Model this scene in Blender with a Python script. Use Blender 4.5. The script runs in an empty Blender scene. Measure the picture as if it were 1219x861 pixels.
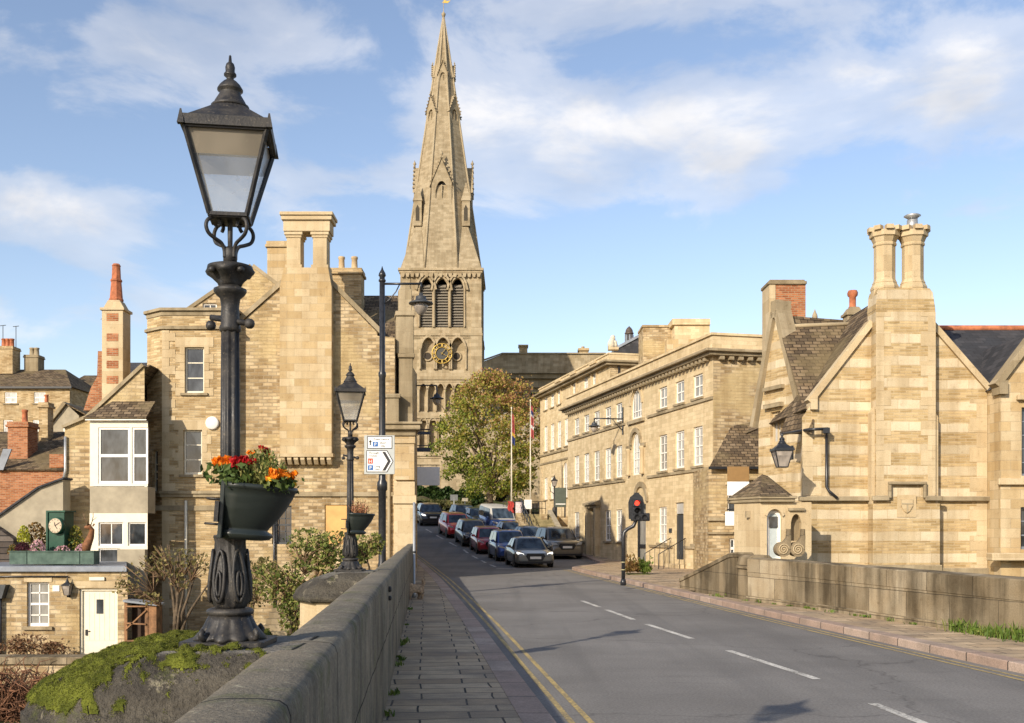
import bpy, bmesh, math, random
from mathutils import Vector, Matrix
R = math.radians
sc = bpy.context.scene
COL = sc.collection
rnd = random.Random(7)
F, HY, CX, EYE = 1250.0, 632.0, 609.5, 1.77

# ---------------------------------------------------------------- camera
cd = bpy.data.cameras.new('camera'); cam = bpy.data.objects.new('camera', cd); COL.objects.link(cam)
cam.location = (0, 0, EYE); cam.rotation_euler = (R(90), 0, 0)
cd.sensor_width = 36; cd.lens = 36*F/1219; cd.shift_y = (HY-430.5)/1219
cd.clip_start = .05; cd.clip_end = 6000
sc.camera = cam
# ---------------------------------------------------------------- light
SUN_EL, SUN_AZ = 25.0, 212.5          # azimuth clockwise from +Y
sd = Vector((math.sin(R(SUN_AZ))*math.cos(R(SUN_EL)), math.cos(R(SUN_AZ))*math.cos(R(SUN_EL)), math.sin(R(SUN_EL))))
sl = bpy.data.lights.new('sun', 'SUN'); so = bpy.data.objects.new('sun', sl); COL.objects.link(so)
sl.energy = 3.5; sl.angle = R(.6); sl.color = (1.0, .89, .73)
so.rotation_euler = (-sd).to_track_quat('-Z', 'Y').to_euler()
sc.view_settings.view_transform = 'Standard'; sc.view_settings.look = 'None'
sc.view_settings.exposure = .68; sc.view_settings.gamma = 1

class G:
    """tiny node-graph helper"""
    def __init__(s, tree): s.t = tree
    def n(s, typ, ins=None, **pr):
        nd = s.t.nodes.new('ShaderNode'+typ)
        for k, v in pr.items(): setattr(nd, k, v)
        for k, v in (ins or {}).items():
            sk = nd.inputs[k]
            if isinstance(v, bpy.types.NodeSocket): s.t.links.new(v, sk)
            else: sk.default_value = v
        return nd
    def m(s, op, a, b=0.0, c=0.0, clamp=False):
        return s.n('Math', {0: a, 1: b, 2: c}, operation=op, use_clamp=clamp).outputs[0]
    def mix(s, f, a, b, bl='MIX'):
        col = lambda c: c if isinstance(c, bpy.types.NodeSocket) else (c[0], c[1], c[2], 1)
        return s.n('Mix', {0: f, 6: col(a), 7: col(b)}, data_type='RGBA', blend_type=bl).outputs[2]
    def ramp(s, f, stops, ip='LINEAR'):
        nd = s.n('ValToRGB', {0: f}); cr = nd.color_ramp; cr.interpolation = ip
        while len(cr.elements) < len(stops): cr.elements.new(.5)
        for e, (p, c) in zip(cr.elements, stops):
            e.position = p
            e.color = (c, c, c, 1) if isinstance(c, (int, float)) else (c[0], c[1], c[2], 1)
        return nd.outputs[0]
    def noise(s, vec, scale, detail=4, rough=.55, dist=0.0):
        return s.n('TexNoise', {'Vector': vec, 'Scale': scale, 'Detail': detail, 'Roughness': rough, 'Distortion': dist})
    def vmap(s, vec, scale=(1, 1, 1), loc=(0, 0, 0)):
        return s.n('Mapping', {'Vector': vec, 'Scale': scale, 'Location': loc}).outputs[0]

def world():
    w = bpy.data.worlds.new('World'); sc.world = w; w.use_nodes = True
    t = w.node_tree; t.nodes.clear(); g = G(t)
    sky = g.n('TexSky', sky_type='NISHITA', sun_disc=False, sun_elevation=R(SUN_EL), sun_rotation=R(SUN_AZ),
              altitude=30, air_density=1.0, dust_density=.6, ozone_density=2.2)
    d = g.n('TexCoord').outputs['Generated']
    sp = g.n('SeparateXYZ', {0: d}); x, y, z = sp.outputs
    # cloud deck: directions projected on a plane far overhead, so bands flatten towards the horizon
    zz = g.m('ADD', g.m('MAXIMUM', z, 0), .16)
    cv = g.n('CombineXYZ', {0: g.m('DIVIDE', x, zz), 1: g.m('DIVIDE', y, zz), 2: 0.0}).outputs[0]
    n1 = g.noise(g.vmap(cv, (1.0, 1.0, 1), (3.1, 1.7, 0)), 1.15, 7, .56, .35).outputs[0]
    n2 = g.noise(g.vmap(d, (1.4, 1.4, 3.0), (5.1, 2.2, .6)), 4.3, 8, .58, .3).outputs[0]
    n = g.m('ADD', g.m('MULTIPLY', n1, .35), g.m('MULTIPLY', n2, .65))
    # banks of cloud: (azimuth tan, elevation tan, half widths, weight)
    az = g.m('DIVIDE', x, g.m('MAXIMUM', g.m('ABSOLUTE', y), .05)); el = g.m('DIVIDE', z, g.m('MAXIMUM', g.m('ABSOLUTE', y), .05))
    tot = None
    for (a, e, wa, we, k) in ((.14, .38, .15, .062, .25), (.40, .42, .10, .055, .22), (-.42, .31, .13, .04, .17), (-.34, .46, .22, .06, .12),
                              (.24, .51, .30, .035, .12), (-.07, .395, .08, .07, .10), (-.40, .21, .12, .03, .08), (.02, .26, .5, .05, -.08), (.36, .22, .3, .06, -.1)):
        q = g.m('ADD', g.m('POWER', g.m('DIVIDE', g.m('SUBTRACT', az, a), wa), 2.0), g.m('POWER', g.m('DIVIDE', g.m('SUBTRACT', el, e), we), 2.0))
        b = g.m('MULTIPLY', g.m('EXPONENT', g.m('MULTIPLY', q, -1.0)), k)
        tot = b if tot is None else g.m('ADD', tot, b)
    dens = g.m('ADD', n, tot)
    cl = g.ramp(dens, ((.52, 0), (.61, .42), (.75, .95)), 'EASE')
    shade = g.ramp(g.noise(g.vmap(d, (1.5, 1.5, 4.0), (1.3, 7.2, .9)), 2.6, 5).outputs[0], ((.38, (3.3, 3.5, 3.95)), (.62, (5.6, 5.5, 5.5))))
    skyc = g.mix(1.0, sky.outputs[0], (1.26, 1.09, 1.02), 'MULTIPLY')
    c = g.mix(cl, skyc, shade)
    bg = g.n('Background', {'Color': c, 'Strength': .116})
    o = g.n('OutputWorld'); t.links.new(bg.outputs[0], o.inputs[0])
world()

# ---------------------------------------------------------------- pixel <-> place
def P(px, py, Y): return Vector(((px-CX)*Y/F, Y, EYE-(py-HY)*Y/F))
def XP(px, Y): return (px-CX)*Y/F
def ZP(py, Y): return EYE-(py-HY)*Y/F

class Fr:
    """a facade frame: local x along the front, local y into the building, z up"""
    def __init__(s, o, ang): s.o = Vector(o); s.a = ang; s.d = (math.cos(ang), math.sin(ang)); s.n = (-math.sin(ang), math.cos(ang))
    def u(s, px, dy=0.0):
        k = (px-CX)/F; ox = s.o.x+dy*s.n[0]; oy = s.o.y+dy*s.n[1]
        return (k*oy-ox)/(s.d[0]-k*s.d[1])
    def Y(s, px, dy=0.0): return s.o.y+dy*s.n[1]+s.u(px, dy)*s.d[1]
    def z(s, py, px, dy=0.0): return EYE-(py-HY)*s.Y(px, dy)/F-s.o.z
    def pt(s, px, py, dy=0.0): return (s.u(px, dy), s.z(py, px, dy))

# ---------------------------------------------------------------- objects
def tag(o, label, cat, group=None, kind=None):
    if label: o['label'] = label
    if cat: o['category'] = cat
    if group: o['group'] = group
    if kind: o['kind'] = kind
    return o
def thing(name, label, cat, loc=(0, 0, 0), rz=0.0, group=None):
    o = bpy.data.objects.new(name, None); COL.objects.link(o); o.location = loc; o.rotation_euler = (0, 0, rz)
    o.empty_display_size = .2
    return tag(o, label, cat, group)
def link(name, me, parent=None, loc=(0, 0, 0), rz=0.0):
    o = bpy.data.objects.new(name, me); COL.objects.link(o); o.parent = parent; o.location = loc; o.rotation_euler = (0, 0, rz)
    return o
def copy_tree(o, parent=None):
    c = o.copy(); COL.objects.link(c); c.parent = parent
    for ch in o.children: copy_tree(ch, c)
    return c

class MB:
    def __init__(s): s.v = []; s.f = []; s.sm = []
    def add(s, vs, fs, smooth=False):
        b = len(s.v); s.v += [tuple(p) for p in vs]
        for f in fs: s.f.append(tuple(i+b for i in f)); s.sm.append(smooth)
        return s
    def box(s, x0, x1, y0, y1, z0, z1):
        return s.add([(x0, y0, z0), (x1, y0, z0), (x1, y1, z0), (x0, y1, z0), (x0, y0, z1), (x1, y0, z1), (x1, y1, z1), (x0, y1, z1)],
                     [(3, 2, 1, 0), (4, 5, 6, 7), (0, 1, 5, 4), (1, 2, 6, 5), (2, 3, 7, 6), (3, 0, 4, 7)])
    def obox(s, c, size, M=None):
        M = M or Matrix.Identity(3); h = [q/2 for q in size]; c = Vector(c)
        vs = [c+M @ Vector((sx*h[0], sy*h[1], sz*h[2])) for sz in (-1, 1) for sx, sy in ((-1, -1), (1, -1), (1, 1), (-1, 1))]
        return s.add(vs, [(3, 2, 1, 0), (4, 5, 6, 7), (0, 1, 5, 4), (1, 2, 6, 5), (2, 3, 7, 6), (3, 0, 4, 7)])
    def bar(s, a, b, w, h=None):
        a = Vector(a); b = Vector(b); d = b-a; h = h or w
        q = d.to_track_quat('Z', 'Y').to_matrix()
        return s.obox((a+b)/2, (w, h, d.length), q)
    def prism(s, poly, axis, a, b, smooth=False):
        n = len(poly)
        def p3(p, t):
            if axis == 'y': return (p[0], t, p[1])
            if axis == 'x': return (t, p[0], p[1])
            return (p[0], p[1], t)
        vs = [p3(p, a) for p in poly]+[p3(p, b) for p in poly]
        fs = [tuple(range(n)), tuple(range(2*n-1, n-1, -1))]
        s.add(vs, fs)
        base = len(s.v)-2*n
        for i in range(n):
            j = (i+1) % n; s.f.append((base+i, base+n+i, base+n+j, base+j)); s.sm.append(smooth)
        return s
    def loft(s, rings, closed=True, caps=(True, True), smooth=True):
        n = len(rings[0]); b = len(s.v)
        for r in rings: s.v += [tuple(p) for p in r]
        for k in range(len(rings)-1):
            for i in range(n if closed else n-1):
                j = (i+1) % n
                s.f.append((b+k*n+i, b+k*n+j, b+(k+1)*n+j, b+(k+1)*n+i)); s.sm.append(smooth)
        if caps[0]: s.f.append(tuple(b+i for i in range(n-1, -1, -1))); s.sm.append(False)
        if caps[1]: s.f.append(tuple(b+(len(rings)-1)*n+i for i in range(n))); s.sm.append(False)
        return s
    def lathe(s, prof, n=16, c=(0, 0, 0), ph=0.0, smooth=True, flute=0.0, nf=0):
        rings = []
        for r, z in prof:
            ring = []
            for i in range(n):
                a = ph+2*math.pi*i/n; rr = r*(1+flute*math.cos(nf*a)) if nf else r
                ring.append((c[0]+rr*math.cos(a), c[1]+rr*math.sin(a), c[2]+z))
            rings.append(ring)
        return s.loft(rings, smooth=smooth)
    def tube(s, pts, rad, n=8, smooth=True):
        pts = [Vector(p) for p in pts]; rads = rad if isinstance(rad, (list, tuple)) else [rad]*len(pts)
        rings = []; up = None
        for i, p in enumerate(pts):
            d = (pts[min(i+1, len(pts)-1)]-pts[max(i-1, 0)]).normalized()
            if up is None: up = Vector((0, 0, 1)) if abs(d.z) < .9 else Vector((1, 0, 0))
            sx = d.cross(up).normalized(); up = sx.cross(d).normalized()
            rings.append([p+(sx*math.cos(2*math.pi*k/n)+up*math.sin(2*math.pi*k/n))*rads[i] for k in range(n)])
        return s.loft(rings, smooth=smooth)
    def leaf(s, p, size, r, aspect=1.6, up=0.0):
        d = Vector((r.uniform(-1, 1), r.uniform(-1, 1), r.uniform(-1, 1)+up))
        if d.length < .05: d = Vector((0, 0, 1))
        d.normalize(); e = d.cross(Vector((r.uniform(-1, 1), r.uniform(-1, 1), r.uniform(-1, 1))))
        if e.length < .05: e = d.orthogonal()
        e.normalize(); nrm = d.cross(e)
        p = Vector(p); a = size*aspect/2; w = size/2
        return s.add([p-d*a, p+e*w+nrm*w*.25, p+d*a, p-e*w+nrm*w*.25], [(0, 1, 2), (0, 2, 3)])
    def blob(s, c, rad, r, seg=8, rings=5, amp=.15):
        c = Vector(c); rr = rad if isinstance(rad, (tuple, list)) else (rad,)*3
        out = []
        for k in range(1, rings):
            t = math.pi*k/rings; ring = []
            for i in range(seg):
                a = 2*math.pi*i/seg; q = 1+r.uniform(-amp, amp)
                ring.append((c.x+rr[0]*math.sin(t)*math.cos(a)*q, c.y+rr[1]*math.sin(t)*math.sin(a)*q, c.z-rr[2]*math.cos(t)*q))
            out.append(ring)
        return s.loft(out)
    def mesh(s, name, mat, recalc=True, uv=True):
        me = bpy.data.meshes.new(name); me.from_pydata(s.v, [], s.f)
        me.polygons.foreach_set('use_smooth', s.sm)
        if recalc:
            bm = bmesh.new(); bm.from_mesh(me); bmesh.ops.recalc_face_normals(bm, faces=bm.faces); bm.to_mesh(me); bm.free()
        if uv: box_uv(me)
        if mat: me.materials.append(mat)
        me.update()
        return me
    def build(s, name, mat, parent=None, loc=(0, 0, 0), rz=0.0, recalc=True, uv=True, bevel=0.0, seg=1):
        o = link(name, s.mesh(name, mat, recalc, uv), parent, loc, rz)
        if bevel:
            b = o.modifiers.new('bevel', 'BEVEL'); b.width = bevel; b.segments = seg; b.limit_method = 'ANGLE'; b.angle_limit = R(40)
        return o

def box_uv(me):
    uvl = me.uv_layers.new(name='UVMap'); vs = me.vertices; dat = [0.0]*(2*len(me.loops))
    for p in me.polygons:
        n = p.normal
        if abs(n.z) > .9 or n.length < .5:
            for li in p.loop_indices:
                c = vs[me.loops[li].vertex_index].co; dat[2*li] = c.x; dat[2*li+1] = c.y
        else:
            t = Vector((-n.y, n.x, 0)).normalized(); b = n.cross(t)
            for li in p.loop_indices:
                c = vs[me.loops[li].vertex_index].co; dat[2*li] = c.dot(t); dat[2*li+1] = c.dot(b)
    uvl.data.foreach_set('uv', dat)

# ---------------------------------------------------------------- materials
MATS = {}
def newmat(name):
    m = bpy.data.materials.new(name); m.use_nodes = True; t = m.node_tree; t.nodes.clear(); g = G(t)
    MATS[name] = m
    out = g.n('OutputMaterial'); bs = g.n('BsdfPrincipled'); t.links.new(bs.outputs[0], out.inputs[0])
    return m, g, bs, out
def setp(g, bs, **k):
    nm = {'col': 'Base Color', 'rough': 'Roughness', 'metal': 'Metallic', 'spec': 'Specular IOR Level', 'normal': 'Normal', 'coat': 'Coat Weight', 'coat_r': 'Coat Roughness', 'alpha': 'Alpha', 'trans': 'Transmission Weight'}
    for a, v in k.items():
        s = bs.inputs[nm[a]]
        if isinstance(v, bpy.types.NodeSocket): g.t.links.new(v, s)
        elif a == 'col': s.default_value = (v[0], v[1], v[2], 1)
        else: s.default_value = v
def bump(g, h, st=.3, dist=.02): return g.n('Bump', {'Strength': st, 'Distance': dist, 'Height': h}).outputs[0]

def masonry(name, c1, c2, mort, bw, bh, ms=.012, warp=0.0, stain=(.5, .42, .32), stain_amt=.35, patch=None, bumps=.5, seed=0.0, vary=.35, off=.5, band=None, sk=(.44, .64)):
    m, g, bs, out = newmat(name)
    uv = g.n('TexCoord').outputs['UV']; ob = g.n('TexCoord').outputs['Object']
    v = g.vmap(uv, (1, 1, 1), (seed, seed*.7, 0))
    if warp:
        nz = g.noise(v, 2.2, 3).outputs['Color']
        v = g.n('VectorMath', {0: v, 1: g.n('VectorMath', {0: g.n('VectorMath', {0: nz, 1: (.5, .5, .5)}, operation='SUBTRACT').outputs[0], 1: (warp, warp, 0)}, operation='MULTIPLY').outputs[0]}, operation='ADD').outputs[0]
    def bricks(w, h, m_, a, b, mc, vv, sp=1.0):
        br = g.n('TexBrick', {'Vector': vv, 'Color1': (0, 0, 0, 1), 'Color2': (1, 1, 1, 1), 'Mortar': (.5, .5, .5, 1), 'Scale': 1.0, 'Mortar Size': m_, 'Mortar Smooth': .25, 'Bias': 0.0, 'Brick Width': w, 'Row Height': h}, offset=off, squash=1.0)
        k = sp*vary*1.25
        lerp = lambda p, q, t: tuple(x+(y-x)*t for x, y in zip(p, q))
        pale = tuple(min(.8, x*(1+.26*k)+.05*k) for x in a); deep = tuple(x*(1-.34*k) for x in b)
        ramp = g.ramp(br.outputs['Color'], ((.0, deep), (.28, b), (.62, a), (1.0, pale)))
        return g.mix(br.outputs['Fac'], ramp, mc), br.outputs['Fac']
    col, fac = bricks(bw, bh, ms, c1, c2, mort, v)
    if band:   # pale ashlar courses between thin ochre courses
        per, hgt, pc1, pc2 = band
        sv = g.n('SeparateXYZ', {0: uv}).outputs[1]
        wob = g.m('MULTIPLY', g.m('SUBTRACT', g.noise(g.vmap(uv, (.9, 0, 0)), 1.0, 1).outputs[0], .5), .10)
        fr = g.m('FRACT', g.m('DIVIDE', g.m('ADD', g.m('ADD', sv, wob), 50.0), per))
        msk = g.m('LESS_THAN', fr, hgt/per)
        colb, fb = bricks(.62, per, .008, pc1, pc2, mort, g.vmap(uv, (1, 1, 1), (.2, 50.0, 0)), .5)
        col = g.mix(msk, col, colb); fac = g.mix(msk, fac, fb)
    nb = g.noise(ob, .55, 5, .6).outputs[0]
    # block to block tint, then soft weather stains, then grain
    bigc = g.noise(v, 1.7, 2).outputs[0]
    col = g.mix(g.m('MULTIPLY', g.ramp(bigc, ((.35, 0), (.65, 1))), vary), col, g.mix(1.0, col, (.82, .72, .58), 'MULTIPLY'))
    if patch: col = g.mix(g.ramp(g.noise(g.vmap(uv, (.35, .5, 1), (seed+3, 9, 0)), 1.0, 4, .6).outputs[0], ((.50, 0), (.60, .8))), col, patch)
    streak = g.noise(g.vmap(uv, (2.6, .28, 1), (seed*3, 1, 0)), 1.0, 4, .6).outputs[0]
    sm = g.m('MULTIPLY', g.ramp(g.m('ADD', g.m('MULTIPLY', streak, .55), g.m('MULTIPLY', nb, .45)), ((sk[0], 0), (sk[1], 1))), stain_amt)
    col = g.mix(sm, col, g.mix(1.0, col, stain, 'MULTIPLY'))
    pit = g.noise(uv, 5.5, 5, .75).outputs[0]
    col = g.mix(g.m('MULTIPLY', g.ramp(pit, ((.56, 0), (.70, 1))), .45), col, g.mix(1.0, col, (.45, .38, .30), 'MULTIPLY'))
    gr = g.noise(uv, 38, 3, .7).outputs[0]
    col = g.mix(1.0, col, g.ramp(gr, ((.25, .80), (.75, 1.15))), 'MULTIPLY')
    h = g.m('ADD', g.m('MULTIPLY', fac, -1.0), g.m('ADD', g.m('MULTIPLY', gr, .35), g.m('MULTIPLY', g.noise(uv, 9, 3).outputs[0], .5)))
    setp(g, bs, col=col, rough=.92, spec=.15, normal=bump(g, h, bumps, .015))
    return m

def plain(name, c, rough=.6, metal=0.0, var=.12, scale=6.0, bumps=0.0, spec=.4, coat=0.0, c2=None):
    m, g, bs, out = newmat(name)
    ob = g.n('TexCoord').outputs['Object']
    nz = g.noise(ob, scale, 4, .6).outputs[0]
    d = c2 or tuple(q*(1-var*1.6) for q in c); e = tuple(min(1, q*(1+var)) for q in c)
    col = g.mix(g.ramp(nz, ((.3, 0), (.7, 1))), d, e)
    setp(g, bs, col=col, rough=rough, metal=metal, spec=spec, coat=coat)
    if bumps: setp(g, bs, normal=bump(g, g.noise(ob, scale*5, 4).outputs[0], bumps, .01))
    return m

def foliage(name, cols, rough=.55):
    m, g, bs, out = newmat(name)
    ri = g.n('NewGeometry').outputs['Random Per Island']; ob = g.n('TexCoord').outputs['Object']
    k = g.m('ADD', g.m('MULTIPLY', ri, .6), g.m('MULTIPLY', g.noise(ob, .9, 2).outputs[0], .4))
    st = [(.15+.7*i/(len(cols)-1), c) for i, c in enumerate(cols)]
    col = g.ramp(k, st)
    setp(g, bs, col=col, rough=rough, spec=.25)
    tr = g.n('BsdfTranslucent', {'Color': col}); mx = g.n('MixShader', {0: .28})
    g.t.links.new(bs.outputs[0], mx.inputs[1]); g.t.links.new(tr.outputs[0], mx.inputs[2]); g.t.links.new(mx.outputs[0], out.inputs[0])
    return m

LIME, LIME2, MORT = (.53, .425, .265), (.47, .36, .205), (.40, .325, .21)
M_rubble = masonry('coursed_rubble', (.51, .405, .25), (.36, .265, .145), (.40, .325, .215), .33, .125, .016, .075, stain_amt=.5, patch=(.52, .40, .21), bumps=.9, vary=.5)
M_ashlar = masonry('ashlar_limestone', LIME, (.51, .38, .205), MORT, .55, .27, .007, .01, stain_amt=.5, bumps=.3, seed=2.3, vary=.3)
M_dress = masonry('dressed_limestone', (.56, .455, .29), (.52, .41, .25), (.43, .345, .22), .9, .45, .004, 0, stain_amt=.45, bumps=.2, seed=4.1, vary=.14)
M_thin = masonry('thin_coursed_stone', (.53, .41, .235), (.43, .315, .165), (.45, .365, .235), .40, .085, .012, .07, stain_amt=.45, bumps=.6, seed=7.7, vary=.55)
M_band = masonry('banded_limestone', (.51, .385, .205), (.43, .315, .155), (.50, .395, .245), .34, .078, .011, .05, stain=(.42, .37, .31), stain_amt=.5, bumps=.5, seed=1.1, vary=.36, band=(.62, .26, (.62, .525, .365), (.56, .465, .31)))
M_church = masonry('church_limestone', (.42, .345, .225), (.35, .285, .18), (.29, .235, .155), .75, .34, .006, 0, stain=(.55, .48, .40), stain_amt=.6, bumps=.25, seed=5.5, vary=.2)
M_spire = masonry('spire_limestone', (.375, .31, .205), (.325, .265, .17), (.28, .23, .15), .6, .26, .005, 0, stain=(.5, .45, .38), stain_amt=.55, bumps=.2, seed=8.5, vary=.16)
M_georg = masonry('georgian_ashlar', (.66, .535, .335), (.60, .48, .29), (.53, .43, .27), .46, .17, .007, .03, stain=(.58, .52, .44), stain_amt=.5, bumps=.35, seed=6.1, vary=.15)
M_cornice = masonry('cornice_stone', (.37, .305, .20), (.32, .26, .165), (.27, .22, .14), 1.2, .6, .004, 0, stain=(.45, .42, .38), stain_amt=.7, bumps=.2, seed=3.6, vary=.15)
M_brick = masonry('red_brick', (.42, .17, .075), (.33, .115, .05), (.36, .27, .18), .225, .075, .010, .01, stain_amt=.3, bumps=.5, seed=1.9)
M_tile = masonry('stone_roof_slates', (.21, .155, .095), (.12, .09, .06), (.04, .03, .022), .26, .17, .014, .05, stain=(.45, .42, .36), stain_amt=.5, bumps=1.0, seed=2.9, patch=(.20, .155, .085))
M_slate = masonry('blue_slate', (.062, .062, .068), (.048, .05, .056), (.03, .03, .033), .30, .20, .006, 0, stain_amt=.3, bumps=.3, seed=3.9, vary=.2)
M_parapet = masonry('weathered_parapet_stone', (.36, .295, .195), (.28, .225, .145), (.14, .115, .08), 1.25, .50, .008, .03, stain=(.26, .25, .235), stain_amt=.9, bumps=.5, seed=9.2, vary=.45, sk=(.42, .58))
M_render = plain('grey_render', (.36, .31, .22), .9, var=.15, scale=2, bumps=.2)
M_white = plain('white_paint', (.80, .77, .70), .45, var=.05, scale=5)
M_cream = plain('cream_paint', (.74, .68, .53), .5, var=.05, scale=5)
M_blackp = plain('black_gloss_paint', (.022, .023, .026), .32, var=.3, scale=12, spec=.5)
M_darkmetal = plain('dark_grey_metal', (.06, .065, .07), .5, .3, var=.2)
M_greymetal = plain('galvanised_metal', (.42, .43, .43), .45, .6, var=.1)
M_lead = plain('lead_sheet', (.22, .24, .27), .6, .2, var=.2, scale=2)
M_wood = plain('weathered_wood', (.25, .13, .06), .8, var=.4, scale=4, bumps=.4)
M_bark = plain('bark', (.11, .08, .05), .9, var=.35, scale=8, bumps=.6)
M_twig = plain('brown_twig', (.20, .125, .07), .9, var=.3, scale=5)
M_terra = plain('terracotta', (.42, .14, .06), .8, var=.3, scale=5)
M_pot = plain('buff_clay', (.50, .36, .20), .8, var=.15, scale=5)
M_grass = foliage('grass_blades', ((.05, .09, .015), (.12, .19, .03), (.22, .24, .06)))

def iron():
    m, g, bs, out = newmat('cast_iron_paint'); ob = g.n('TexCoord').outputs['Object']
    a = g.noise(ob, 14, 6, .65).outputs[0]; b = g.noise(ob, 90, 3, .7).outputs[0]
    col = g.mix(g.ramp(a, ((.42, 0), (.72, 1))), (.017, .0165, .017), (.052, .047, .041))
    col = g.mix(g.ramp(b, ((.60, 0), (.70, .6))), col, (.15, .125, .09))
    setp(g, bs, col=col, rough=g.ramp(a, ((.3, .38), (.7, .65))), spec=.38, normal=bump(g, b, .35, .004)); return m
M_iron = iron()

def glassy(name, inner, rough=.06, dirt=.0, see=0.0):
    m, g, bs, out = newmat(name); ob = g.n('TexCoord').outputs['Object']
    oi = g.n('ObjectInfo').outputs['Random']; ov = g.n('VectorMath', {0: ob, 1: g.n('CombineXYZ', {0: g.m('MULTIPLY', oi, 37.0), 1: 0.0, 2: g.m('MULTIPLY', oi, 61.0)}).outputs[0]}, operation='ADD').outputs[0]
    a = g.ramp(g.noise(g.vmap(ov, (1.6, 1, .7)), 1.7, 3).outputs[0], ((.36, 0), (.64, 1)))
    setp(g, bs, col=g.mix(a, tuple(q*(.45 if see or inner[0] < .2 else .75) for q in inner), tuple(q*(1.7 if inner[0] < .2 else 1.15) for q in inner)), rough=rough, spec=.6, normal=bump(g, g.noise(ob, 1.5, 1).outputs[0], .05, .05))
    if see:
        tr = g.n('BsdfTransparent', {'Color': (.93, .95, .97, 1)})
        sp = g.ramp(g.noise(ob, 22, 5, .7).outputs[0], ((.60, see), (.72, see*.55)))
        mx = g.n('MixShader', {0: sp}); g.t.links.new(bs.outputs[0], mx.inputs[1]); g.t.links.new(tr.outputs[0], mx.inputs[2]); g.t.links.new(mx.outputs[0], out.inputs[0])
    return m
M_pane = glassy('window_glass', (.045, .05, .055))
M_curtain = glassy('curtained_glass', (.30, .29, .26), .09)
M_blind = glassy('blind_behind_glass', (.50, .49, .46), .1)
M_autoglass = glassy('car_glass', (.035, .05, .068), .03)
M_lamp = glassy('lantern_glass', (.50, .51, .50), .12, see=.62)
M_lampsoot = glassy('sooty_lantern_glass', (.30, .26, .20), .3, see=.25)
M_frost = glassy('frosted_glass', (.46, .40, .34), .2, see=.15)

def asphalt():
    m, g, bs, out = newmat('asphalt'); ob = g.n('TexCoord').outputs['Object']
    a = g.noise(ob, .35, 5, .6).outputs[0]; b = g.noise(ob, 34, 5, .8).outputs[0]
    lane = g.noise(g.vmap(ob, (1.2, .05, 1)), 1.0, 3).outputs[0]
    col = g.mix(g.ramp(a, ((.35, 0), (.65, 1))), (.165, .155, .142), (.225, .212, .194))
    col = g.mix(g.m('MULTIPLY', g.ramp(lane, ((.5, 0), (.62, 1))), .4), col, (.13, .124, .116))
    # repair trench and cracks
    br = g.n('TexVoronoi', {'Vector': g.n('VectorMath', {0: ob, 1: g.n('VectorMath', {0: g.noise(ob, .9, 4).outputs['Color'], 1: (1.6, 1.6, 0)}, operation='MULTIPLY').outputs[0]}, operation='ADD').outputs[0], 'Scale': .16}, feature='DISTANCE_TO_EDGE').outputs['Distance']
    col = g.mix(g.ramp(br, ((0.0, .5), (.005, 0))), col, (.06, .056, .052))
    tr = g.noise(g.vmap(ob, (.5, 3.2, 1)), .8, 5, .65).outputs[0]
    col = g.mix(g.ramp(tr, ((.58, 0), (.70, .4))), col, (.10, .095, .088))
    col = g.mix(1.0, col, g.ramp(b, ((.25, .5), (.75, 1.45))), 'MULTIPLY')
    setp(g, bs, col=col, rough=.88, spec=.25, normal=bump(g, b, .5, .008)); return m
M_road = asphalt()

def slabs():
    m, g, bs, out = newmat('york_stone_paving'); ob = g.n('TexCoord').outputs['Object']
    v = g.vmap(ob, (1, 1, 1), (0, .0, 0)); v = g.n('Mapping', {'Vector': v, 'Rotation': (0, 0, R(-4.7))}).outputs[0]
    nz = g.noise(v, .8, 3).outputs['Color']
    v2 = g.n('VectorMath', {0: v, 1: g.n('VectorMath', {0: nz, 1: (.12, .22, 0)}, operation='MULTIPLY').outputs[0]}, operation='ADD').outputs[0]
    br = g.n('TexBrick', {'Vector': v2, 'Color1': (.40, .285, .17, 1), 'Color2': (.58, .44, .28, 1), 'Mortar': (.035, .03, .024, 1), 'Scale': 1.0, 'Mortar Size': .012, 'Mortar Smooth': .3, 'Brick Width': .74, 'Row Height': .36}, offset=.37)
    a = g.noise(ob, 1.3, 5, .6).outputs[0]; b = g.noise(g.vmap(ob, (6, 30, 1)), 1, 4, .7).outputs[0]; c = g.noise(ob, 70, 3).outputs[0]
    col = g.mix(g.m('MULTIPLY', g.ramp(a, ((.4, 0), (.65, 1))), .6), br.outputs['Color'], (.17, .14, .11))
    col = g.mix(1.0, col, g.ramp(b, ((.3, .78), (.7, 1.2))), 'MULTIPLY'); col = g.mix(1.0, col, g.ramp(c, ((.3, .8), (.7, 1.2))), 'MULTIPLY')
    h = g.m('ADD', g.m('MULTIPLY', br.outputs['Fac'], -1.0), g.m('MULTIPLY', b, .5))
    setp(g, bs, col=col, rough=.8, spec=.3, normal=bump(g, h, .5, .02)); return m
M_slabs = slabs()
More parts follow.
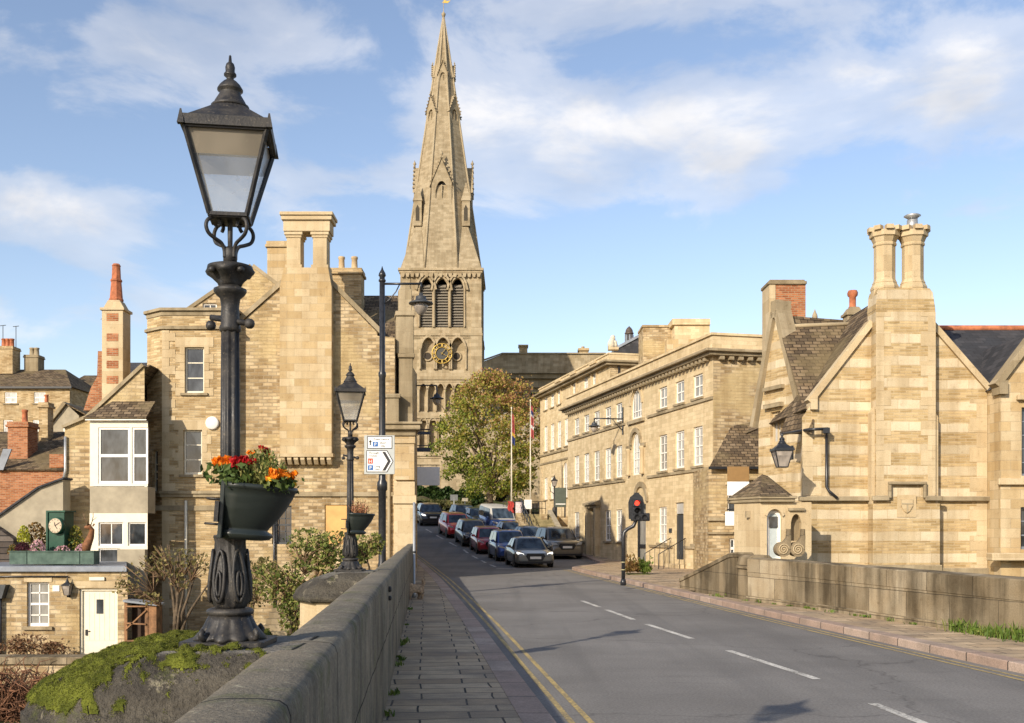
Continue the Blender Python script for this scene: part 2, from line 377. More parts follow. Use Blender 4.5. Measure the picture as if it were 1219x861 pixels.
def kerbmat():
    m, g, bs, out = newmat('granite_kerb'); ob = g.n('TexCoord').outputs['Object']
    sy = g.n('SeparateXYZ', {0: ob}).outputs[1]
    fr = g.m('FRACT', g.m('ADD', g.m('DIVIDE', sy, .95), 100.0)); jn = g.m('LESS_THAN', fr, .022)
    ck = g.n('TexWhiteNoise', {'W': g.m('FLOOR', g.m('ADD', g.m('DIVIDE', sy, .95), 100.0))}, noise_dimensions='1D').outputs['Value']
    a = g.noise(ob, 45, 4, .7).outputs[0]; bgn = g.noise(ob, 2.2, 4).outputs[0]
    col = g.mix(ck, (.36, .25, .19), (.45, .345, .27)); col = g.mix(g.ramp(bgn, ((.45, 0), (.65, .6))), col, (.23, .18, .14))
    col = g.mix(1.0, col, g.ramp(a, ((.3, .7), (.7, 1.25))), 'MULTIPLY'); col = g.mix(jn, col, (.03, .028, .025))
    setp(g, bs, col=col, rough=.75, spec=.3, normal=bump(g, a, .3, .006)); return m
M_kerb = kerbmat()
def roadpaint(name, c):
    m, g, bs, out = newmat(name); ob = g.n('TexCoord').outputs['Object']
    a = g.noise(ob, 26, 5, .7).outputs[0]; b = g.noise(ob, 1.4, 4).outputs[0]
    w = g.ramp(g.m('ADD', g.m('MULTIPLY', a, .6), g.m('MULTIPLY', b, .4)), ((.44, 0), (.60, .85)))
    setp(g, bs, col=g.mix(w, c, (.11, .105, .095)), rough=.75, spec=.25); return m
M_wline = roadpaint('white_road_paint', (.66, .63, .56)); M_yline = roadpaint('yellow_road_paint', (.52, .38, .14))
def groundmat():
    m, g, bs, out = newmat('ground_earth_grass'); ob = g.n('TexCoord').outputs['Object']
    a = g.noise(ob, .3, 5).outputs[0]; b = g.noise(ob, 6, 5, .7).outputs[0]
    col = g.mix(g.ramp(a, ((.4, 0), (.6, 1))), (.075, .09, .03), (.15, .115, .07)); col = g.mix(1.0, col, g.ramp(b, ((.3, .6), (.7, 1.3))), 'MULTIPLY')
    setp(g, bs, col=col, rough=.95, spec=.1, normal=bump(g, b, .5, .05)); return m
M_ground = groundmat()
def paint(name, c, metal=.4):
    m, g, bs, out = newmat(name); ob = g.n('TexCoord').outputs['Object']
    z = g.n('SeparateXYZ', {0: ob}).outputs[2]
    dirt = g.m('MULTIPLY', g.ramp(g.m('ADD', z, g.m('MULTIPLY', g.noise(ob, 5, 4).outputs[0], .5)), ((.3, 1), (.85, 0))), .35)
    setp(g, bs, col=g.mix(dirt, c, (.10, .085, .065)), rough=g.m('ADD', .28, g.m('MULTIPLY', dirt, .8)), metal=metal, spec=.5, coat=.7, coat_r=.05); return m
# ================================================================ ground, road, pavements
def interp(tab, y):
    if y <= tab[0][0]: (a, b), (c, d) = tab[0], tab[1]
    elif y >= tab[-1][0]: (a, b), (c, d) = tab[-2], tab[-1]
    else:
        for (a, b), (c, d) in zip(tab, tab[1:]):
            if a <= y <= c: break
    return b+(d-b)*(y-a)/(c-a)
def smooth_tab(tab, y, w=2.0): return (interp(tab, y-w)+2*interp(tab, y)+interp(tab, y+w))/4
T_Z = [(-40, 0), (46, 0), (55.3, .12), (62.5, .45), (66, .8), (70.5, 1.2), (78.4, 2.0), (91, 3.0), (108, 4.3), (150, 6.3), (400, 9), (3000, 16)]
T_L = [(-40, 4.2), (0, 1.25), (9.66, .335), (11.7, .13), (18.4, -.52), (28.75, -1.60), (39.5, -2.80), (48, -3.85), (56, -5.0), (64, -6.5), (72, -8.3), (80, -10.2), (95, -14), (120, -21)]
T_R = [(-40, 13), (0, 7.9), (13.6, 6.25), (21.5, 5.28), (36.4, 3.75), (47.2, 2.65), (48.4, 2.9), (50, 3.9), (52.5, 4.45), (58, 4.15), (62, 3.3), (66, 2.3), (72, .4), (80, -2.3), (95, -6.6), (120, -13.5)]
def zr(y): return smooth_tab(T_Z, y, 3.0)
def xl(y): return smooth_tab(T_L, y, 1.5)
def xr(y): return smooth_tab(T_R, y, .4 if 46 < y < 54 else 1.5)
def wl(y): return -.369-.0828*y          # pavement side face of the left parapet
T_P = [(-40, 20.8), (0, 11.6), (15.9, 7.73), (22.7, 6.28), (25.2, 5.5), (29.4, 4.74)]
def wr(y): return interp(T_P, y)         # road side face of the right parapet
KH = .12
ys = [-40+2*i for i in range(20)]+[.5*i for i in range(241)]
def strip(name, mat, fx0, fx1, fz, yy, kind='structure', skirt=0):
    m = MB(); n = 2
    for i, y in enumerate(yy):
        z = fz(y); m.v += [(fx0(y), y, z), (fx1(y), y, z)]
        if i: m.f.append((2*i-2, 2*i-1, 2*i+1, 2*i)); m.sm.append(False)
    o = m.build(name, mat, recalc=False, uv=False); o['kind'] = kind; return o
strip('road', M_road, lambda y: xl(y)-.02, lambda y: xr(y)+.02, zr, ys)
# land under and around: drops to the riverside on the left, follows the hill beyond
def land():
    m = MB(); yy = [-1500, -300, -100, -40, -20, -10, 0, 5, 10, 15, 20, 25, 28, 30, 32, 34, 36, 38, 40, 42, 45, 48, 52, 56, 60, 64, 68, 72, 76, 80, 85, 90, 95, 100, 110, 125, 150, 200, 300, 600, 1500, 4000]
    n = None
    def sstep(a, b, x): t = max(0, min(1, (x-a)/(b-a))); return t*t*(3-2*t)
    for i, y in enumerate(yy):
        L = wl(y) if y < 45 else xl(y)-1.0
        Rr = wr(y) if y < 29 else 40+.0*y
        yc = max(-40, min(y, 140))
        L = (wl(yc) if yc < 45 else xl(yc)-1.0); Rr = wr(yc) if yc < 29 else 30
        drop = 2.05*(1-sstep(42, 70, y))
        row = [(-4000, drop), (-900, drop), (-300, drop), (-100, drop), (-50, drop), (L-8, drop), (L-1.0, drop), (L-.25, 0), ((L+Rr)/2, 0), (Rr+.25, 0), (Rr+1.0, drop if y < 29 else 0), (Rr+25, drop if y < 29 else 0), (150, drop), (400, drop), (1200, drop), (4000, drop)]
        n = len(row); z0 = zr(y)-.07
        for x, d in row: m.v.append((x, y, z0-d))
        if i:
            for k in range(n-1): m.f.append(((i-1)*n+k, (i-1)*n+k+1, i*n+k+1, i*n+k)); m.sm.append(True)
    o = m.build('ground', M_ground, recalc=False, uv=False); o['kind'] = 'structure'
land()
yl = [y for y in ys if y <= 110]
strip('pavement_beside_left_parapet', M_slabs, lambda y: (wl(y)-.03 if y < 45 else xl(y)-2.2), lambda y: xl(y)-.14, lambda y: zr(y)+KH-.004, yl).name = 'left_pavement'
def outR(y): return wr(y)+.03 if y < 29.2 else min(12.0, wr(29.2)+(y-29.2)*6) if y < 40 else 12
yr1 = [y for y in ys if y <= 72]
o = strip('right_pavement', M_slabs, lambda y: xr(y)+.15, outR, lambda y: zr(y)+KH-.004, yr1)
def kerb(name, fx, s, yy):
    m = MB()
    for i, y in enumerate(yy):
        x = fx(y); z = zr(y); w = .30 if s < 0 else .28
        m.v += [(x+s*.0, y, z-.08), (x+s*.0, y, z+KH-.015), (x+s*.012, y, z+KH), (x+s*w, y, z+KH), (x+s*w, y, z-.08)]
        if i:
            for k in range(4): a = 5*(i-1)+k; m.f.append((a, a+1, a+6, a+5)); m.sm.append(False)
    o = m.build(name, M_kerb, recalc=True, uv=False); o['kind'] = 'structure'
kerb('left_kerb', xl, -1, yl); kerb('right_kerb', xr, 1, yr1)
# painted lines
def line(name, mat, fx, w, y0, y1, dz=.004, step=.25):
    n = max(2, int((y1-y0)/step)); yy = [y0+(y1-y0)*i/n for i in range(n+1)]
    return strip(name, mat, lambda y: fx(y)-w/2, lambda y: fx(y)+w/2, lambda y: zr(y)+dz, yy)
line('yellow_line', M_yline, lambda y: xl(y)+.22, .06, -20, 80)
line('yellow_line', M_yline, lambda y: xl(y)+.40, .06, -20, 80)
line('yellow_line', M_yline, lambda y: xr(y)-.20, .055, -20, 47)
line('yellow_line', M_yline, lambda y: xr(y)-.36, .055, -20, 47)
T_C = [(-20, 6.2), (0, 4.55), (10.9, 3.68), (12.57, 3.63), (20.2, 2.5), (26.4, 1.78), (36, .75), (50, -.78), (57, -1.75), (64, -2.95), (70, -4.5), (80, -7)]
for a, b in ((7.6, 10.75), (12.5, 15.5), (17.2, 19.9), (20.9, 23.5), (24.3, 26.5), (50.1, 52.4), (54.0, 56.2), (57.8, 60), (61.8, 64.0), (66, 68.4), (70.5, 73), (75, 77.5)):
    line('white_line', M_wline, lambda y: interp(T_C, y), .11 if a < 40 else .13, a, b)
m = MB(); m.v = [(-.72, 48.2, zr(48)+.004), (2.7, 47.3, zr(48)+.004), (2.7, 47.6, zr(48)+.004), (-.72, 48.5, zr(48)+.004)]; m.f = [(0, 1, 2, 3)]; m.sm = [False]
o = m.build('stop_line', M_wline, recalc=False, uv=False); o['kind'] = 'structure'

# ================================================================ parapets
def parapet_mossy():
    m_, g, bs, out = newmat('mossy_pier_stone'); ob = g.n('TexCoord').outputs['Object']
    a = g.noise(ob, 3.2, 6, .65).outputs[0]; b = g.noise(ob, 55, 4, .75).outputs[0]; c = g.noise(ob, 9, 5, .7).outputs[0]
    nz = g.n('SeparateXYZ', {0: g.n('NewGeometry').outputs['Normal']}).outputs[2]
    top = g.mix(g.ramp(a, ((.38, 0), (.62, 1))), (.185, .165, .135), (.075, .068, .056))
    col = g.mix(g.ramp(nz, ((.88, 0), (.985, 1))), g.mix(g.ramp(a, ((.4, 0), (.6, 1))), (.10, .09, .072), (.05, .045, .038)), g.mix(.45, top, (.34, .32, .28)))  # shade put into the colour: steep faces darker, flat top paler
    col = g.mix(g.ramp(c, ((.60, 0), (.70, .8))), col, (.36, .32, .23))
    col = g.mix(g.ramp(g.noise(ob, 5, 5, .7).outputs[0], ((.56, 0), (.66, .6))), col, (.10, .115, .03))
    col = g.mix(1.0, col, g.ramp(b, ((.25, .6), (.75, 1.3))), 'MULTIPLY')
    setp(g, bs, col=col, rough=.92, spec=.15, normal=bump(g, g.m('ADD', g.m('MULTIPLY', b, .8), g.m('MULTIPLY', c, 2.4)), .9, .022)); return m_
M_pier = parapet_mossy()
def coping_mat():
    m_, g, bs, out = newmat('weathered_coping'); ob = g.n('TexCoord').outputs['Object']
    a = g.noise(ob, 2.2, 6, .65).outputs[0]; b = g.noise(ob, 60, 4, .75).outputs[0]; c = g.noise(ob, 7, 5, .7).outputs[0]
    sp = g.n('SeparateXYZ', {0: ob}); q = g.m('ADD', g.m('DIVIDE', g.m('ADD', sp.outputs[1], g.m('MULTIPLY', g.noise(ob, 3, 2).outputs[0], .03)), 1.55), 60.35)
    zc = g.m('LESS_THAN', g.m('ABSOLUTE', g.m('SUBTRACT', sp.outputs[2], g.m('ADD', .62, g.m('MULTIPLY', g.noise(ob, 2, 2).outputs[0], .03)))), .007)
    fr = g.m('FRACT', q); jn = g.m('MAXIMUM', g.m('LESS_THAN', fr, .012), zc)
    blk = g.n('TexWhiteNoise', {'W': g.m('FLOOR', q)}, noise_dimensions='1D').outputs['Value']
    st = g.noise(g.vmap(ob, (1, 1.0, .35)), 1.6, 6, .72).outputs[0]
    nz = g.n('SeparateXYZ', {0: g.n('NewGeometry').outputs['Normal']}).outputs[2]
    col = g.mix(g.ramp(a, ((.36, 0), (.66, 1))), (.36, .305, .22), (.175, .15, .115))
    col = g.mix(g.m('MULTIPLY', blk, .5), col, g.mix(1.0, col, (.62, .58, .52), 'MULTIPLY'))
    col = g.mix(g.ramp(st, ((.44, 0), (.66, .75))), col, (.105, .095, .074))
    col = g.mix(g.m('MULTIPLY', g.ramp(nz, ((.5, 0), (.9, 1))), .55), col, (.15, .138, .112))
    col = g.mix(g.ramp(g.noise(ob, 16, 4, .7).outputs[0], ((.60, 0), (.66, .75))), col, (.33, .31, .23))
    col = g.mix(g.ramp(c, ((.60, 0), (.72, .6))), col, (.24, .215, .15))
    col = g.mix(g.ramp(g.noise(ob, 2.6, 5, .7).outputs[0], ((.54, 0), (.66, .5))), col, (.09, .105, .035))
    col = g.mix(1.0, col, g.ramp(b, ((.25, .55), (.75, 1.4))), 'MULTIPLY'); col = g.mix(jn, col, (.03, .028, .024))
    setp(g, bs, col=col, rough=.9, spec=.2, normal=bump(g, g.m('SUBTRACT', g.m('ADD', b, g.m('MULTIPLY', c, 1.8)), g.m('MULTIPLY', jn, 2.0)), .8, .014)); return m_
M_coping = coping_mat()
TOPZ = 1.30
# left parapet: one wall with rounded shoulders, thick 0.27 at the top
lp = thing('bridge_parapet', 'weathered grey stone bridge parapet running beside the left pavement towards the gabled house', 'parapet wall', (wl(5), 5, KH))
m = MB(); rings = []
VN0 = lambda a, b: (math.sin(a*1.3+b)+math.sin(a*2.9+b*2)+math.sin(a*7.1))/6+.5
yy = [-12+.2*i for i in range(int((37.6+12)/.2)+1)]
for y in yy:
    x = wl(y); j = .005*math.sin(y*.9)+.004*(VN0(y*4, 7)-.5)
    w_ = .006*(VN0(y*3.1, 1)-.5); prof = [(0, -3.0), (w_, .9), (w_-.002, TOPZ-.045+j), (w_-.012, TOPZ-.016+j), (w_-.034, TOPZ-.001+j), (-.09, TOPZ+.004+j), (-.20, TOPZ+.004+j), (-.25, TOPZ-.006+j), (-.275, TOPZ-.03), (-.28, TOPZ-.3), (-.28, -3.0)]
    rings.append([(x+a-wl(5), y-5, z-KH) for a, z in prof])
m.loft(rings, closed=True); m.build('wall', M_coping, lp, uv=False)
# small iron bolt on the face of the wall
for yb in (10.6,):
    b = MB(); b.lathe([(.03, 0), (.03, .02), (.015, .03)], 10); bo = b.build('bolt', M_iron, lp, (wl(yb)+.002-wl(5), yb-5, 1.18-KH)); bo.rotation_euler = (0, R(90), 0)
    b = MB(); b.lathe([(.025, 0), (.025, .02), (.012, .03)], 10); bo = b.build('bolt', M_iron, lp, (wl(yb)+.002-wl(5), yb-5, 1.09-KH)); bo.rotation_euler = (0, R(90), 0)

def vnoise(seed):
    r = random.Random(seed); tab = [r.random() for _ in range(4096)]
    def h(i, j): return tab[(i*73+j*199) % 4096]
    def f(x, y):
        i, j = math.floor(x), math.floor(y); u, v = x-i, y-j; u = u*u*(3-2*u); v = v*v*(3-2*v)
        return (h(i, j)*(1-u)+h(i+1, j)*u)*(1-v)+(h(i, j+1)*(1-u)+h(i+1, j+1)*u)*v
    return lambda x, y, o=3: sum(f(x*2**k, y*2**k)/2**k for k in range(o))/sum(1/2**k for k in range(o))
VN = vnoise(3)
def pier(lx, ly, label, mossy, w0=-.85, chf=.36):
    """pier on the river side of the parapet with a hipped cap; (lx,ly) is where its lamp stands"""
    t = thing('parapet_pier', label, 'pier', (lx, ly, TOPZ))
    w1, d0, d1 = .30, -.42, .60      # local x and y limits of the cap
    cap = MB(); n = 44; k = 40; E = .42; H = .27
    def left(y): return w0+chf*max(0, 1-(y-d0)/.42)**1.3+chf*max(0, 1-(d1-y)/.34)**1.3
    def gx_(i, y): l = left(y); return l+(w1-l)*i/n
    def hgt(x, y):
        dl = (x-left(y))/.50; df = (y-d0)/.19; db = (d1-y)/.22
        e = max(0, min(1, min(dl, df, db)))
        s = .62*math.sqrt(max(0, 1-(1-e)**2))+.38*e
        return -H*(1-s)+.012*(VN(x*7, y*7)-.5)-.02*max(0, .15-e)
    for j in range(k+1):
        for i in range(n+1):
            y = d0+(d1-d0)*j/k; x = gx_(i, y); cap.v.append((x, y, hgt(x, y)))
    for j in range(k):
        for i in range(n):
            a = j*(n+1)+i; cap.f.append((a, a+1, a+n+2, a+n+1)); cap.sm.append(True)
    # rounded lip and underside
    rim = [(i, 0) for i in range(n)]+[(n, j) for j in range(k)]+[(i, k) for i in range(n, 0, -1)]+[(0, j) for j in range(k, 0, -1)]
    prev = [j*(n+1)+i for i, j in rim]
    cx, cy = (w0+w1)/2, (d0+d1)/2
    for off, dz in ((.012, -.02), (.012, -.055), (-.01, -.085), (-.06, -.10)):
        cur = []
        for (i, j) in rim:
            y = d0+(d1-d0)*j/k; x = gx_(i, y)
            cur.append(len(cap.v)); cap.v.append((x+off*(1 if i == n else -1 if i == 0 else 0), y+off*(1 if j == k else -1 if j == 0 else 0), hgt(x, y)*.2-H*.8+dz+.02))
        for q in range(len(rim)):
            r_ = (q+1) % len(rim); cap.f.append((prev[q], cur[q], cur[r_], prev[r_])); cap.sm.append(True)
        prev = cur
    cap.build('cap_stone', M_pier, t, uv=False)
    b = MB(); pl_ = [(left(d0+(d1-d0)*q/10)+.07, d0+.07+(d1-d0-.14)*q/10) for q in range(11)]; b.prism([(w1, d0+.07)]+pl_+[(w1, d1-.07)], 'z', -4.2, -H-.05); b.build('shaft', M_render if mossy is None else M_dress, t)
    if mossy:
        r = random.Random(11); mo = MB(); fz = MB()
        thr = mossy
        def mk(x, y):
            far = math.hypot((x-.02)/.24, (y-.03)/.17)
            big = VN(x*3+9, y*3+4, 2); mid = VN(x*9+2, y*9+7, 3); fine = VN(x*30, y*30, 2)
            bias = .10*min(1.2, max(-1, (-x-.25)*2.4))-.5*max(0, 1.15-far)-.9*max(0, x-.04)+(.16 if (y > .14 and x < .08) else 0)-(.05 if y < -.36 else 0)
            return .28*big+.37*mid+.35*fine+bias
        gx, gy = 130, 120; idx = {}
        for j in range(gy+1):
            for i in range(gx+1):
                y = d0+.01+(d1-d0-.03)*j/gy; x = left(y)+.015+(.22-left(y))*i/gx; q = mk(x, y)-thr
                if q > 0:
                    lump = .026*min(1, q*6)*(.25+1.3*VN(x*26, y*26, 2)**1.5); idx[(i, j)] = len(mo.v); mo.v.append((x, y, hgt(x, y)+.002+lump))
                    for _ in range(9 if q > .05 else 7):
                        a = r.uniform(0, 6.3); l = r.uniform(.003, .007); px, py = x+r.uniform(-.006, .006), y+r.uniform(-.006, .006); z = hgt(px, py)+lump
                        dx, dy = math.cos(a)*.0017, math.sin(a)*.0017; tx, ty = r.uniform(-.006, .006), r.uniform(-.006, .006)
                        fz.add([(px-dx, py-dy, z), (px+dx, py+dy, z), (px+tx, py+ty, z+l)], [(0, 1, 2)])
        for (i, j) in list(idx):
            c = [(i, j), (i+1, j), (i+1, j+1), (i, j+1)]
            if all(q in idx for q in c) and mk(mo.v[idx[(i, j)]][0], mo.v[idx[(i, j)]][1])-thr > .012: mo.f.append(tuple(idx[q] for q in c)); mo.sm.append(True)
        M_moss = foliage('moss', ((.055, .05, .018), (.085, .095, .014), (.15, .165, .02), (.24, .245, .045)))
        M_mossb = plain('moss_bed', (.10, .11, .018), .95, var=.5, scale=9, bumps=.8, spec=.05, c2=(.03, .04, .01))
        ms = mo.build('moss', M_mossb, t, recalc=False, uv=False); ms['kind'] = 'stuff'; ms['label'] = 'bright green moss cushions'
        ms2 = fz.build('moss_fuzz', M_moss, t, recalc=False, uv=False); ms2['kind'] = 'stuff'
    return t
LX1, LY1 = XP(274, 4.32), 4.32
LX2, LY2 = XP(417, 12.24), 12.24
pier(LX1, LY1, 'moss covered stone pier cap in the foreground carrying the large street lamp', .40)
pier(LX2, LY2, 'bare stone parapet pier in the middle distance carrying the smaller lamp', 0, -.66, .26)

# right hand parapet
rp = thing('bridge_parapet', 'long streaked stone parapet along the right pavement below the striped gable', 'parapet wall', (wr(16), 16, KH))
def rp_wall(parent, yy, ftop, name='wall', mat=None):
    m = MB(); rings = []
    for y in yy:
        x = wr(y); t = ftop(y)
        prof = [(-.05, KH-.1), (-.05, KH+.10), (0, KH+.11), (0, t-.33), (-.012, t-.32), (-.012, t-.02), (0.01, t), (.30, t+.02), (.33, t-.02), (.33, t-.35), (.31, t-.36), (.31, -3.0), (-.05, -3.0)]
        rings.append([(x+a-parent.location.x, y-parent.location.y, z-KH) for a, z in prof])
    m.loft(rings, smooth=False); return m.build(name, mat or M_parapet, parent, uv=True)
yy = [-10+1.0*i for i in range(35)]+[24.9]
rp_wall(rp, yy, lambda y: interp([(0, .95), (15.9, 1.03), (22.7, 1.09), (25, 1.12)], y))
# low older wall rising behind it with two scrolls, and an end pillar
pb = Vector((XP(900, 25.6), 25.6, KH))
t = thing('gate_pillar', 'short worn stone pillar at the end of the right parapet near the porch', 'pillar', pb, R(12))
m = MB(); m.box(-.33, .33, -.24, .34, -.3, .72); m.box(-.37, .37, -.28, .38, .72, .80); m.prism([(-.35, .80), (.35, .80), (.30, 1.0), (.22, 1.06), (-.22, 1.06), (-.30, 1.0)], 'y', -.26, .36)
m.build('shaft', M_parapet, t, bevel=.02)
m = MB(); m.box(-.30, .30, -.27, -.24, .10, .66); m.build('panel', M_dress, t, bevel=.01)
rw = thing('ramp_wall', 'short stone wall sloping down from the pillar to the pavement near the traffic light', 'wall', (wr(27), 27, KH))
m = MB(); rings = []
for y in [25.9+.25*i for i in range(19)]:
    x = 4.86+(30.4-y)*.165; t = interp([(25.9, 1.12), (26.5, 1.10), (28, .78), (30.4, .28)], y)
    rings.append([(x+a-rw.location.x, y-27, z) for a, z in [(0, -.3), (0, t-.12), (-.03, t-.11), (-.03, t-.02), (.0, t), (.32, t), (.36, t-.03), (.36, t-.3), (.34, -.3)]])
m.loft(rings, smooth=False); m.build('wall', M_parapet, rw)
# scroll stones
for i, px in enumerate((933, 950)):
    ob = thing('scroll_stone', ('carved stone scroll on the wall, nearer the porch door', 'carved stone scroll on the wall, nearer the striped gable')[i], 'carved stone', (XP(px, 27.2), 27.2, ZP(663, 27.2)), R(0), 'carved scrolls beside the porch')
    m = MB(); poly = []
    for k in range(24): a = 2*math.pi*k/24; poly.append((.19*math.cos(a), .19+.19*math.sin(a)))
    m.prism(poly, 'y', 0, .35); m.prism([(.02, .36), (.12, .33), (.19, .19), (.2, .5), (.19, .72), (.15, .72), (.13, .5)], 'y', .02, .33)
    m.build('scroll_body', M_parapet, ob)
    sp = [(.15*(1-q/40)*math.cos(q*.42), -.012, .19+.15*(1-q/40)*math.sin(q*.42)) for q in range(37)]
    m = MB(); m.tube(sp, .014, 6); m.build('spiral_moulding', M_dress, ob)
# weeds along the foot of the walls
def tufts(name, label, pts, hmax, per, seed, spread=.12, cat='weeds', mat=None):
    r = random.Random(seed); m = MB()
    for (x, y, z, s) in pts:
        for _ in range(per):
            a = r.uniform(0, 6.28); px = x+r.gauss(0, spread*s); py = y+r.gauss(0, spread*s*1.6); h = hmax*s*r.uniform(.4, 1); lean = r.uniform(.1, .6)*h
            w = .006+.006*r.random(); dx, dy = -math.sin(a)*w, math.cos(a)*w; tx, ty = math.cos(a)*lean, math.sin(a)*lean
            m.add([(px-dx, py-dy, z), (px+dx, py+dy, z), (px+tx*.5+dx*.7, py+ty*.5+dy*.7, z+h*.7), (px+tx, py+ty, z+h)], [(0, 1, 2), (0, 2, 3)])
            if r.random() < .15: m.leaf((px+tx*.6, py+ty*.6, z+h*.5), .05*s+.02, r)
    o = m.build(name, mat or M_grass, recalc=False, uv=False); return tag(o, label, cat, kind='stuff')
r = random.Random(5)
pts = [(wl(y)+.05, y, KH, r.uniform(.4, 1)) for y in (9.4, 10.6, 12.9, 13.4, 15.2, 15.5, 18.4, 22)]
tufts('weeds', 'small green weeds in the joint between left pavement and parapet', pts, .085, 20, 3, .035)
pts = [(wr(y)-.13, y, KH, r.uniform(.4, 1)) for y in (15.2, 15.5, 15.9, 16.1, 16.4, 16.6, 16.9, 17.2, 14.9, 14.5)]
tufts('weeds', 'bushy grass and seed heads at the foot of the right parapet near the picture edge', pts, .34, 60, 4, .13)
pts = [(wr(y)-.11, y, KH, r.uniform(.3, .8)) for y in (18.5, 19.2, 20, 20.4, 21.2, 22, 22.3, 23, 23.6, 24.2, 24.8, 26.2, 26.5)]
tufts('weeds', 'low tufts of weed along the middle of the right parapet', pts, .12, 22, 5, .08)
# ================================================================ Victorian lamps on the piers
def smooth_pts(p, n=4):
    p = [Vector(q) for q in p]; out = []
    for i in range(len(p)-1):
        a, b, c, d = p[max(i-1, 0)], p[i], p[i+1], p[min(i+2, len(p)-1)]
        for k in range(n):
            t = k/n; out.append(.5*((2*b)+(c-a)*t+(2*a-5*b+4*c-d)*t*t+(3*b-a-3*c+d)*t**3))
    return out+[p[-1]]
def lamp_parts(t, lantern_rz):
    """heights in metres above the pier; the column is about 2.43 m"""
    b = MB(); pts = [(-.16, -.135), (.15, -.135), (.165, -.12), (.165, .13), (.15, .145), (-.16, .145), (-.175, .13), (-.175, -.12)]
    b.prism(pts, 'z', 0, .026); b.build('base_plate', M_iron, t, bevel=.004)
    # acanthus bell foot with lobes
    b = MB(); rings = []; n = 96
    for r, z, fl in ((.128, .026, .10), (.140, .032, .13), (.140, .044, .12), (.120, .058, .10), (.105, .080, .09), (.094, .105, .07), (.084, .125, .03)):
        rings.append([(r*(1+fl*abs(math.cos(6*a))-fl*.5)*math.cos(a), r*(1+fl*abs(math.cos(6*a))-fl*.5)*math.sin(a), z-.008*fl*10*abs(math.cos(6*a))*(1 if r > .12 else 0)) for a in [2*math.pi*i/n for i in range(n)]])
    b.loft(rings); b.build('foot', M_iron, t, uv=False)
    for a in (-.6, 2.2, 4.2, .9):
        b = MB(); c = .142
        b.tube([(c*math.cos(a)*q, c*math.sin(a)*q, z) for q, z in ((.86, .05), (1.0, .036), (1.10, .04), (1.14, .058), (1.08, .07), (1.03, .062))], [.016, .016, .014, .012, .011, .009], 8); b.build('leaf_scroll', M_iron, t, uv=False)
    b = MB(); b.lathe([(.080, .122), (.092, .128), (.096, .138), (.092, .148), (.080, .153)], 24); b.build('neck_ring', M_iron, t, uv=False)
    # vase shaped stem with raised leaf ribs
    b = MB(); rings = []; n = 120
    for r, z, am in ((.056, .150, 0), (.064, .165, .05), (.074, .195, .12), (.076, .225, .16), (.074, .26, .17), (.068, .31, .17), (.061, .36, .15), (.056, .40, .12), (.057, .425, .09), (.063, .445, .06), (.066, .452, 0), (.05, .455, 0)):
        ring = []
        for i in range(n):
            a = 2*math.pi*i/n; w = 6*a+1.3*math.sin(z*26)*.0
            loop = math.cos(6*a)*(1 if z < .3 else .8); rib = max(0, math.cos(6*a))**6*.10+.06*math.cos(12*a+z*30)*(am > .1)
            rr = r*(1+am*.45*abs(math.cos(3*a))-am*.22+rib*(am > 0))
            ring.append((rr*math.cos(a), rr*math.sin(a), z))
        rings.append(ring)
    b.loft(rings); b.build('vase', M_iron, t, uv=False)
    # looping leaf mouldings on the vase
    b = MB()
    for k in range(6):
        a0 = 2*math.pi*k/6+.2; p = []
        for q in range(19):
            s = q/18*2*math.pi; da = .30*math.sin(s); z = .285+.105*math.cos(s)*-1+.0
            rr = interp([(.15, .060), (.195, .080), (.26, .080), (.31, .074), (.36, .067), (.42, .06)], z)+.004
            p.append((rr*math.cos(a0+da), rr*math.sin(a0+da), z))
        b.tube(p, .0075, 6)
        p = []
        for q in range(13):
            s = q/12*2*math.pi; da = .13*math.sin(s); z = .255-.05*math.cos(s); rr = interp([(.15, .060), (.195, .080), (.26, .080), (.31, .074)], z)+.004
            p.append((rr*math.cos(a0+da), rr*math.sin(a0+da), z))
        b.tube(p, .006, 6)
    b.build('leaf_moulding', M_iron, t, uv=False)
    # fluted column
    b = MB(); n = 96
    b.loft([[(r*(1+.10*math.cos(8*a))*math.cos(a), r*(1+.10*math.cos(8*a))*math.sin(a), z) for a in [2*math.pi*i/n for i in range(n)]] for r, z in ((.038, .45), (.037, .8), (.034, 1.30))])
    b.build('column', M_iron, t, uv=False)
    b = MB(); b.lathe([(.033, 1.285), (.042, 1.29), (.044, 1.305), (.038, 1.32), (.036, 1.39), (.041, 1.425), (.058, 1.44), (.066, 1.452), (.066, 1.463), (.05, 1.468), (.044, 1.475)], 28); b.build('collar', M_iron, t, uv=False)
    # ladder bar
    b = MB(); b.tube([(-.085, .02, 1.352), (.085, -.02, 1.318)], .0125, 10)
    for s in (-1, 1): b.blob((s*.085, -s*.02, 1.335-s*-.017 if s < 0 else 1.318), .022, rnd, 10, 6, 0)
    b.build('ladder_bar', M_iron, t, uv=False)
    # leafy capital
    b = MB(); n = 64; rings = []
    for r, z, fl in ((.046, 1.49, 0), (.052, 1.51, .10), (.066, 1.53, .22), (.083, 1.545, .25), (.094, 1.557, .18), (.098, 1.566, .05), (.098, 1.578, 0), (.085, 1.582, 0), (.04, 1.588, 0)):
        rings.append([(r*(1+fl*math.cos(4*a))*math.cos(a), r*(1+fl*math.cos(4*a))*math.sin(a), z) for a in [2*math.pi*i/n for i in range(n)]])
    rings = [[(x*.92, y*.92, z-.022) for x, y, z in q] for q in rings]
    b.loft(rings)
    for k in range(8): a = 2*math.pi*k/8; b.blob((.082*math.cos(a), .082*math.sin(a), 1.531), (.017, .017, .014), rnd, 8, 5, 0)
    b.build('capital', M_iron, t, uv=False)
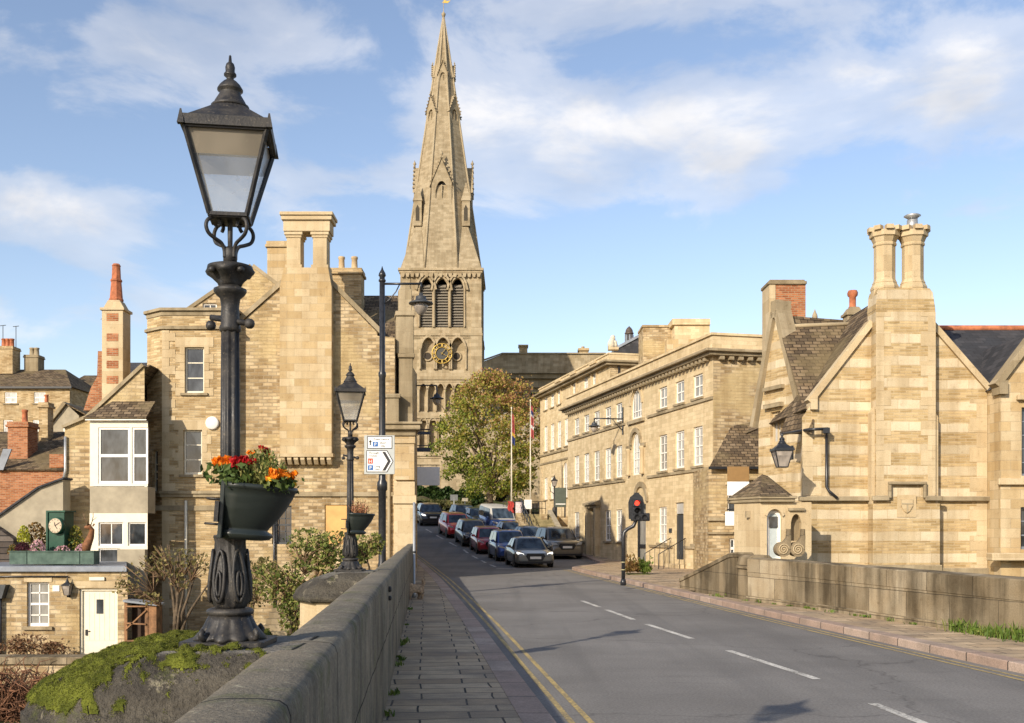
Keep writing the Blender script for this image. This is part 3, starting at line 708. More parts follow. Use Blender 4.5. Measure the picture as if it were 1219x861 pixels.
    b = MB(); b.lathe([(.028, 1.56), (.028, 1.625), (.02, 1.635), (.010, 1.64), (.011, 1.742), (.02, 1.748)], 16); b.build('spigot', M_iron, t, uv=False)
    for k in range(4):
        a = lantern_rz+math.pi/4+k*math.pi/2; b = MB()
        pr = [(.026, 1.59), (.028, 1.62), (.042, 1.645), (.072, 1.658), (.102, 1.674), (.114, 1.70), (.108, 1.724), (.086, 1.741), (.066, 1.748), (.052, 1.738), (.048, 1.722), (.058, 1.71)]
        b.tube(smooth_pts([(r*math.cos(a), r*math.sin(a), z) for r, z in pr], 4), .0078, 10); b.build('scroll_bracket', M_iron, t, uv=False)
    # lantern: square, tapering, four panes
    ln = thing('lantern', None, None, (0, 0, 0), lantern_rz); ln.parent = t
    ln['label'] = None; del ln['label']
    return ln
def lantern(parent, z0, zt, hb, ht, mat=None, sub=True, glass=None, soot=None):
    """z0 bottom, zt eave; hb, ht half widths. Returns parts under a mesh called lantern_frame."""
    mt = mat or M_iron
    f = MB()
    def c(k, h, z): s = ((-1, -1), (1, -1), (1, 1), (-1, 1))[k]; return (s[0]*h, s[1]*h, z)
    bw = ht*.075
    for k in range(4): f.bar(c(k, hb, z0), c(k, ht, zt), bw*1.25)
    for k in range(4):
        f.bar(c(k, hb, z0), c((k+1) % 4, hb, z0), bw*1.2); f.bar(c(k, ht, zt), c((k+1) % 4, ht, zt), bw)
    H = zt-z0
    f.box(-hb*.98, hb*.98, -hb*.98, hb*.98, z0-bw, z0-bw*.2)
    fo = f.build('lantern_frame', mt, parent, uv=False)
    # gallery band with corner ears
    g_ = MB(); e = ht*1.05
    for k in range(4): 
        a, b2 = Vector(c(k, e, zt+.022*ht/.17)), Vector(c((k+1) % 4, e, zt+.022*ht/.17)); g_.bar(a, b2, .018*ht/.17, .042*ht/.17)
    for k in range(4):
        p = Vector(c(k, e*1.02, zt+.05*ht/.17)); g_.loft([[p+Vector((x*.014*ht/.17, y*.014*ht/.17, -.05*ht/.17)) for x, y in ((-1, -1), (1, -1), (1, 1), (-1, 1))], [p+Vector((x*.003, y*.003, .012*ht/.17)) for x, y in ((-1, -1), (1, -1), (1, 1), (-1, 1))]], smooth=False)
    g_.build('gallery', mt, fo, uv=False)
    s = ht/.17
    rf = MB(); rb = .075*s
    def sq(h, z, rnd_): 
        out = []
        for i in range(32):
            a = 2*math.pi*i/32-math.pi*.75; q = max(abs(math.cos(a)), abs(math.sin(a))); rs = h/q; out.append(((rs*(1-rnd_)+h*rnd_)*math.cos(a), (rs*(1-rnd_)+h*rnd_)*math.sin(a), z))
        return out
    rf.loft([sq(ht*.99, zt+.045*s, 0), sq(ht*.55, zt+.115*s, .25), sq(rb, zt+.145*s, 1)], smooth=False)
    rf.build('roof', mt, fo, uv=False)
    v = MB(); z = zt+.14*s
    v.lathe([(rb*1.08, z), (rb*1.10, z+.012*s), (rb*.95, z+.02*s), (rb*.86, z+.035*s), (rb*.62, z+.065*s), (rb*.60, z+.075*s), (rb*.74, z+.082*s), (rb*.74, z+.088*s), (rb*.60, z+.105*s), (rb*.38, z+.122*s), (rb*.22, z+.13*s), (rb*.20, z+.138*s), (rb*.36, z+.148*s), (rb*.36, z+.155*s), (rb*.26, z+.165*s), (rb*.28, z+.185*s), (rb*.22, z+.20*s), (rb*.10, z+.208*s), (rb*.07, z+.235*s), (.001, z+.24*s)], 20)
    v.build('finial', mt, fo, uv=False)
    for k in range(4):
        i = .94; zz = .70
        a, b2 = Vector(c(k, hb*i, z0+.004)), Vector(c((k+1) % 4, hb*i, z0+.004)); d, e2 = Vector(c(k, ht*i, zt-.004)), Vector(c((k+1) % 4, ht*i, zt-.004))
        m1, m2 = a.lerp(d, zz), b2.lerp(e2, zz)
        p = MB(); p.add([a, b2, m2, m1], [(0, 1, 2, 3)]); p.build('pane', glass or M_lamp, fo, uv=False)
        p = MB(); p.add([m1, m2, e2, d], [(0, 1, 2, 3)]); p.build('pane', soot or M_lampsoot, fo, uv=False)
    bl = MB(); bl.box(-ht*.9, ht*.9, -ht*.9, ht*.9, zt-.012*s, zt-.004*s); bl.build('reflector', M_greymetal, fo, uv=False)
    return fo

def bridge_lamp(name, label, x, y, z):
    t = thing(name, label, 'street lamp', (x, y, z), 0, 'ornate lamps on the bridge piers')
    ln = lamp_parts(t, R(4.7)); bpy.data.objects.remove(ln)
    fo = lantern(t, 1.752, 2.072, .074, .159); fo.rotation_euler = (0, 0, R(4.7+4)); 
    return t
bridge_lamp('street_lamp', 'large black cast iron lamp with square glass lantern on the mossy pier in the foreground', LX1, LY1, TOPZ+.0)
bridge_lamp('street_lamp', 'smaller looking black cast iron lamp with square lantern on the bare second pier', LX2, LY2, TOPZ)

# planters hung on the lamp columns
def planter(x, y, z, label, rz, tilt, plants, s=1.0):
    t = thing('hanging_planter', label, 'planter', (x, y, z), rz, 'half bowl planters on the lamps'); t.rotation_euler = (0, tilt, rz); t.scale = (1, 1, 1)
    b = MB(); n = 18
    def ring(a, w, zz, x0=0.0): return [(x0+a*math.cos(q)**.9*s, w*math.sin(q)*s, zz*s) for q in [-math.pi/2+math.pi*i/n for i in range(n)]+[math.pi/2-.0001]]
    b.loft([ring(.155, .10, 0), ring(.19, .118, .006), ring(.205, .128, .022), ring(.203, .128, .03), ring(.178, .112, .044), ring(.185, .117, .055), ring(.222, .132, .10), ring(.255, .144, .15), ring(.278, .152, .195), ring(.288, .156, .222), ring(.296, .160, .224), ring(.300, .163, .236), ring(.294, .159, .247), ring(.282, .15, .247), ring(.27, .142, .225)], smooth=True)
    o = b.build('bowl', M_planter, t, uv=False)
    b = MB(); b.box(-.018*s, .0, -.155*s, .155*s, .0, .252*s); b.build('back_plate', M_planter, t, uv=False, bevel=.003)
    for zz in (.06, .17): b = MB(); b.tube([(-.01*s, -.05*s, zz*s), (-.085*s, -.055*s, zz*s), (-.085*s, .055*s, zz*s), (-.01*s, .05*s, zz*s)], .006*s, 6); b.build('clamp', M_iron, t, uv=False)
    b = MB(); b.box(-.035*s, -.018*s, -.175*s, -.15*s, .07*s, .16*s); b.build('hinge', M_iron, t, uv=False)
    return t
def planter_mat():
    m, g, bs, out = newmat('black_planter_plastic'); ob = g.n('TexCoord').outputs['Object']
    a = g.noise(g.vmap(ob, (4, 4, 26)), 1, 4, .6).outputs[0]
    setp(g, bs, col=g.mix(a, (.010, .014, .012), (.024, .031, .027)), rough=g.ramp(a, ((.3, .28), (.7, .5))), spec=.5); return m
M_planter = planter_mat()
M_leafg = foliage('bedding_leaf', ((.04, .075, .02), (.085, .13, .03), (.17, .20, .06)))
M_heath = foliage('heather_leaf', ((.10, .15, .03), (.20, .23, .06), (.33, .27, .10)))
M_orange = foliage('orange_petals', ((.75, .16, .01), (.85, .26, .015), (.88, .36, .03)))
M_red = foliage('red_petals', ((.28, .006, .012), (.48, .012, .012), (.40, .02, .03)))
M_pinkf = foliage('pink_petals', ((.62, .32, .36), (.72, .48, .48), (.55, .30, .42)))
M_yel = foliage('yellow_petals', ((.75, .45, .02), (.85, .60, .05)))
def flowers(name, label, par, spots, petal, leafm, r, fs=.022, leafs=26, spread=.03, h=.05, heads=1):
    """one bedding plant: leaves plus flower heads, each head its own part"""
    c0 = Vector(spots[0]); t = thing(name, label, 'plant', c0, 0)
    lf = MB()
    for p in spots:
        p = Vector(p)-c0
        for _ in range(leafs): lf.leaf((p.x+r.gauss(0, spread), p.y+r.gauss(0, spread), p.z+r.uniform(-.01, h)), r.uniform(.5, 1.1)*fs*.7, r, 2.0, .6)
    lf.build('leaves', leafm, t, recalc=False, uv=False)
    for p in spots:
        p = Vector(p)-c0; fl = MB()
        for hd in range(heads):
            q = p+Vector((r.gauss(0, spread*.7), r.gauss(0, spread*.7), h+r.uniform(-.012, .018)))
            for k in range(16):
                a = r.uniform(0, 6.28); e = r.uniform(.1, 1.2); rr = fs*.55*r.uniform(.5, 1)
                fl.leaf(q+Vector((rr*math.cos(a)*math.cos(e), rr*math.sin(a)*math.cos(e), rr*math.sin(e))), fs*.8, r, 1.1, .4)
        fl.build('flower', petal, t, recalc=False, uv=False)
    return t
def heather(name, label, c, rx, ry, h, r, n, sz, mat):
    t = thing(name, label, 'plant', c); b = MB()
    for _ in range(n):
        a = r.uniform(0, 6.28); q = r.random()**.5; bx, by = rx*.35*q*math.cos(a), ry*.35*q*math.sin(a); tx, ty = rx*q*math.cos(a), ry*q*math.sin(a); hh = h*(1-.55*q*q)*r.uniform(.65, 1.05)
        for k in range(9):
            s = (k+1)/9; p = (bx+(tx-bx)*s+r.gauss(0, .004), by+(ty-by)*s+r.gauss(0, .004), hh*s); b.leaf(p, sz*(1.1-.5*s), r, 3.0, 1.0)
    b.build('leaves', mat, t, recalc=False, uv=False); return t
r = random.Random(21)
px0, py0, pz0 = LX1+.002, LY1-.075, ZP(641, LY1-.09)
PT = Matrix.Rotation(R(7), 3, 'Y')
planter(px0, py0, pz0, 'black half bowl planter hung on the large foreground lamp, full of orange and red flowers', R(8), R(4.5), None, .91)
def pl(x, y, dz=.23): return (px0+x, py0+y, pz0+dz-x*.10)
flowers('bedding_plant', 'orange pansies at the lamp side of the large planter', None, [pl(.015, -.06), pl(.035, -.10), pl(.05, -.05), pl(.0, -.11)], M_orange, M_leafg, r, .034, 34, .024, .06, 3)
flowers('bedding_plant', 'dark red flowers between orange pansies and heather in the large planter', None, [pl(.075, -.10), pl(.09, -.06), pl(.085, -.02), pl(.065, -.09, .21)], M_red, M_leafg, r, .032, 34, .024, .07, 3)
heather('heather_plant', 'bushy green heather in the middle of the large planter', pl(.15, -.02, .215), 1.0*.105, .11, .165, r, 170, .013, M_heath)
flowers('bedding_plant', 'red blooms rising from the top of the heather in the large planter', None, [pl(.14, .02, .315), pl(.165, .03, .315)], M_red, M_leafg, r, .022, 10, .015, .05, 2)
flowers('bedding_plant', 'orange blooms peeping out of the top of the heather in the large planter', None, [pl(.115, .0, .31), pl(.16, .01, .29)], M_orange, M_leafg, r, .020, 10, .015, .05, 2)
flowers('bedding_plant', 'orange and yellow pansies at the outer tip of the large planter', None, [pl(.225, -.06), pl(.24, -.02), pl(.20, -.09), pl(.26, .0)], M_orange, M_leafg, r, .032, 30, .022, .035, 3)
flowers('bedding_plant', 'yellow pansies along the outer rim of the large planter', None, [pl(.255, -.045, .215), pl(.215, -.105, .22), pl(.27, .02, .22)], M_yel, M_leafg, r, .020, 8, .015, .02, 1)
p2 = (LX2-.01, LY2-.07, ZP(636, LY2))
planter(*p2, 'black half bowl planter hung on the second lamp, holding a small reddish shrub', R(8), R(2), None)
heather('bedding_plant', 'straggly pink and orange plant in the planter of the second lamp', (p2[0]+.13, p2[1], p2[2]+.22), .15, .12, .20, r, 70, .014, foliage('autumn_sprigs', ((.30, .14, .06), (.45, .20, .12), (.22, .20, .05))))

# ================================================================ tall lighting columns
def big_lantern(t, x, y, z, s=1.0):
    b = MB(); b.lathe([(.02, .30), (.05, .30), (.055, .22), (.12, .215), (.14, .19), (.145, .12), (.16, .10), (.27, .05), (.33, .03), (.335, 0), (.30, -.005)], 24, (0, 0, 0))
    b.v = [(p[0]*s+x, p[1]*s+y, p[2]*s+z) for p in b.v]; h = b.build('lantern_hood', M_darkmetal, t, uv=False)
    b = MB(); b.lathe([(.20, 0.0), (.19, -.10), (.15, -.20), (.08, -.29), (.01, -.31)], 20); b.v = [(p[0]*s+x, p[1]*s+y, p[2]*s+z) for p in b.v]; b.build('bowl', M_frost, h, uv=False)
    return h
YC = 27.3
cx0 = XP(455, YC); ztop = ZP(326, YC)
t = thing('lighting_column', 'tall slim black lighting column with a bracket lantern and road sign, beside the gabled house', 'street light', (cx0, YC, -1.6))
b = MB(); o = 1.6
b.lathe([(.13, 0), (.13, .9), (.10, 1.0), (.10, 2.3), (.12, 2.4), (.12, 2.48), (.10, 2.55), (.10, ZP(585, YC)+o), (.135, ZP(583, YC)+o), (.135, ZP(575, YC)+o), (.09, ZP(571, YC)+o), (.085, ZP(450, YC)+o), (.10, ZP(448, YC)+o), (.10, ZP(444, YC)+o), (.075, ZP(442, YC)+o), (.07, ztop+o)], 16)
b.build('pole', M_blackp, t, uv=False)
b = MB(); b.lathe([(.07, 0), (.095, .02), (.095, .06), (.06, .08), (.06, .12), (.10, .17), (.085, .23), (.03, .33), (.004, .42)], 14, (0, 0, ztop+o-.22)); b.build('finial', M_blackp, t, uv=False)
zarm = ZP(338, YC)+o; xa = XP(501, YC)-cx0
b = MB(); b.tube([(0, 0, zarm), (xa, 0, zarm)], .03, 10); b.tube([(0, 0, zarm-.55), (.18, 0, zarm-.42), (.36, 0, zarm-.2), (.46, 0, zarm)], .016, 8); b.tube([(xa, 0, zarm+.04), (xa, 0, zarm-.15)], .028, 8)
b.build('arm', M_blackp, t, uv=False)
big_lantern(t, xa, 0, ZP(362, YC)+o, .95)
# road sign on the column
SW = .001*YC/F*1000  # metres per pixel
sg = thing('road_sign', 'grey backed direction sign for town centre and through routes fixed to the tall lighting column', 'road sign', (XP(452.5, YC), YC-.13, ZP(565, YC)), R(0))
mpx = YC/F
W, H = 36*mpx, 46*mpx
b = MB(); b.box(-W/2, W/2, -.012, .012, 0, H); b.build('board', plain('sign_grey', (.42, .44, .42), .45, var=.04), sg, bevel=.006)
M_swhite = plain('sign_white', (.80, .80, .77), .4, var=.03); M_sblack = plain('sign_black', (.02, .02, .022), .45); M_sblue = plain('sign_blue', (.02, .12, .36), .4); M_sred = plain('sign_red', (.60, .07, .03), .4)
def flat(poly, y0, y1, name, mat, par): b = MB(); b.prism(poly, 'y', y0, y1); return b.build(name, mat, par, uv=False)
def sx(px): return (px-452.5)*mpx
def sz(py): return (565-py)*mpx
def text(body, par, x, z, size, y, mat, name='lettering', align='LEFT'):
    cu = bpy.data.curves.new('text', 'FONT'); cu.body = body; cu.size = size; cu.extrude = .002; cu.align_x = align; cu.resolution_u = 3
    o = bpy.data.objects.new('text', cu); COL.objects.link(o); bpy.context.view_layer.update()
    me = bpy.data.meshes.new_from_object(o.evaluated_get(bpy.context.evaluated_depsgraph_get())); bpy.data.objects.remove(o); me.name = name
    me.materials.clear(); me.materials.append(mat)
    ob = link(name, me, par, (x, y, z)); ob.rotation_euler = (R(90), 0, 0); return ob
# co-ordinates read from the sign itself
def S(zx, zy): return (425+zx/10.76, 500+zy/10.76)
def spx(zx, zy): a = S(zx, zy); return (sx(a[0]), sz(a[1]))
pb_ = [spx(140, 215), spx(460, 215), spx(460, 375), spx(140, 375)]
up = flat(pb_, -.016, -.0115, 'upper_panel', M_sblack, sg); up2 = [spx(150, 225), spx(450, 225), spx(450, 365), spx(150, 365)]
flat(up2, -.020, -.0165, 'panel_face', M_swhite, up)
lw = flat([spx(130, 395), spx(395, 395), spx(475, 535), spx(395, 675), spx(130, 675)], -.016, -.0115, 'lower_panel', M_sblack, sg)
flat([spx(140, 405), spx(388, 405), spx(463, 535), spx(388, 665), spx(140, 665)], -.020, -.0165, 'panel_face', M_swhite, lw)
flat([spx(332, 415), spx(372, 415), spx(442, 535), spx(372, 655), spx(332, 655), spx(402, 535)], -.024, -.0205, 'chevron', M_sblack, lw)
flat([spx(172, 330), spx(172, 290), spx(158, 290), spx(180, 262), spx(202, 290), spx(188, 290), spx(188, 330)], -.024, -.0205, 'arrow', M_sblack, up)
for (x0, y0, x1, y1, ch, mt, pa) in ((212, 285, 278, 348, 'P', M_sblue, up), (150, 498, 214, 566, 'H', M_sred, lw), (150, 585, 216, 648, 'P', M_sblue, lw)):
    q = flat([spx(x0, y0), spx(x1, y0), spx(x1, y1), spx(x0, y1)], -.024, -.0205, 'symbol', mt, pa)
    c = spx((x0+x1)/2, y1-9); text(ch, q, c[0], c[1], 5.6*mpx, -.0265, M_swhite, 'letter', 'CENTER')
for (s_, x, y, pa) in (('Town centre', 218, 266, up), ('Short', 300, 312, up), ('stay', 310, 350, up), ('Through', 158, 440, lw), ('routes', 165, 476, lw), ('Long', 232, 612, lw), ('stay', 240, 646, lw)):
    c = spx(x, y); text(s_, pa, c[0], c[1], 3.55*mpx, -.0235, M_sblack)
for q_ in (.22, .75): b = MB(); b.box(-.16, .16, .012, .06, H*q_, H*(q_+.05)); b.build('clip', M_greymetal, sg, uv=False)
# small pole at the corner of the gabled house
Yp = 26.0
t = thing('pole', 'thin pale grey metal pole standing at the foot of the left parapet beside the dog', 'pole', (XP(493, Yp), Yp, KH))
b = MB(); b.lathe([(.05, 0), (.05, .12), (.034, .14), (.032, 2.35), (.0, 2.36)], 12); b.build('tube', M_greymetal, t, uv=False)
b = MB(); b.lathe([(.04, 0), (.04, .05)], 12, (0, 0, 1.1)); b.build('band', M_darkmetal, t, uv=False)
# ================================================================ building kit
def clip_top(poly, a, b):
    """keep the part of poly (x,z) under the line a->b (a.x < b.x)"""
    def side(p): return (b[0]-a[0])*(p[1]-a[1])-(b[1]-a[1])*(p[0]-a[0])
    out = []
    for i in range(len(poly)):
        p, q = poly[i], poly[(i+1) % len(poly)]; sp, sq = side(p), side(q)
        if sp <= 1e-9: out.append(p)
        if (sp < -1e-9 and sq > 1e-9) or (sp > 1e-9 and sq < -1e-9):
            t = sp/(sp-sq); out.append((p[0]+(q[0]-p[0])*t, p[1]+(q[1]-p[1])*t))
    return out
def archpts(x0, x1, zs, z1, kind, n=10):
    c = (x0+x1)/2; w = (x1-x0)/2; h = z1-zs; out = []
    for i in range(n+1):
        t = i/n
        if kind == 'round': a = math.pi*(1-t); out.append((c+w*math.cos(a), zs+h*math.sin(a)))
        else:
            s = abs(2*t-1); x = c+w*(2*t-1); out.append((x, zs+h*(1-s**1.9)**.62))
    return out
def spring(o):
    w = o[1]-o[0]; return o[3]-(w*.5 if o[4] == 'round' else w*.85)
def wallface(mb, z0, tops, ops=(), y=0.0, rev=.18, back=False):
    """front face at depth y with openings (x0,x1,z0,z1,arch) and reveals"""
    ops = [tuple(o)+(None,)*(5-len(o)) for o in ops]
    xs = sorted(set([round(p[0], 5) for p in tops]+[round(v, 5) for o in ops for v in o[:2]])); X0, X1 = tops[0][0], tops[-1][0]
    xs = [x for x in xs if X0-1e-4 <= x <= X1+1e-4]
    zm = max(p[1] for p in tops); zs = sorted(set([z0, zm]+[v for o in ops for v in o[2:4] if z0 < v < zm]))
    def top(x):
        for a, b in zip(tops, tops[1:]):
            if a[0]-1e-6 <= x <= b[0]+1e-6 and b[0]-a[0] > 1e-6: return a[1]+(b[1]-a[1])*(x-a[0])/(b[0]-a[0])
        return tops[-1][1]
    for xa, xb in zip(xs, xs[1:]):
        if xb-xa < 1e-5: continue
        ta, tb = top(xa+1e-4), top(xb-1e-4)
        for za, zb in zip(zs, zs[1:]):
            mx, mz = (xa+xb)/2, (za+zb)/2
            if any(o[0] < mx < o[1] and o[2] < mz < o[3] for o in ops): continue
            if za >= max(ta, tb): continue
            poly = [(xa, za), (xb, za), (xb, zb), (xa, zb)]
            if zb > min(ta, tb): poly = clip_top(poly, (xa, ta), (xb, tb))
            if len(poly) >= 3: mb.add([(p[0], y, p[1]) for p in poly], [tuple(range(len(poly)))])
    for o in ops:
        x0, x1, a, b, k = o[:5]
        if k:
            s = spring(o); ap = archpts(x0, x1, s, b, k); h = len(ap)//2
            mb.add([(p[0], y, p[1]) for p in [(x0, b)]+ap[:h+1]], [tuple(range(h+2))]); mb.add([(p[0], y, p[1]) for p in ap[h:]+[(x1, b)]], [tuple(range(len(ap)-h+1))])
            ring = [(x0, a)]+ap+[(x1, a)]
        else: ring = [(x0, a), (x0, b), (x1, b), (x1, a)]
        n = len(ring)
        for i in range(n):
            p, q = ring[i], ring[(i+1) % n]; mb.add([(p[0], y, p[1]), (q[0], y, q[1]), (q[0], y+rev, q[1]), (p[0], y+rev, p[1])], [(0, 1, 2, 3)])
    return mb
WC = {}
def window(par, o, y, cols=2, rows=2, frame=None, pane=None, fw=.055, bar=.022, sill=None, sillh=.09, surround=None, sash=True, sy=None, name='window', sw=.12):
    o = tuple(o)+(None,)*(5-len(o)); x0, x1, z0, z1, k = o[:5]; w, h = x1-x0, z1-z0; frame = frame or M_white; pane = pane or M_pane
    key = (round(w, 2), round(h, 2), cols, rows, k, frame.name, pane.name, fw, bar, sash)
    if key not in WC:
        m = MB(); sp = None
        if k:
            sp = spring((0, w, 0, h, k)); ap = archpts(0, w, sp, h, k, 14); ctr = (w/2, sp)
            inn = [(ctr[0]+(p[0]-ctr[0])*(1-fw*2/w), ctr[1]+(p[1]-ctr[1])*(1-fw*2/w)) for p in ap]
            for i in range(len(ap)-1):
                q = [ap[i], ap[i+1], inn[i+1], inn[i]]; m.prism(q, 'y', 0, .07)
            m.box(0, fw, 0, .07, 0, sp); m.box(w-fw, w, 0, .07, 0, sp)
        else: m.box(0, fw, 0, .07, 0, h); m.box(w-fw, w, 0, .07, 0, h); m.box(fw, w-fw, 0, .07, h-fw, h)
        m.box(fw, w-fw, -.01, .07, 0, fw*1.3)
        if sash and rows > 1: zz = h*.5 if not k else sp*.52; m.box(fw, w-fw, .005, .06, zz-bar, zz+bar)
        hh = h if not k else h-fw
        for c in range(1, cols): xx = w*c/cols; m.box(xx-bar/2, xx+bar/2, .012, .05, fw, (hh-fw) if not k else sp+math.sqrt(max(.0, 1-((xx-w/2)/(w/2))**2))*(h-sp)-fw)
        for r_ in range(1, rows):
            if sash and rows % 2 == 0 and r_ == rows//2: continue
            zz = (h if not k else sp)*r_/rows; m.box(fw, w-fw, .012, .05, zz-bar/2, zz+bar/2)
        me = m.mesh('window_frame', frame, uv=False)
        p = MB()
        if k: q = [(0.01, .01)]+archpts(0.01, w-.01, sp, h-.01, k, 14)+[(w-.01, .01)]; p.add([(a[0], .034, a[1]) for a in q], [tuple(range(len(q)))])
        else: p.add([(.01, .034, .01), (w-.01, .034, .01), (w-.01, .034, h-.01), (.01, .034, h-.01)], [(0, 1, 2, 3)])
        WC[key] = (me, p.mesh('pane', pane, recalc=False, uv=False))
    fr_, pn = WC[key]
    wo = link(name, fr_, par, (x0, y, z0)); link('pane', pn, wo)
    if sill: b = MB(); b.box(-sw, w+sw, -y-.09+(sy or 0), .0, -sillh, -.004); b.build('sill', sill, wo)
    if surround:
        b = MB(); e = .13; d0 = -y-.035+(sy or 0); d1 = -y+.10+(sy or 0)
        b.box(-e, -.004, d0, d1, -.004, h+e); b.box(w+.004, w+e, d0, d1, -.004, h+e); b.box(-.004, w+.004, d0, d1, h+.004, h+e); b.build('surround', surround, wo)
    return wo
def copings(par, pts, h, y0, y1, mat, name='verge_coping'):
    for a, b in zip(pts, pts[1:]): m = MB(); coping_run(m, [a, b], 0, h, y0, y1); m.build(name, mat, par)
def coping_run(mb, pts, w, h, y0, y1):
    """sloping coping along a gable line in the facade plane"""
    for a, b in zip(pts, pts[1:]):
        d = Vector((b[0]-a[0], b[1]-a[1])); n = Vector((-d.y, d.x)).normalized()*h
        if n.y < 0: n = -n
        mb.prism([a, b, (b[0]+n.x, b[1]+n.y), (a[0]+n.x, a[1]+n.y)], 'y', y0, y1)
def tilesheet(name, mat, par, poly, th=.06):
    """a roof slope: 4 corner points (eave a, eave b, ridge b, ridge a) with thickness"""
    p = [Vector(q) for q in poly]; n = (p[1]-p[0]).cross(p[2]-p[0]).normalized()*th
    m = MB(); k = len(p); m.add([*p, *[q-n for q in p]], [tuple(range(k)), tuple(range(2*k-1, k-1, -1))]+[(i, k+i, k+(i+1) % k, (i+1) % k) for i in range(k)])
    return m.build(name, mat, par)
def chimney_pot(par, x, y, z, h=.6, r=.14, mat=None, oct_=False):
    b = MB(); b.lathe([(r*1.1, 0), (r*1.1, h*.08), (r*.9, h*.12), (r*.8, h*.8), (r*.95, h*.84), (r*.98, h*.95), (r*.85, h), (r*.6, h), (r*.55, h*.7)], 8 if oct_ else 14, (x, y, z), smooth=not oct_)
    return b.build('chimney_pot', mat or M_pot, par, uv=False)
def pipe(par, pts, r_=.045, mat=None, name='downpipe'):
    b = MB(); b.tube(pts, r_, 10); return b.build(name, mat or M_blackp, par, uv=False)
# ================================================================ left side: gabled stone house at the bridge end
YA = 38.3
A = Fr((XP(168, YA), YA, -2.2), 0.0)
ta = thing('stone_house', 'large gabled stone house with tall chimney breast and bay tower, behind the lamps', 'house', A.o)
ax = lambda px, dy=0: A.u(px, dy)
az = lambda py, dy=0: A.z(py, 168, dy)
# gable wall (plane y=0 is the gable; the bay stands in front at y=-1.1)
gl, gr = ax(262), ax(449)
apx, apz = ax(366), az(308)
eL = az(408); eR = az(396)
W1 = ax(470)
ops = [(ax(386.5), ax(416.5), az(648), az(601)), (ax(324), ax(347), az(648), az(602))]
aL, aR, apz = ax(346), ax(386), az(331)
b = MB(); wallface(b, 0, [(gl, eL), (aL, apz), (aR, apz), (gr, eR), (gr+.01, az(400)), (W1, az(402))], ops, rev=.12)
D = 9.0
b.add([(W1, 0, 0), (W1, D, 0), (W1, D, az(402)), (W1, 0, az(402))], [(0, 1, 2, 3)]); b.add([(gl, 0, 0), (gl, D, 0), (gl, D, eL), (gl, 0, eL)], [(0, 1, 2, 3)])
b.build('wall', M_rubble, ta, recalc=False)
b = MB(); o = ops[0]; b.box(o[0]+.01, o[1]-.01, .05, .1, o[2], o[3]-.01); b.build('ochre_infill', plain('ochre_plain', (.60, .36, .13), .8, var=.12, scale=2), ta)  # plain ochre slab filling the wall opening
window(ta, ops[1], .08, 3, 3, M_darkmetal, M_pane, .05, .03)
# verge coping
copings(ta, [(gl-.15, eL-.06), (aL, apz)], .16, -.08, .32, M_cornice); copings(ta, [(aR, apz), (gr+.12, eR-.06)], .16, -.08, .32, M_cornice)
# roof running back
tilesheet('roof', M_tile, ta, [(gr+.15, .2, eR-.05), (gr+.15, D, eR-.05), (aR, D, apz), (aR, .2, apz)])
tilesheet('roof', M_tile, ta, [(gl-.15, D, eL-.05), (gl-.15, .2, eL-.05), (aL, .2, apz), (aL, D, apz)])
# chimney breast on corbels, with two-pillar top
cb0, cb1 = ax(336), ax(397); yb = -.42
b = MB(); b.box(cb0, cb1, yb, .0, az(541), az(345)); b.prism([(cb0, az(345)), (cb1, az(345)), (ax(393), az(322)), (ax(341), az(322))], 'y', yb, .35); b.box(ax(341), ax(393), 0.0, .45, az(345), az(322.5))
b.build('chimney_breast', M_ashlar, ta)
b = MB(); b.box(cb0-.06, cb1+.06, yb-.05, 0, az(545), az(541)); cbr = b.build('corbel_shelf', M_dress, ta)
for k in range(8):
    x = cb0+.1+(cb1-cb0-.2)*k/7; c = MB(); c.prism([(0, 0), (yb, 0), (yb, -.1), (yb*.6, -.26), (0, -.28)], 'x', x-.075, x+.075); c.build('corbel', M_dress, cbr, (0, 0, az(545)))
for xa_, xb_ in ((ax(341.5), ax(362)), (ax(372.5), ax(393))):
    b = MB(); b.box(xa_, xb_, yb+.05, .36, az(322)+.003, az(318)); b.box(xa_+.06, xb_-.06, yb+.1, .31, az(318), az(286)); b.box(xa_+.02, xb_-.02, yb+.07, .34, az(286), az(283)); b.box(xa_-.02, xb_+.02, yb+.03, .38, az(283), az(279.5)); b.build('stack_pillar', M_dress, ta, bevel=.015)
b = MB(); b.box(ax(340), ax(395), yb+.02, .4, az(279)+.002, az(266)); b.box(ax(338), ax(397.5), yb-.06, .48, az(266), az(261)); b.box(ax(336.5), ax(399), yb-.12, .54, az(261), az(257)); b.build('stack_cap', M_dress, ta, bevel=.015)
# bay tower on the left with chamfered corner and plain parapet
yF = -.50; bx0 = ax(168, yF); bx1 = ax(193, yF); bx2 = ax(278, yF); zt = az(375, yF)
bo = [(ax(220, yF), ax(243, yF), az(468, yF), az(413.5, yF)), (ax(218.5, yF), ax(240.5, yF), az(565, yF), az(512, yF))]
b = MB(); wallface(b, 0, [(bx1, zt), (bx2, zt)], bo, y=yF, rev=.16)
b.add([(bx2, yF, 0), (bx2, 0.3, 0), (bx2, 0.3, zt), (bx2, yF, zt)], [(0, 1, 2, 3)])
ch = .62
b.add([(bx0, yF+ch, 0), (bx0, 6, 0), (bx0, 6, zt), (bx0, yF+ch, zt)], [(0, 1, 2, 3)])
b.add([(bx0, yF+ch, zt-.02), (bx1, yF, zt-.02), (bx2, yF, zt-.02), (bx2, 6, zt-.02), (bx0, 6, zt-.02)], [(0, 1, 2, 3, 4)])
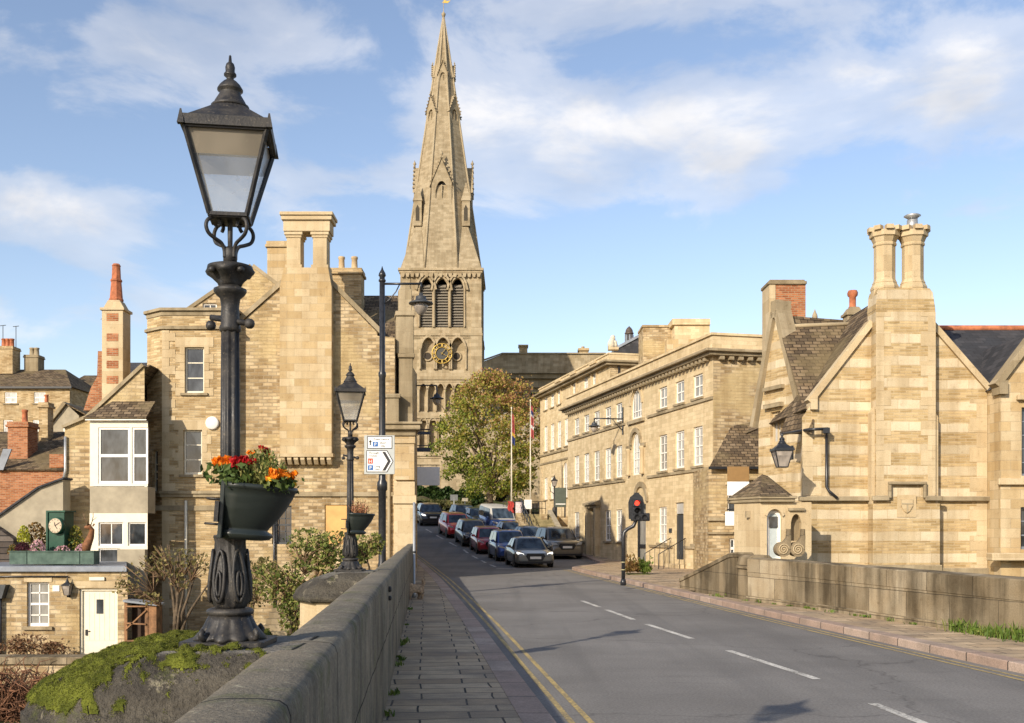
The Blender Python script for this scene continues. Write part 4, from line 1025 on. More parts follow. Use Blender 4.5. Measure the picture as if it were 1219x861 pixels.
# chamfer facet with a narrow slit window
L = math.hypot(bx1-bx0, ch)
cf = MB(); so_ = (L*.35, L*.72, az(587, yF), az(535, yF)); wallface(cf, 0, [(0, zt), (L, zt)], [so_], rev=.14)
th = math.atan2(-ch, bx1-bx0)
for f in cf.f: pass
cf.v = [(bx0+p[0]*math.cos(th)-p[1]*math.sin(th), yF+ch+p[0]*math.sin(th)+p[1]*math.cos(th), p[2]) for p in cf.v]
b.add(cf.v, cf.f)
b.build('bay_wall', M_thin, ta, recalc=False)
w = window(ta, (0, so_[1]-so_[0], so_[2], so_[3]), .0, 1, 3, M_cream, M_pane, .05, .03)
w.location = (bx0+so_[0]*math.cos(th)-.1*math.sin(th), yF+ch+so_[0]*math.sin(th)+.1*math.cos(th), so_[2]); w.rotation_euler = (0, 0, th)
window(ta, bo[0], yF+.1, 1, 3, M_cream, M_pane, .06, .035, sill=M_cornice, sash=False, sy=yF, sw=.14); window(ta, bo[1], yF+.1, 1, 3, M_cream, M_pane, .06, .035, sill=M_cornice, sash=False, sy=yF, sw=.14)
def baypoly(e): return [(bx0-e, 6), (bx0-e, yF+ch-e*.4), (bx1-e*.4, yF-e), (bx2+e, yF-e), (bx2+e, .2), (bx2+e, 6)]
b = MB(); b.prism(baypoly(.03), 'z', zt-.02, zt+.14); b.prism(baypoly(.09), 'z', zt-.52, zt-.42); b.prism(baypoly(.12), 'z', zt+.14, zt+.24); b.build('bay_parapet', M_cornice, ta)
zs_ = az(588, yF)
b = MB(); b.prism(baypoly(.10), 'z', zs_-.12, zs_+.0); b.prism(baypoly(.16), 'z', zs_, zs_+.1); b.build('string_course', M_cornice, ta)
b = MB(); b.box(bx2+.1, W1, -.10, .0, az(591), az(586)); b.build('string_course', M_cornice, ta)
b = MB(); b.box(ax(185, yF), bx2-.3, yF-.05, yF, az(608, yF), az(602, yF)); b.build('lintel_band', M_cornice, ta)
# pale dressed quoins on bay corners
def quoins(par, x, y, z0, z1, dirs, mat, h=.30, name='quoins', th=.02, ln=(.48, .26)):
    b = MB(); k = 0; z = z0
    while z < z1-.05:
        zz = min(z+h-.006, z1); l = ln[k % 2]
        for d in dirs: b.box(min(x, x+d*l), max(x, x+d*l), y-th, y-.001, z, zz)
        z += h; k += 1
    return b.build(name, mat, par)
quoins(ta, bx1, yF, 0, zt-.55, (1,), M_dress); 
for o in bo:
    s = MB(); e = .16; k = 0; z = o[2]-.1
    while z < o[3]+.25:
        l = (.34, .18)[k % 2]
        if z < o[3]: s.box(o[0]-l, o[0]-.002, yF-.015, yF-.001, z, z+.29); s.box(o[1]+.002, o[1]+l, yF-.015, yF-.001, z, z+.29)
        z += .30; k += 1
    s.box(o[0]-.34, o[1]+.34, yF-.018, yF-.001, o[3]+.003, o[3]+.36); s.build('window_dressing', M_dress, ta)
pipe(ta, [(ax(222, yF), yF-.07, az(596, yF)), (ax(222, yF), yF-.07, .3)], .05, M_cream)
b = MB(); b.lathe([(.24, 0), (.24, .07), (.20, .10), (.001, .11)], 20); o = b.build('alarm_box', M_white, ta, (ax(253, yF), yF, az(504, yF)), uv=False); o.rotation_euler = (R(90), 0, 0)
pipe(ta, [(ax(327), -.06, az(590)), (ax(327), -.06, .2)], .05)
pipe(ta, [(ax(463.5), -.1, az(520)), (ax(463.5), -.1, .4)], .06, M_cornice)
# classical street corner on the right: pilaster, plinth, cornice, pedestals
pil0, pil1 = ax(470, -.3), ax(492, -.3)
shear = lambda v: [(p[0]-.16*max(0, p[1]), p[1], p[2]) for p in v]
b = MB(); b.box(W1-.02, pil1, -.12, 8, az(735), az(520)); b.v = shear(b.v); b.build('street_front_wall', M_ashlar, ta)
b = MB(); b.box(pil0, pil1+.04, -.30, 0.3, az(572), az(529)); b.box(pil0-.05, pil1+.07, -.35, .35, az(529), az(521)); b.build('pilaster', M_ashlar, ta, bevel=.01)
b = MB(); b.box(pil0-.02, pil1+.06, -.32, .32, az(590), az(574)); b.box(pil0-.06, pil1+.12, -.40, .45, az(600), az(590)); b.box(pil0-.02, pil1+.08, -.34, .4, az(735), az(601)); b.v = shear(b.v); b.build('plinth', M_dress, ta, bevel=.01)
b = MB(); b.box(ax(458), pil1+.10, -.36, 8, az(520)+.003, az(513)); b.box(ax(455), pil1+.28, -.55, 8, az(513), az(507)); b.box(ax(454), pil1+.36, -.63, 8, az(507), az(504)); b.v = shear(b.v); b.build('cornice', M_cornice, ta, bevel=.02)
b = MB(); b.box(ax(461), ax(476), -.25, .6, az(503.5), az(475)); b.box(ax(459.5), ax(478), -.30, .65, az(475), az(470)); b.box(ax(475), ax(492), .2, 7, az(503.5), az(425)); b.box(ax(474), ax(494), .12, 7, az(425), az(420)); b.box(ax(472), ax(493), .2, .9, az(420), az(375)); b.box(ax(471), ax(494.5), .14, .98, az(375), az(369)); b.box(ax(475), ax(491), .3, .8, az(369), az(342)); b.prism([(ax(476), az(342)), (ax(490), az(342)), (ax(487), az(333)), (ax(479), az(333))], 'y', .4, .7); b.v = shear(b.v); b.build('parapet_pedestal', M_cornice, ta, bevel=.02)
# second roof behind, ridge parallel to the picture, and chimneys
tilesheet('roof', M_tile, ta, [(ax(398), 1.0, az(398)), (ax(478), 1.0, az(398)), (ax(478), 5.0, az(352, 5)), (ax(398), 5.0, az(352, 5))])
def stack(par, x0, x1, y0, y1, z0, z1, mat, pots=(), cap=True, potmat=None, ph=.55, name='chimney', pr=.14):
    b = MB(); b.box(x0, x1, y0, y1, z0, z1-.25)
    if cap: b.box(x0-.07, x1+.07, y0-.07, y1+.07, z1-.25, z1-.14); b.box(x0-.03, x1+.03, y0-.03, y1+.03, z1-.14, z1)
    else: b.box(x0, x1, y0, y1, z1-.249, z1)
    o = b.build(name, mat, par, bevel=.012)
    for px_ in pots: chimney_pot(o, px_, (y0+y1)/2, z1-.01, ph, pr, potmat)
    return o
d = 3.0
stack(ta, ax(394, d), ax(430, d), d, d+.9, az(395, d), az(319, d), M_thin, (ax(404.5, d), ax(420, d)), ph=.56)
stack(ta, ax(318, d), ax(343, d), d, d+.9, az(380, d), az(287, d), M_ashlar)
# rear gable of rubble with a small window
dg = 1.6; g0, g1, ga = ax(212, dg), ax(341, dg), ax(300, dg)
so2 = (ax(241, dg), ax(258, dg), az(374, dg), az(361, dg)); b = MB(); wallface(b, az(440, dg), [(g0, az(378, dg)), (ga, az(318, dg)), (g1, az(349, dg))], [so2], y=dg, rev=.12)
b.build('rear_gable', M_rubble, ta, recalc=False); window(ta, so2, dg+.08, 2, 1, M_white, M_pane, .06, .03)
copings(ta, [(g0-.1, az(381, dg)), (ga, az(318, dg)), (g1, az(349, dg))], .13, dg-.06, dg+.3, M_cornice)
tilesheet('roof', M_tile, ta, [(ga, dg+.2, az(320, dg)), (g0-.1, dg+.2, az(382, dg)), (g0-.1, dg+6, az(382, dg)), (ga, dg+6, az(320, dg))]); tilesheet('roof', M_tile, ta, [(ga, dg+.2, az(320, dg)), (g1, dg+.2, az(349, dg)), (g1, dg+6, az(349, dg)), (ga, dg+6, az(320, dg))])

# street side beyond: terrace with shop front edges, lanterns and hanging signs
dsa = math.atan2(1, -.150); s0 = Vector((XP(492, YA)+.02, YA+.6, 0))
tb = thing('terrace_building', 'street terrace seen edge on beyond the gabled house, with projecting cornices', 'terrace', (s0.x, s0.y, .2), dsa-math.pi/2)
# local x to the right (towards the street), local y up the hill
b = MB(); 
for i, (y0, y1, h, e) in enumerate(((8.2, 16, 7.6, .02), (16.05, 24, 7.2, -.06), (24.05, 36, 7.8, -.02))):
    b.box(-7, e-.35, y0, y1, -1.5, h)
b.build('wall', M_ashlar, tb)
for i, (y0, y1, h, e) in enumerate(((8.2, 16, 7.6, .02), (16.05, 24, 7.2, -.06), (24.05, 36, 7.8, -.02))):
    b = MB(); b.box(e-.4, e-.02, y0, y1, h-.6, h-.3); b.box(e-.4, e+.06, y0, y1, h-.3, h); b.box(e-.4, e-.12, y0, y1, 3.3, 3.7); b.build('cornice', M_cornice, tb)
    tilesheet('roof', M_tile, tb, [(e-.5, y0, h-.1), (e-.5, y1, h-.1), (-3.5, y1, h+2.6), (-3.5, y0, h+2.6)])
    for k in range(3):
        yy_ = y0+1.2+(y1-y0-2.4)*k/2
        for zz_ in (1.2, 4.3): 
            w = window(tb, (0, .95, 0, 1.7), 0, 2, 4, M_white, M_curtain); w.location = (e-.30, yy_-.4, zz_); w.rotation_euler = (0, 0, R(90))
Ys = 52
def hang(name, label, cat, px, py0, py1, w_px, Y, mat, grp=None, box=False):
    t = thing(name, label, cat, (XP(px, Y), Y, ZP(py1, Y)), 0, grp); k = Y/F; W = w_px*k; H = (py1-py0)*k
    b = MB(); b.box(-W/2, W/2, -.03, .03, 0, H); b.build('board', mat, t, bevel=.01)
    b = MB(); b.tube([(-W/2-.35, 0, H+.10), (W/2, 0, H+.10)], .025, 6); b.build('bracket', M_blackp, t, uv=False)
    for s in (-.35, .35): c = MB(); c.tube([(s*W, 0, H+.1), (s*W, 0, H)], .012, 5); c.build('hanger', M_blackp, t, uv=False)
    return t
M_signblue = plain('sign_navy', (.055, .065, .09), .5, var=.1)
hang('hanging_sign', 'dark blue blade sign projecting from the terrace, upper of the two', 'shop sign', 504.5, 514, 517.5, 16, Ys, M_signblue)
hang('hanging_sign', 'dark blue blade sign projecting from the terrace, lower of the two', 'shop sign', 504.5, 533, 538, 16, Ys, M_signblue)
hang('blank_sign', 'large blank pale grey sign board hung beneath a dark beam', 'shop sign', 510, 556, 578, 27, 56, plain('pale_grey_board', (.80, .80, .78), .6, var=.04))
Yl = 47
t = thing('wall_lantern', 'dark bracket lantern projecting from the left terrace, in front of the church arcade', 'street light', (XP(496, Yl), Yl, ZP(480, Yl)))
b = MB(); xa = XP(520, Yl)-XP(496, Yl); zz_ = ZP(459, Yl)-ZP(480, Yl); b.tube([(-.25, 0, zz_), (xa, 0, zz_)], .028, 8); b.tube([(xa, 0, zz_), (xa, 0, .2)], .03, 8); b.build('arm', M_blackp, t, uv=False)
big_lantern(t, xa, 0, ZP(475, Yl)-ZP(480, Yl), .95)
Yw = 45.5
t = thing('iron_bracket', 'scrolled black iron sign bracket low on the left terrace', 'bracket', (XP(494, Yw), Yw, ZP(516, Yw)))
b = MB(); b.tube([(-.2, 0, .15), (.62, 0, .18)], .02, 6); b.build('bar', M_blackp, t, uv=False)
b = MB(); b.tube([(.14*(1-q/30)*math.cos(q*.4)+.12, 0, .0+.14*(1-q/30)*math.sin(q*.4)) for q in range(26)], .014, 6); b.build('scroll', M_blackp, t, uv=False)
# beam beneath the signs
# ================================================================ cottage with white bay window
YB = 36.8
B = Fr((XP(78, YB), YB, -2.0), 0); tc = thing('cottage', 'narrow stone cottage with a white timber bay window, squeezed left of the large gabled house', 'house', B.o)
bx = lambda px, dy=0: B.u(px, dy)
bz = lambda py, dy=0: B.z(py, 78, dy)
b = MB(); wallface(b, 0, [(bx(77), bz(508)), (bx(107), bz(497)), (bx(110), bz(495)), (bx(172), bz(437))], [], rev=.1)
b.add([(bx(77), 0, 0), (bx(77), 5, 0), (bx(77), 5, bz(508)), (bx(77), 0, bz(508))], [(0, 1, 2, 3)]); b.build('wall', M_rubble, tc, recalc=False)
b = MB(); coping_run(b, [(bx(76), bz(510)), (bx(106), bz(497.5))], 0, .1, -.12, .3); coping_run(b, [(bx(106), bz(497)), (bx(172), bz(436))], 0, .12, -.08, .3); b.build('verge', M_cornice, tc)
tilesheet('roof', M_tile, tc, [(bx(106), .2, bz(497)), (bx(106), 6, bz(497)), (bx(176), 6, bz(434)), (bx(176), .2, bz(434))])
# bay: box with its own mossy roof
yv = -.75; v0, v1 = bx(107, yv), bx(176, yv)
tilesheet('bay_roof', M_tile, tc, [(v0-.15, yv-.2, bz(498, yv)), (v1, yv-.2, bz(498, yv)), (v1, -.02, bz(478)), (v0+.5, -.02, bz(478))])
b = MB(); b.box(v0-.1, v1, yv-.16, yv-.1, bz(501, yv), bz(498, yv)-.05); b.build('bay_fascia', M_white, tc)
w1 = (bx(117, yv), bx(154.5, yv), bz(576, yv), bz(509, yv)); w2 = (bx(157, yv), bx(176, yv), bz(576, yv), bz(509, yv))
b = MB(); wallface(b, bz(579, yv), [(v0, bz(501, yv)), (v1, bz(501, yv))], [w1, w2], y=yv, rev=.1); b.add([(v0, yv, bz(579, yv)), (v0, 0, bz(579, yv)), (v0, 0, bz(498, yv)), (v0, yv, bz(498, yv))], [(0, 1, 2, 3)])
b.build('bay_timber', M_cream, tc, recalc=False)
window(tc, w1, yv+.03, 1, 2, M_white, M_pane, .07, .05); window(tc, w2, yv+.03, 1, 2, M_white, M_pane, .07, .05)
M_vblind = plain('vertical_blind', (.42, .41, .38), .8, var=.05)
for k in range(6): 
    x = w1[0]+.12+k*(w1[1]-w1[0]-.2)/6; c = MB(); c.box(x, x+.09, yv+.09, yv+.1, (w1[2]+w1[3])/2+.05, w1[3]-.08); c.build('blind_slat', M_vblind, tc)
b = MB(); b.box(v0, v1, yv, 0, bz(611, yv), bz(579.5, yv)-.004); b.build('bay_apron', M_render, tc)
w3 = (bx(117.5, yv), bx(147, yv), bz(650, yv), bz(622, yv)); w4 = (bx(152.5, yv), bx(174, yv), bz(650, yv), bz(622, yv)); w5 = (bx(117.5, yv), bx(143, yv), bz(684, yv), bz(653, yv))
b = MB(); wallface(b, bz(690, yv), [(v0, bz(611, yv)-.004), (v1, bz(611, yv)-.004)], [w3, w4, w5], y=yv-.03, rev=.1); b.add([(v0, yv-.03, bz(690, yv)), (v0, 0, bz(690, yv)), (v0, 0, bz(611, yv)), (v0, yv-.03, bz(611, yv))], [(0, 1, 2, 3)]); b.build('lower_bay_timber', M_cream, tc, recalc=False)
for w_, c_ in ((w3, 2), (w4, 1), (w5, 1)): window(tc, w_, yv+.03, c_, 1, M_white, M_pane, .05, .03)
b = MB(); b.prism([(bx(143.5, yv), bz(710, yv)), (bx(176, yv), bz(710, yv)), (bx(176, yv), bz(654, yv)), (bx(143.5, yv), bz(654, yv))], 'y', yv-.3, yv-.04); b.build('buttress', M_render, tc)
pipe(tc, [(bx(79), -.07, bz(520)), (bx(79), -.07, bz(560)), (bx(75), -.07, bz(580))], .05, M_greymetal)
# tall banded chimney with terracotta top, rising behind
dch = 4.0; Yc_ = YB+dch
c0, c1 = bx(126, dch), bx(151, dch)
tch = thing('tall_chimney', 'tall slim stone chimney with brick bands and a tapered terracotta top, behind the cottage', 'chimney', (XP(138.5, Yc_), Yc_, ZP(480, Yc_)))
Wc = (c1-c0)/2; H = ZP(372, Yc_)-ZP(480, Yc_)
b = MB(); b.box(-Wc, Wc, -.4, .4, -2.5, H); b.box(-Wc-.06, Wc+.06, -.46, .46, H, H+.10); b.prism([(-Wc, H+.10), (Wc, H+.10), (Wc*.55, H+.42), (-Wc*.55, H+.42)], 'y', -.28, .28); b.build('stack', M_dress, tch, bevel=.01)
for k, py in enumerate((380, 404, 421, 436, 454)): c = MB(); c.box(-Wc*.55, Wc*.55, -.412, -.401, ZP(py+4.5, Yc_)-ZP(480, Yc_), ZP(py-4.5, Yc_)-ZP(480, Yc_)); c.build('brick_band', M_brick, tch)
b = MB(); b.lathe([(.26, 0), (.27, .08), (.24, .12), (.19, .75), (.22, .78), (.21, .85), (.17, .88), (.15, 1.35), (.17, 1.38), (.12, 1.46)], 8, (0, 0, H+.42), smooth=False, ph=R(22.5)); b.build('terracotta_top', M_terra, tch, uv=False)
t = thing('tv_aerial', 'thin television aerial on a mast beside the tall banded chimney', 'aerial', (XP(125, Yc_), Yc_+.2, ZP(440, Yc_)))
b = MB(); b.tube([(0, 0, -1), (0, 0, 2.1)], .018, 6); b.build('mast', M_greymetal, t, uv=False)
b = MB(); b.tube([(-.25, 0, 2.0), (.3, 0, 1.95)], .012, 5); b.build('boom', M_greymetal, t, uv=False)
for k in range(5): c = MB(); c.tube([(-.2+k*.11, -.15, 1.99-k*.01), (-.2+k*.11, .15, 1.99-k*.01)], .008, 4); c.build('element', M_greymetal, t, uv=False)
t = thing('chimney_stack', 'sloped red brick chimney leaning against the tall banded chimney', 'chimney', (XP(118, Yc_+3), Yc_+3, ZP(490, Yc_+3)))
b = MB(); k = (Yc_+3)/F; b.prism([(-14*k, 0), (14*k, 0), (14*k, 70*k), (3*k, 70*k), (2*k, 40*k), (-6*k, 25*k)], 'y', -.4, .4); b.build('stack', M_brick, t)
# ================================================================ flat roofed annex with terrace
YX = 31.2
X = Fr((XP(-40, YX), YX, -1.95), 0); tx = thing('annex', 'single storey stone annex with white door, small paned window and flat roof terrace', 'annex', X.o)
xx = lambda px, dy=0: X.u(px, dy)
xz = lambda py, dy=0: X.z(py, 0, dy)
door = (xx(94.5), xx(140), 0, xz(701)); win = (xx(32), xx(58.5), xz(746), xz(693))
b = MB(); wallface(b, -.6, [(xx(-200), xz(681)), (xx(152), xz(681))], [(door[0], door[1], -.2, door[3]), win], rev=.2); xe = xx(150, 5.2); b.add([(xx(152), 0, -.6), (xe, 5.2, -.6), (xe, 5.2, xz(681)), (xx(152), 0, xz(681))], [(0, 1, 2, 3)]); b.build('wall', M_rubble, tx, recalc=False)
b = MB(); b.prism([(xx(-200), -.12), (xx(153), -.12), (xx(151, 5.2), 5.2), (xx(-200), 5.2)], 'z', xz(681), xz(674)); b.build('flat_roof', M_lead, tx, bevel=.02)
window(tx, win, .1, 2, 4, M_white, M_curtain, .07, .035, sill=M_cornice)
dd = MB(); dd.box(door[0]+.06, door[1]-.06, .12, .17, -.2, door[3]-.06); dr = dd.build('door', M_cream, tx)
for k in range(6): 
    x = door[0]+.12+k*(door[1]-door[0]-.24)/6; c = MB(); c.box(x, x+(door[1]-door[0]-.24)/6-.012, .112, .119, .45, door[3]-.14); c.build('board', M_cream, dr)
c = MB(); xm = (door[0]+door[1])/2; c.box(xm-.10, xm+.10, .098, .111, xz(731), xz(714)); c.build('door_window', M_pane, dr)
c = MB(); c.box(door[0]+.14, door[0]+.20, .08, .112, xz(757), xz(750)); c.tube([(door[0]+.17, .09, xz(752)), (door[0]+.28, .09, xz(752))], .012, 6); c.build('handle', M_blackp, dr, uv=False)
c = MB(); c.box(door[0], door[0]+.06, .06, .2, -.2, door[3]); c.box(door[1]-.06, door[1], .06, .2, -.2, door[3]); c.box(door[0]+.06, door[1]-.06, .06, .2, door[3]-.06, door[3]); c.build('door_frame', M_cream, tx)
for x0, x1, z0, z1 in ((xx(90), xx(145), xz(700), xz(692)), (xx(29), xx(62), xz(693), xz(687))): c = MB(); c.box(x0, x1, -.02, -.001, z0, z1); c.build('lintel', M_dress, tx)
c = MB(); c.box(xx(107), xx(125), -.06, -.021, xz(691), xz(687)); c.build('name_plate', M_cream, tx)
c = MB(); c.box(xx(63), xx(71), -.025, -.001, xz(704), xz(697)); c.build('wall_plate', M_white, tx)
pipe(tx, [(xx(-60), -.05, xz(686.5)), (xx(82), -.05, xz(686.5))], .022, name='pipe')
t = thing('wall_lantern', 'small black carriage lantern on the annex wall beside the white door', 'lantern', (XP(82.5, YX), YX-.14, ZP(709, YX)))
lantern(t, .02, .30, .07, .12, M_blackp, glass=M_frost, soot=M_frost)
c = MB(); c.box(-.03, .03, .1, .14, -.05, .35); c.tube([(0, .12, -.02), (0, .0, -.04), (0, 0, .02)], .015, 6); c.build('bracket', M_blackp, t, uv=False)
# hopper and pipe at the picture's left edge
pipe(tx, [(xx(2), -.12, xz(710)), (xx(2), -.12, 0)], .06, M_darkmetal)
c = MB(); c.prism([(-.22, .4), (.22, .4), (.10, 0), (-.10, 0)], 'y', -.15, .13); c.build('hopper', M_darkmetal, tx, (xx(3), -.12, xz(712)))
# terrace things
zt_ = ZP(673.5, YX+1)
k = (YX+.5)/F
M_greenp = plain('faded_green_paint', (.075, .115, .09), .8, var=.35, scale=4, c2=(.04, .07, .055), bumps=.2); M_dgreen = plain('dark_green_paint', (.012, .06, .035), .45, var=.2)
Yt = YX+.5
t = thing('planter_box', 'long green wooden planter box on the flat roof of the annex', 'planter', (XP(61, Yt), Yt, ZP(672, Yt)))
for x0, x1 in ((-50, -29.3), (-28.7, 33.7), (34.3, 51)): c = MB(); c.box(x0*k, x1*k, 0, .42, 0, 15*k); c.build('panel', M_greenp, t, bevel=.01)
for x0, x1 in ((-50, -29.3), (-28.7, 33.7), (34.3, 51)): c = MB(); c.box(x0*k-.02, x1*k+.01, -.03, .45, 15*k, 16*k); c.build('rim', M_greenp, t)
Yk = Yt+.75
t = thing('clock_cabinet', 'dark green cabinet with a round clock standing behind the planter box', 'clock', (XP(71, Yk), Yk, ZP(672, Yk)), R(-14))
k = Yk/F
c = MB(); c.box(-11*k, 11*k, -.16, .3, 0, 62*k); c.build('case', M_dgreen, t, bevel=.01)
c = MB(); c.box(-13*k, 13*k, -.2, .34, 62*k, 64*k); c.box(-13*k, -10.5*k, -.2, -.1, 0, 62*k); c.build('frame', M_dgreen, t)
c = MB(); c.box(-17*k, -13.2*k, -.05, .25, 36*k, 57*k); c.build('side_box', M_dgreen, t, bevel=.01)
c = MB(); c.lathe([(9.8*k, 0), (9.8*k, .13), (8.6*k, .15)], 28); o = c.build('clock_rim', M_dgreen, t, (3*k, -.16, 46*k), uv=False); o.rotation_euler = (R(90), 0, 0)
c = MB(); c.lathe([(8.7*k, 0), (8.7*k, .012)], 28); f = c.build('clock_face', plain('aged_dial', (.50, .40, .28), .6), t, (3*k, -.305, 46*k), uv=False); f.rotation_euler = (R(90), 0, 0)
for a_, l_ in ((R(30), 6.5*k), (R(-50), 5*k), (R(100), 4*k)):
    c = MB(); c.bar((0, 0, .016), (l_*math.cos(a_), l_*math.sin(a_), .016), .022, .006); c.build('clock_hand', M_blackp, f, uv=False)
for q in range(12): a_ = q*math.pi/6; c = MB(); c.bar((7*k*math.cos(a_), 7*k*math.sin(a_), .014), (8.2*k*math.cos(a_), 8.2*k*math.sin(a_), .014), .02, .004); c.build('hour_mark', M_blackp, f, uv=False)
r = random.Random(77)
def mound(name, label, px, py, w_px, h_px, Y, petal, leafm, n=260, ls=.05, frac=.75):
    kk = Y/F; t = thing(name, label, 'plant', (XP(px, Y), Y, ZP(py, Y))); W, H = w_px*kk/2, h_px*kk
    for nm, mt, cnt in (('leaves', leafm, int(n*.6)), ('blossom', petal, int(n*frac))):
        c = MB()
        for _ in range(cnt):
            a = r.uniform(0, 6.28); e = math.acos(r.uniform(0, 1)); q = 1 if nm == 'blossom' else r.uniform(.5, .96); c.leaf((W*math.sin(e)*math.cos(a)*q, W*.7*math.sin(e)*math.sin(a)*q, H*math.cos(e)*q), ls*r.uniform(.7, 1.3), r, 1.4)
        c.build(nm, mt, t, recalc=False, uv=False)
    return t
Yq = Yt+.2
M_fern = foliage('bronze_shrub', ((.14, .08, .03), (.26, .15, .05), (.20, .18, .05)))
M_lime = foliage('lime_conifer', ((.30, .33, .03), (.50, .48, .05), (.38, .42, .06)))
M_green = foliage('shrub_green', ((.035, .06, .015), (.07, .11, .025), (.13, .16, .04)))
M_purple = foliage('purple_leaf', ((.06, .02, .03), (.11, .03, .04)))
mound('chrysanthemum', 'pale pink mounded chrysanthemum on the planter, left of the green clock', 45, 658, 17, 15, Yq, M_pinkf, M_green)
mound('chrysanthemum', 'low pale pink flowers in front of the green clock cabinet', 74, 659, 19, 9, Yq, M_pinkf, M_green)
mound('chrysanthemum', 'pale pink mounded flowers on the planter next to the brown animal figure', 98, 659, 17, 11, Yq, M_pinkf, M_green)
mound('dwarf_conifer', 'bright yellow green dwarf conifer on the roof terrace', 28, 645, 15, 19, Yq+.3, M_lime, M_lime, 300, .05)
mound('bowl_plant', 'dark purple leaved plant in a low bowl at the left of the planter', 27, 655, 17, 9, Yq, M_purple, M_purple, 200)
mound('shrub', 'bronze autumn shrub behind the pink chrysanthemum on the roof terrace', 42, 660, 30, 38, Yq+.6, M_fern, M_fern, 420, .07)
mound('shrub', 'yellow green shrub between the green clock and the brown animal figure', 90, 660, 20, 34, Yq+.6, foliage('yellow_shrub', ((.10, .12, .02), (.25, .24, .04), (.40, .30, .06))), M_green, 380, .06)
mound('shrub', 'small reddish plant at the left end of the roof terrace planter', 15, 660, 12, 12, Yq, M_fern, M_green, 160, .05)
# deer figure (brown, antlers of twigs)
t = thing('deer_figure', 'brown deer figure with thin twig antlers at the right end of the planter', 'garden figure', (XP(106, Yq), Yq, ZP(656, Yq)))
k = Yq/F
c = MB(); c.tube([(-5*k, 0, 0), (-2*k, 0, 8*k), (2*k, 0, 17*k), (3.5*k, 0, 25*k), (1*k, -.04, 29*k), (-4*k, -.1, 28*k)], [.15, .13, .10, .075, .085, .035], 10)
for s in (-1, 1): c.leaf((2*k+s*.05, s*.08, 31*k), .10, r, 1.8, .3)
c.build('body', plain('brown_figure', (.20, .085, .035), .8, var=.3, scale=9), t, uv=False)
for s in (-1, 1):
    c = MB(); c.tube([(1*k, s*.04, 29*k), (0+s*2*k, s*.12, 36*k), (s*4*k-1*k, s*.16, 46*k)], [.016, .012, .006], 5); c.tube([(s*2*k, s*.12, 36*k), (s*6*k, s*.18, 40*k)], [.01, .005], 5); c.tube([(s*3*k, s*.14, 40*k), (s*1*k, s*.2, 45*k)], [.009, .004], 5); c.build('antler', M_twig, t, uv=False)
# garden things by the annex
t = thing('log_store', 'rickety wooden crate store with crossed battens standing beside the white door', 'wooden store', (XP(168, YX-.2), YX-.2, ZP(782, YX)))
k = YX/F; W = 36*k; H = 66*k
for nm, a_, b_ in [('post', (-W/2, 0, 0), (-W/2, 0, H)), ('post', (W*.18, 0, 0), (W*.18, 0, H)), ('batten', (-W/2, -.03, H*.5), (W*.18, -.03, H*.85)), ('batten', (-W/2, -.03, H*.3), (W*.18, -.03, H*.32)), ('batten', (-W/2, -.03, H*.62), (W*.18, -.03, H*.6)), ('batten', (-W/2, -.03, H*.25), (W*.18, -.03, H*.03)), ('batten', (-W/2, -.03, H*.92), (W*.18, -.03, H*.92))]:
    c = MB(); c.bar(a_, b_, .085, .04); c.build(nm, M_wood, t, uv=False)
c = MB(); c.box(W*.2, W/2, .0, .5, 0, H*.95); c.build('side_panel', M_wood, t)
c = MB(); c.box(-W*.5, W*.5, .5, .54, 0, H*.95); c.build('back_panel', plain('dark_old_wood', (.05, .03, .02), .9), t)
c = MB(); c.prism([(-W*.56, H), (W*.56, H*.93), (W*.56, H*.96), (-W*.56, H*1.04)], 'y', -.1, .6); c.build('lid', M_lead, t)
# ================================================================ houses further left
YD = 46
D_ = Fr((XP(0, YD), YD, -1.5), 0); td = thing('brick_house', 'red brick outbuilding with a dark tiled roof at the left edge, behind the roof terrace', 'house', D_.o)
q = lambda px, dy=0: D_.u(px, dy)
qz = lambda py, dy=0: D_.z(py, 0, dy)
b = MB(); b.box(q(-120), q(76), 0, 6, -1, qz(557)); b.build('wall', M_brick, td)
tilesheet('roof', M_tile, td, [(q(-120), -.15, qz(559)), (q(78), -.15, qz(559)), (q(78), 4.2, qz(514, 4.2)), (q(-120), 4.2, qz(514, 4.2))])
b = MB(); b.box(q(60), q(77), -.1, .3, qz(557), qz(541)); b.build('brick_upstand', M_brick, td)
b = MB(); b.prism([(q(-2), qz(560)), (q(7), qz(535)), (q(17), qz(535)), (q(7), qz(560))], 'y', -.25, -.17); b.build('roof_flashing', M_lead, td)
stack(td, q(9, 1), q(33, 1), 1, 2, qz(560, 1), qz(502, 1), M_brick, (q(23.5, 1),), potmat=M_terra, ph=.6)
stack(td, q(46, 3), q(57, 3), 3, 3.6, qz(540, 3), qz(479, 3), M_thin, (q(52, 3),), potmat=M_terra, ph=.4, pr=.10)
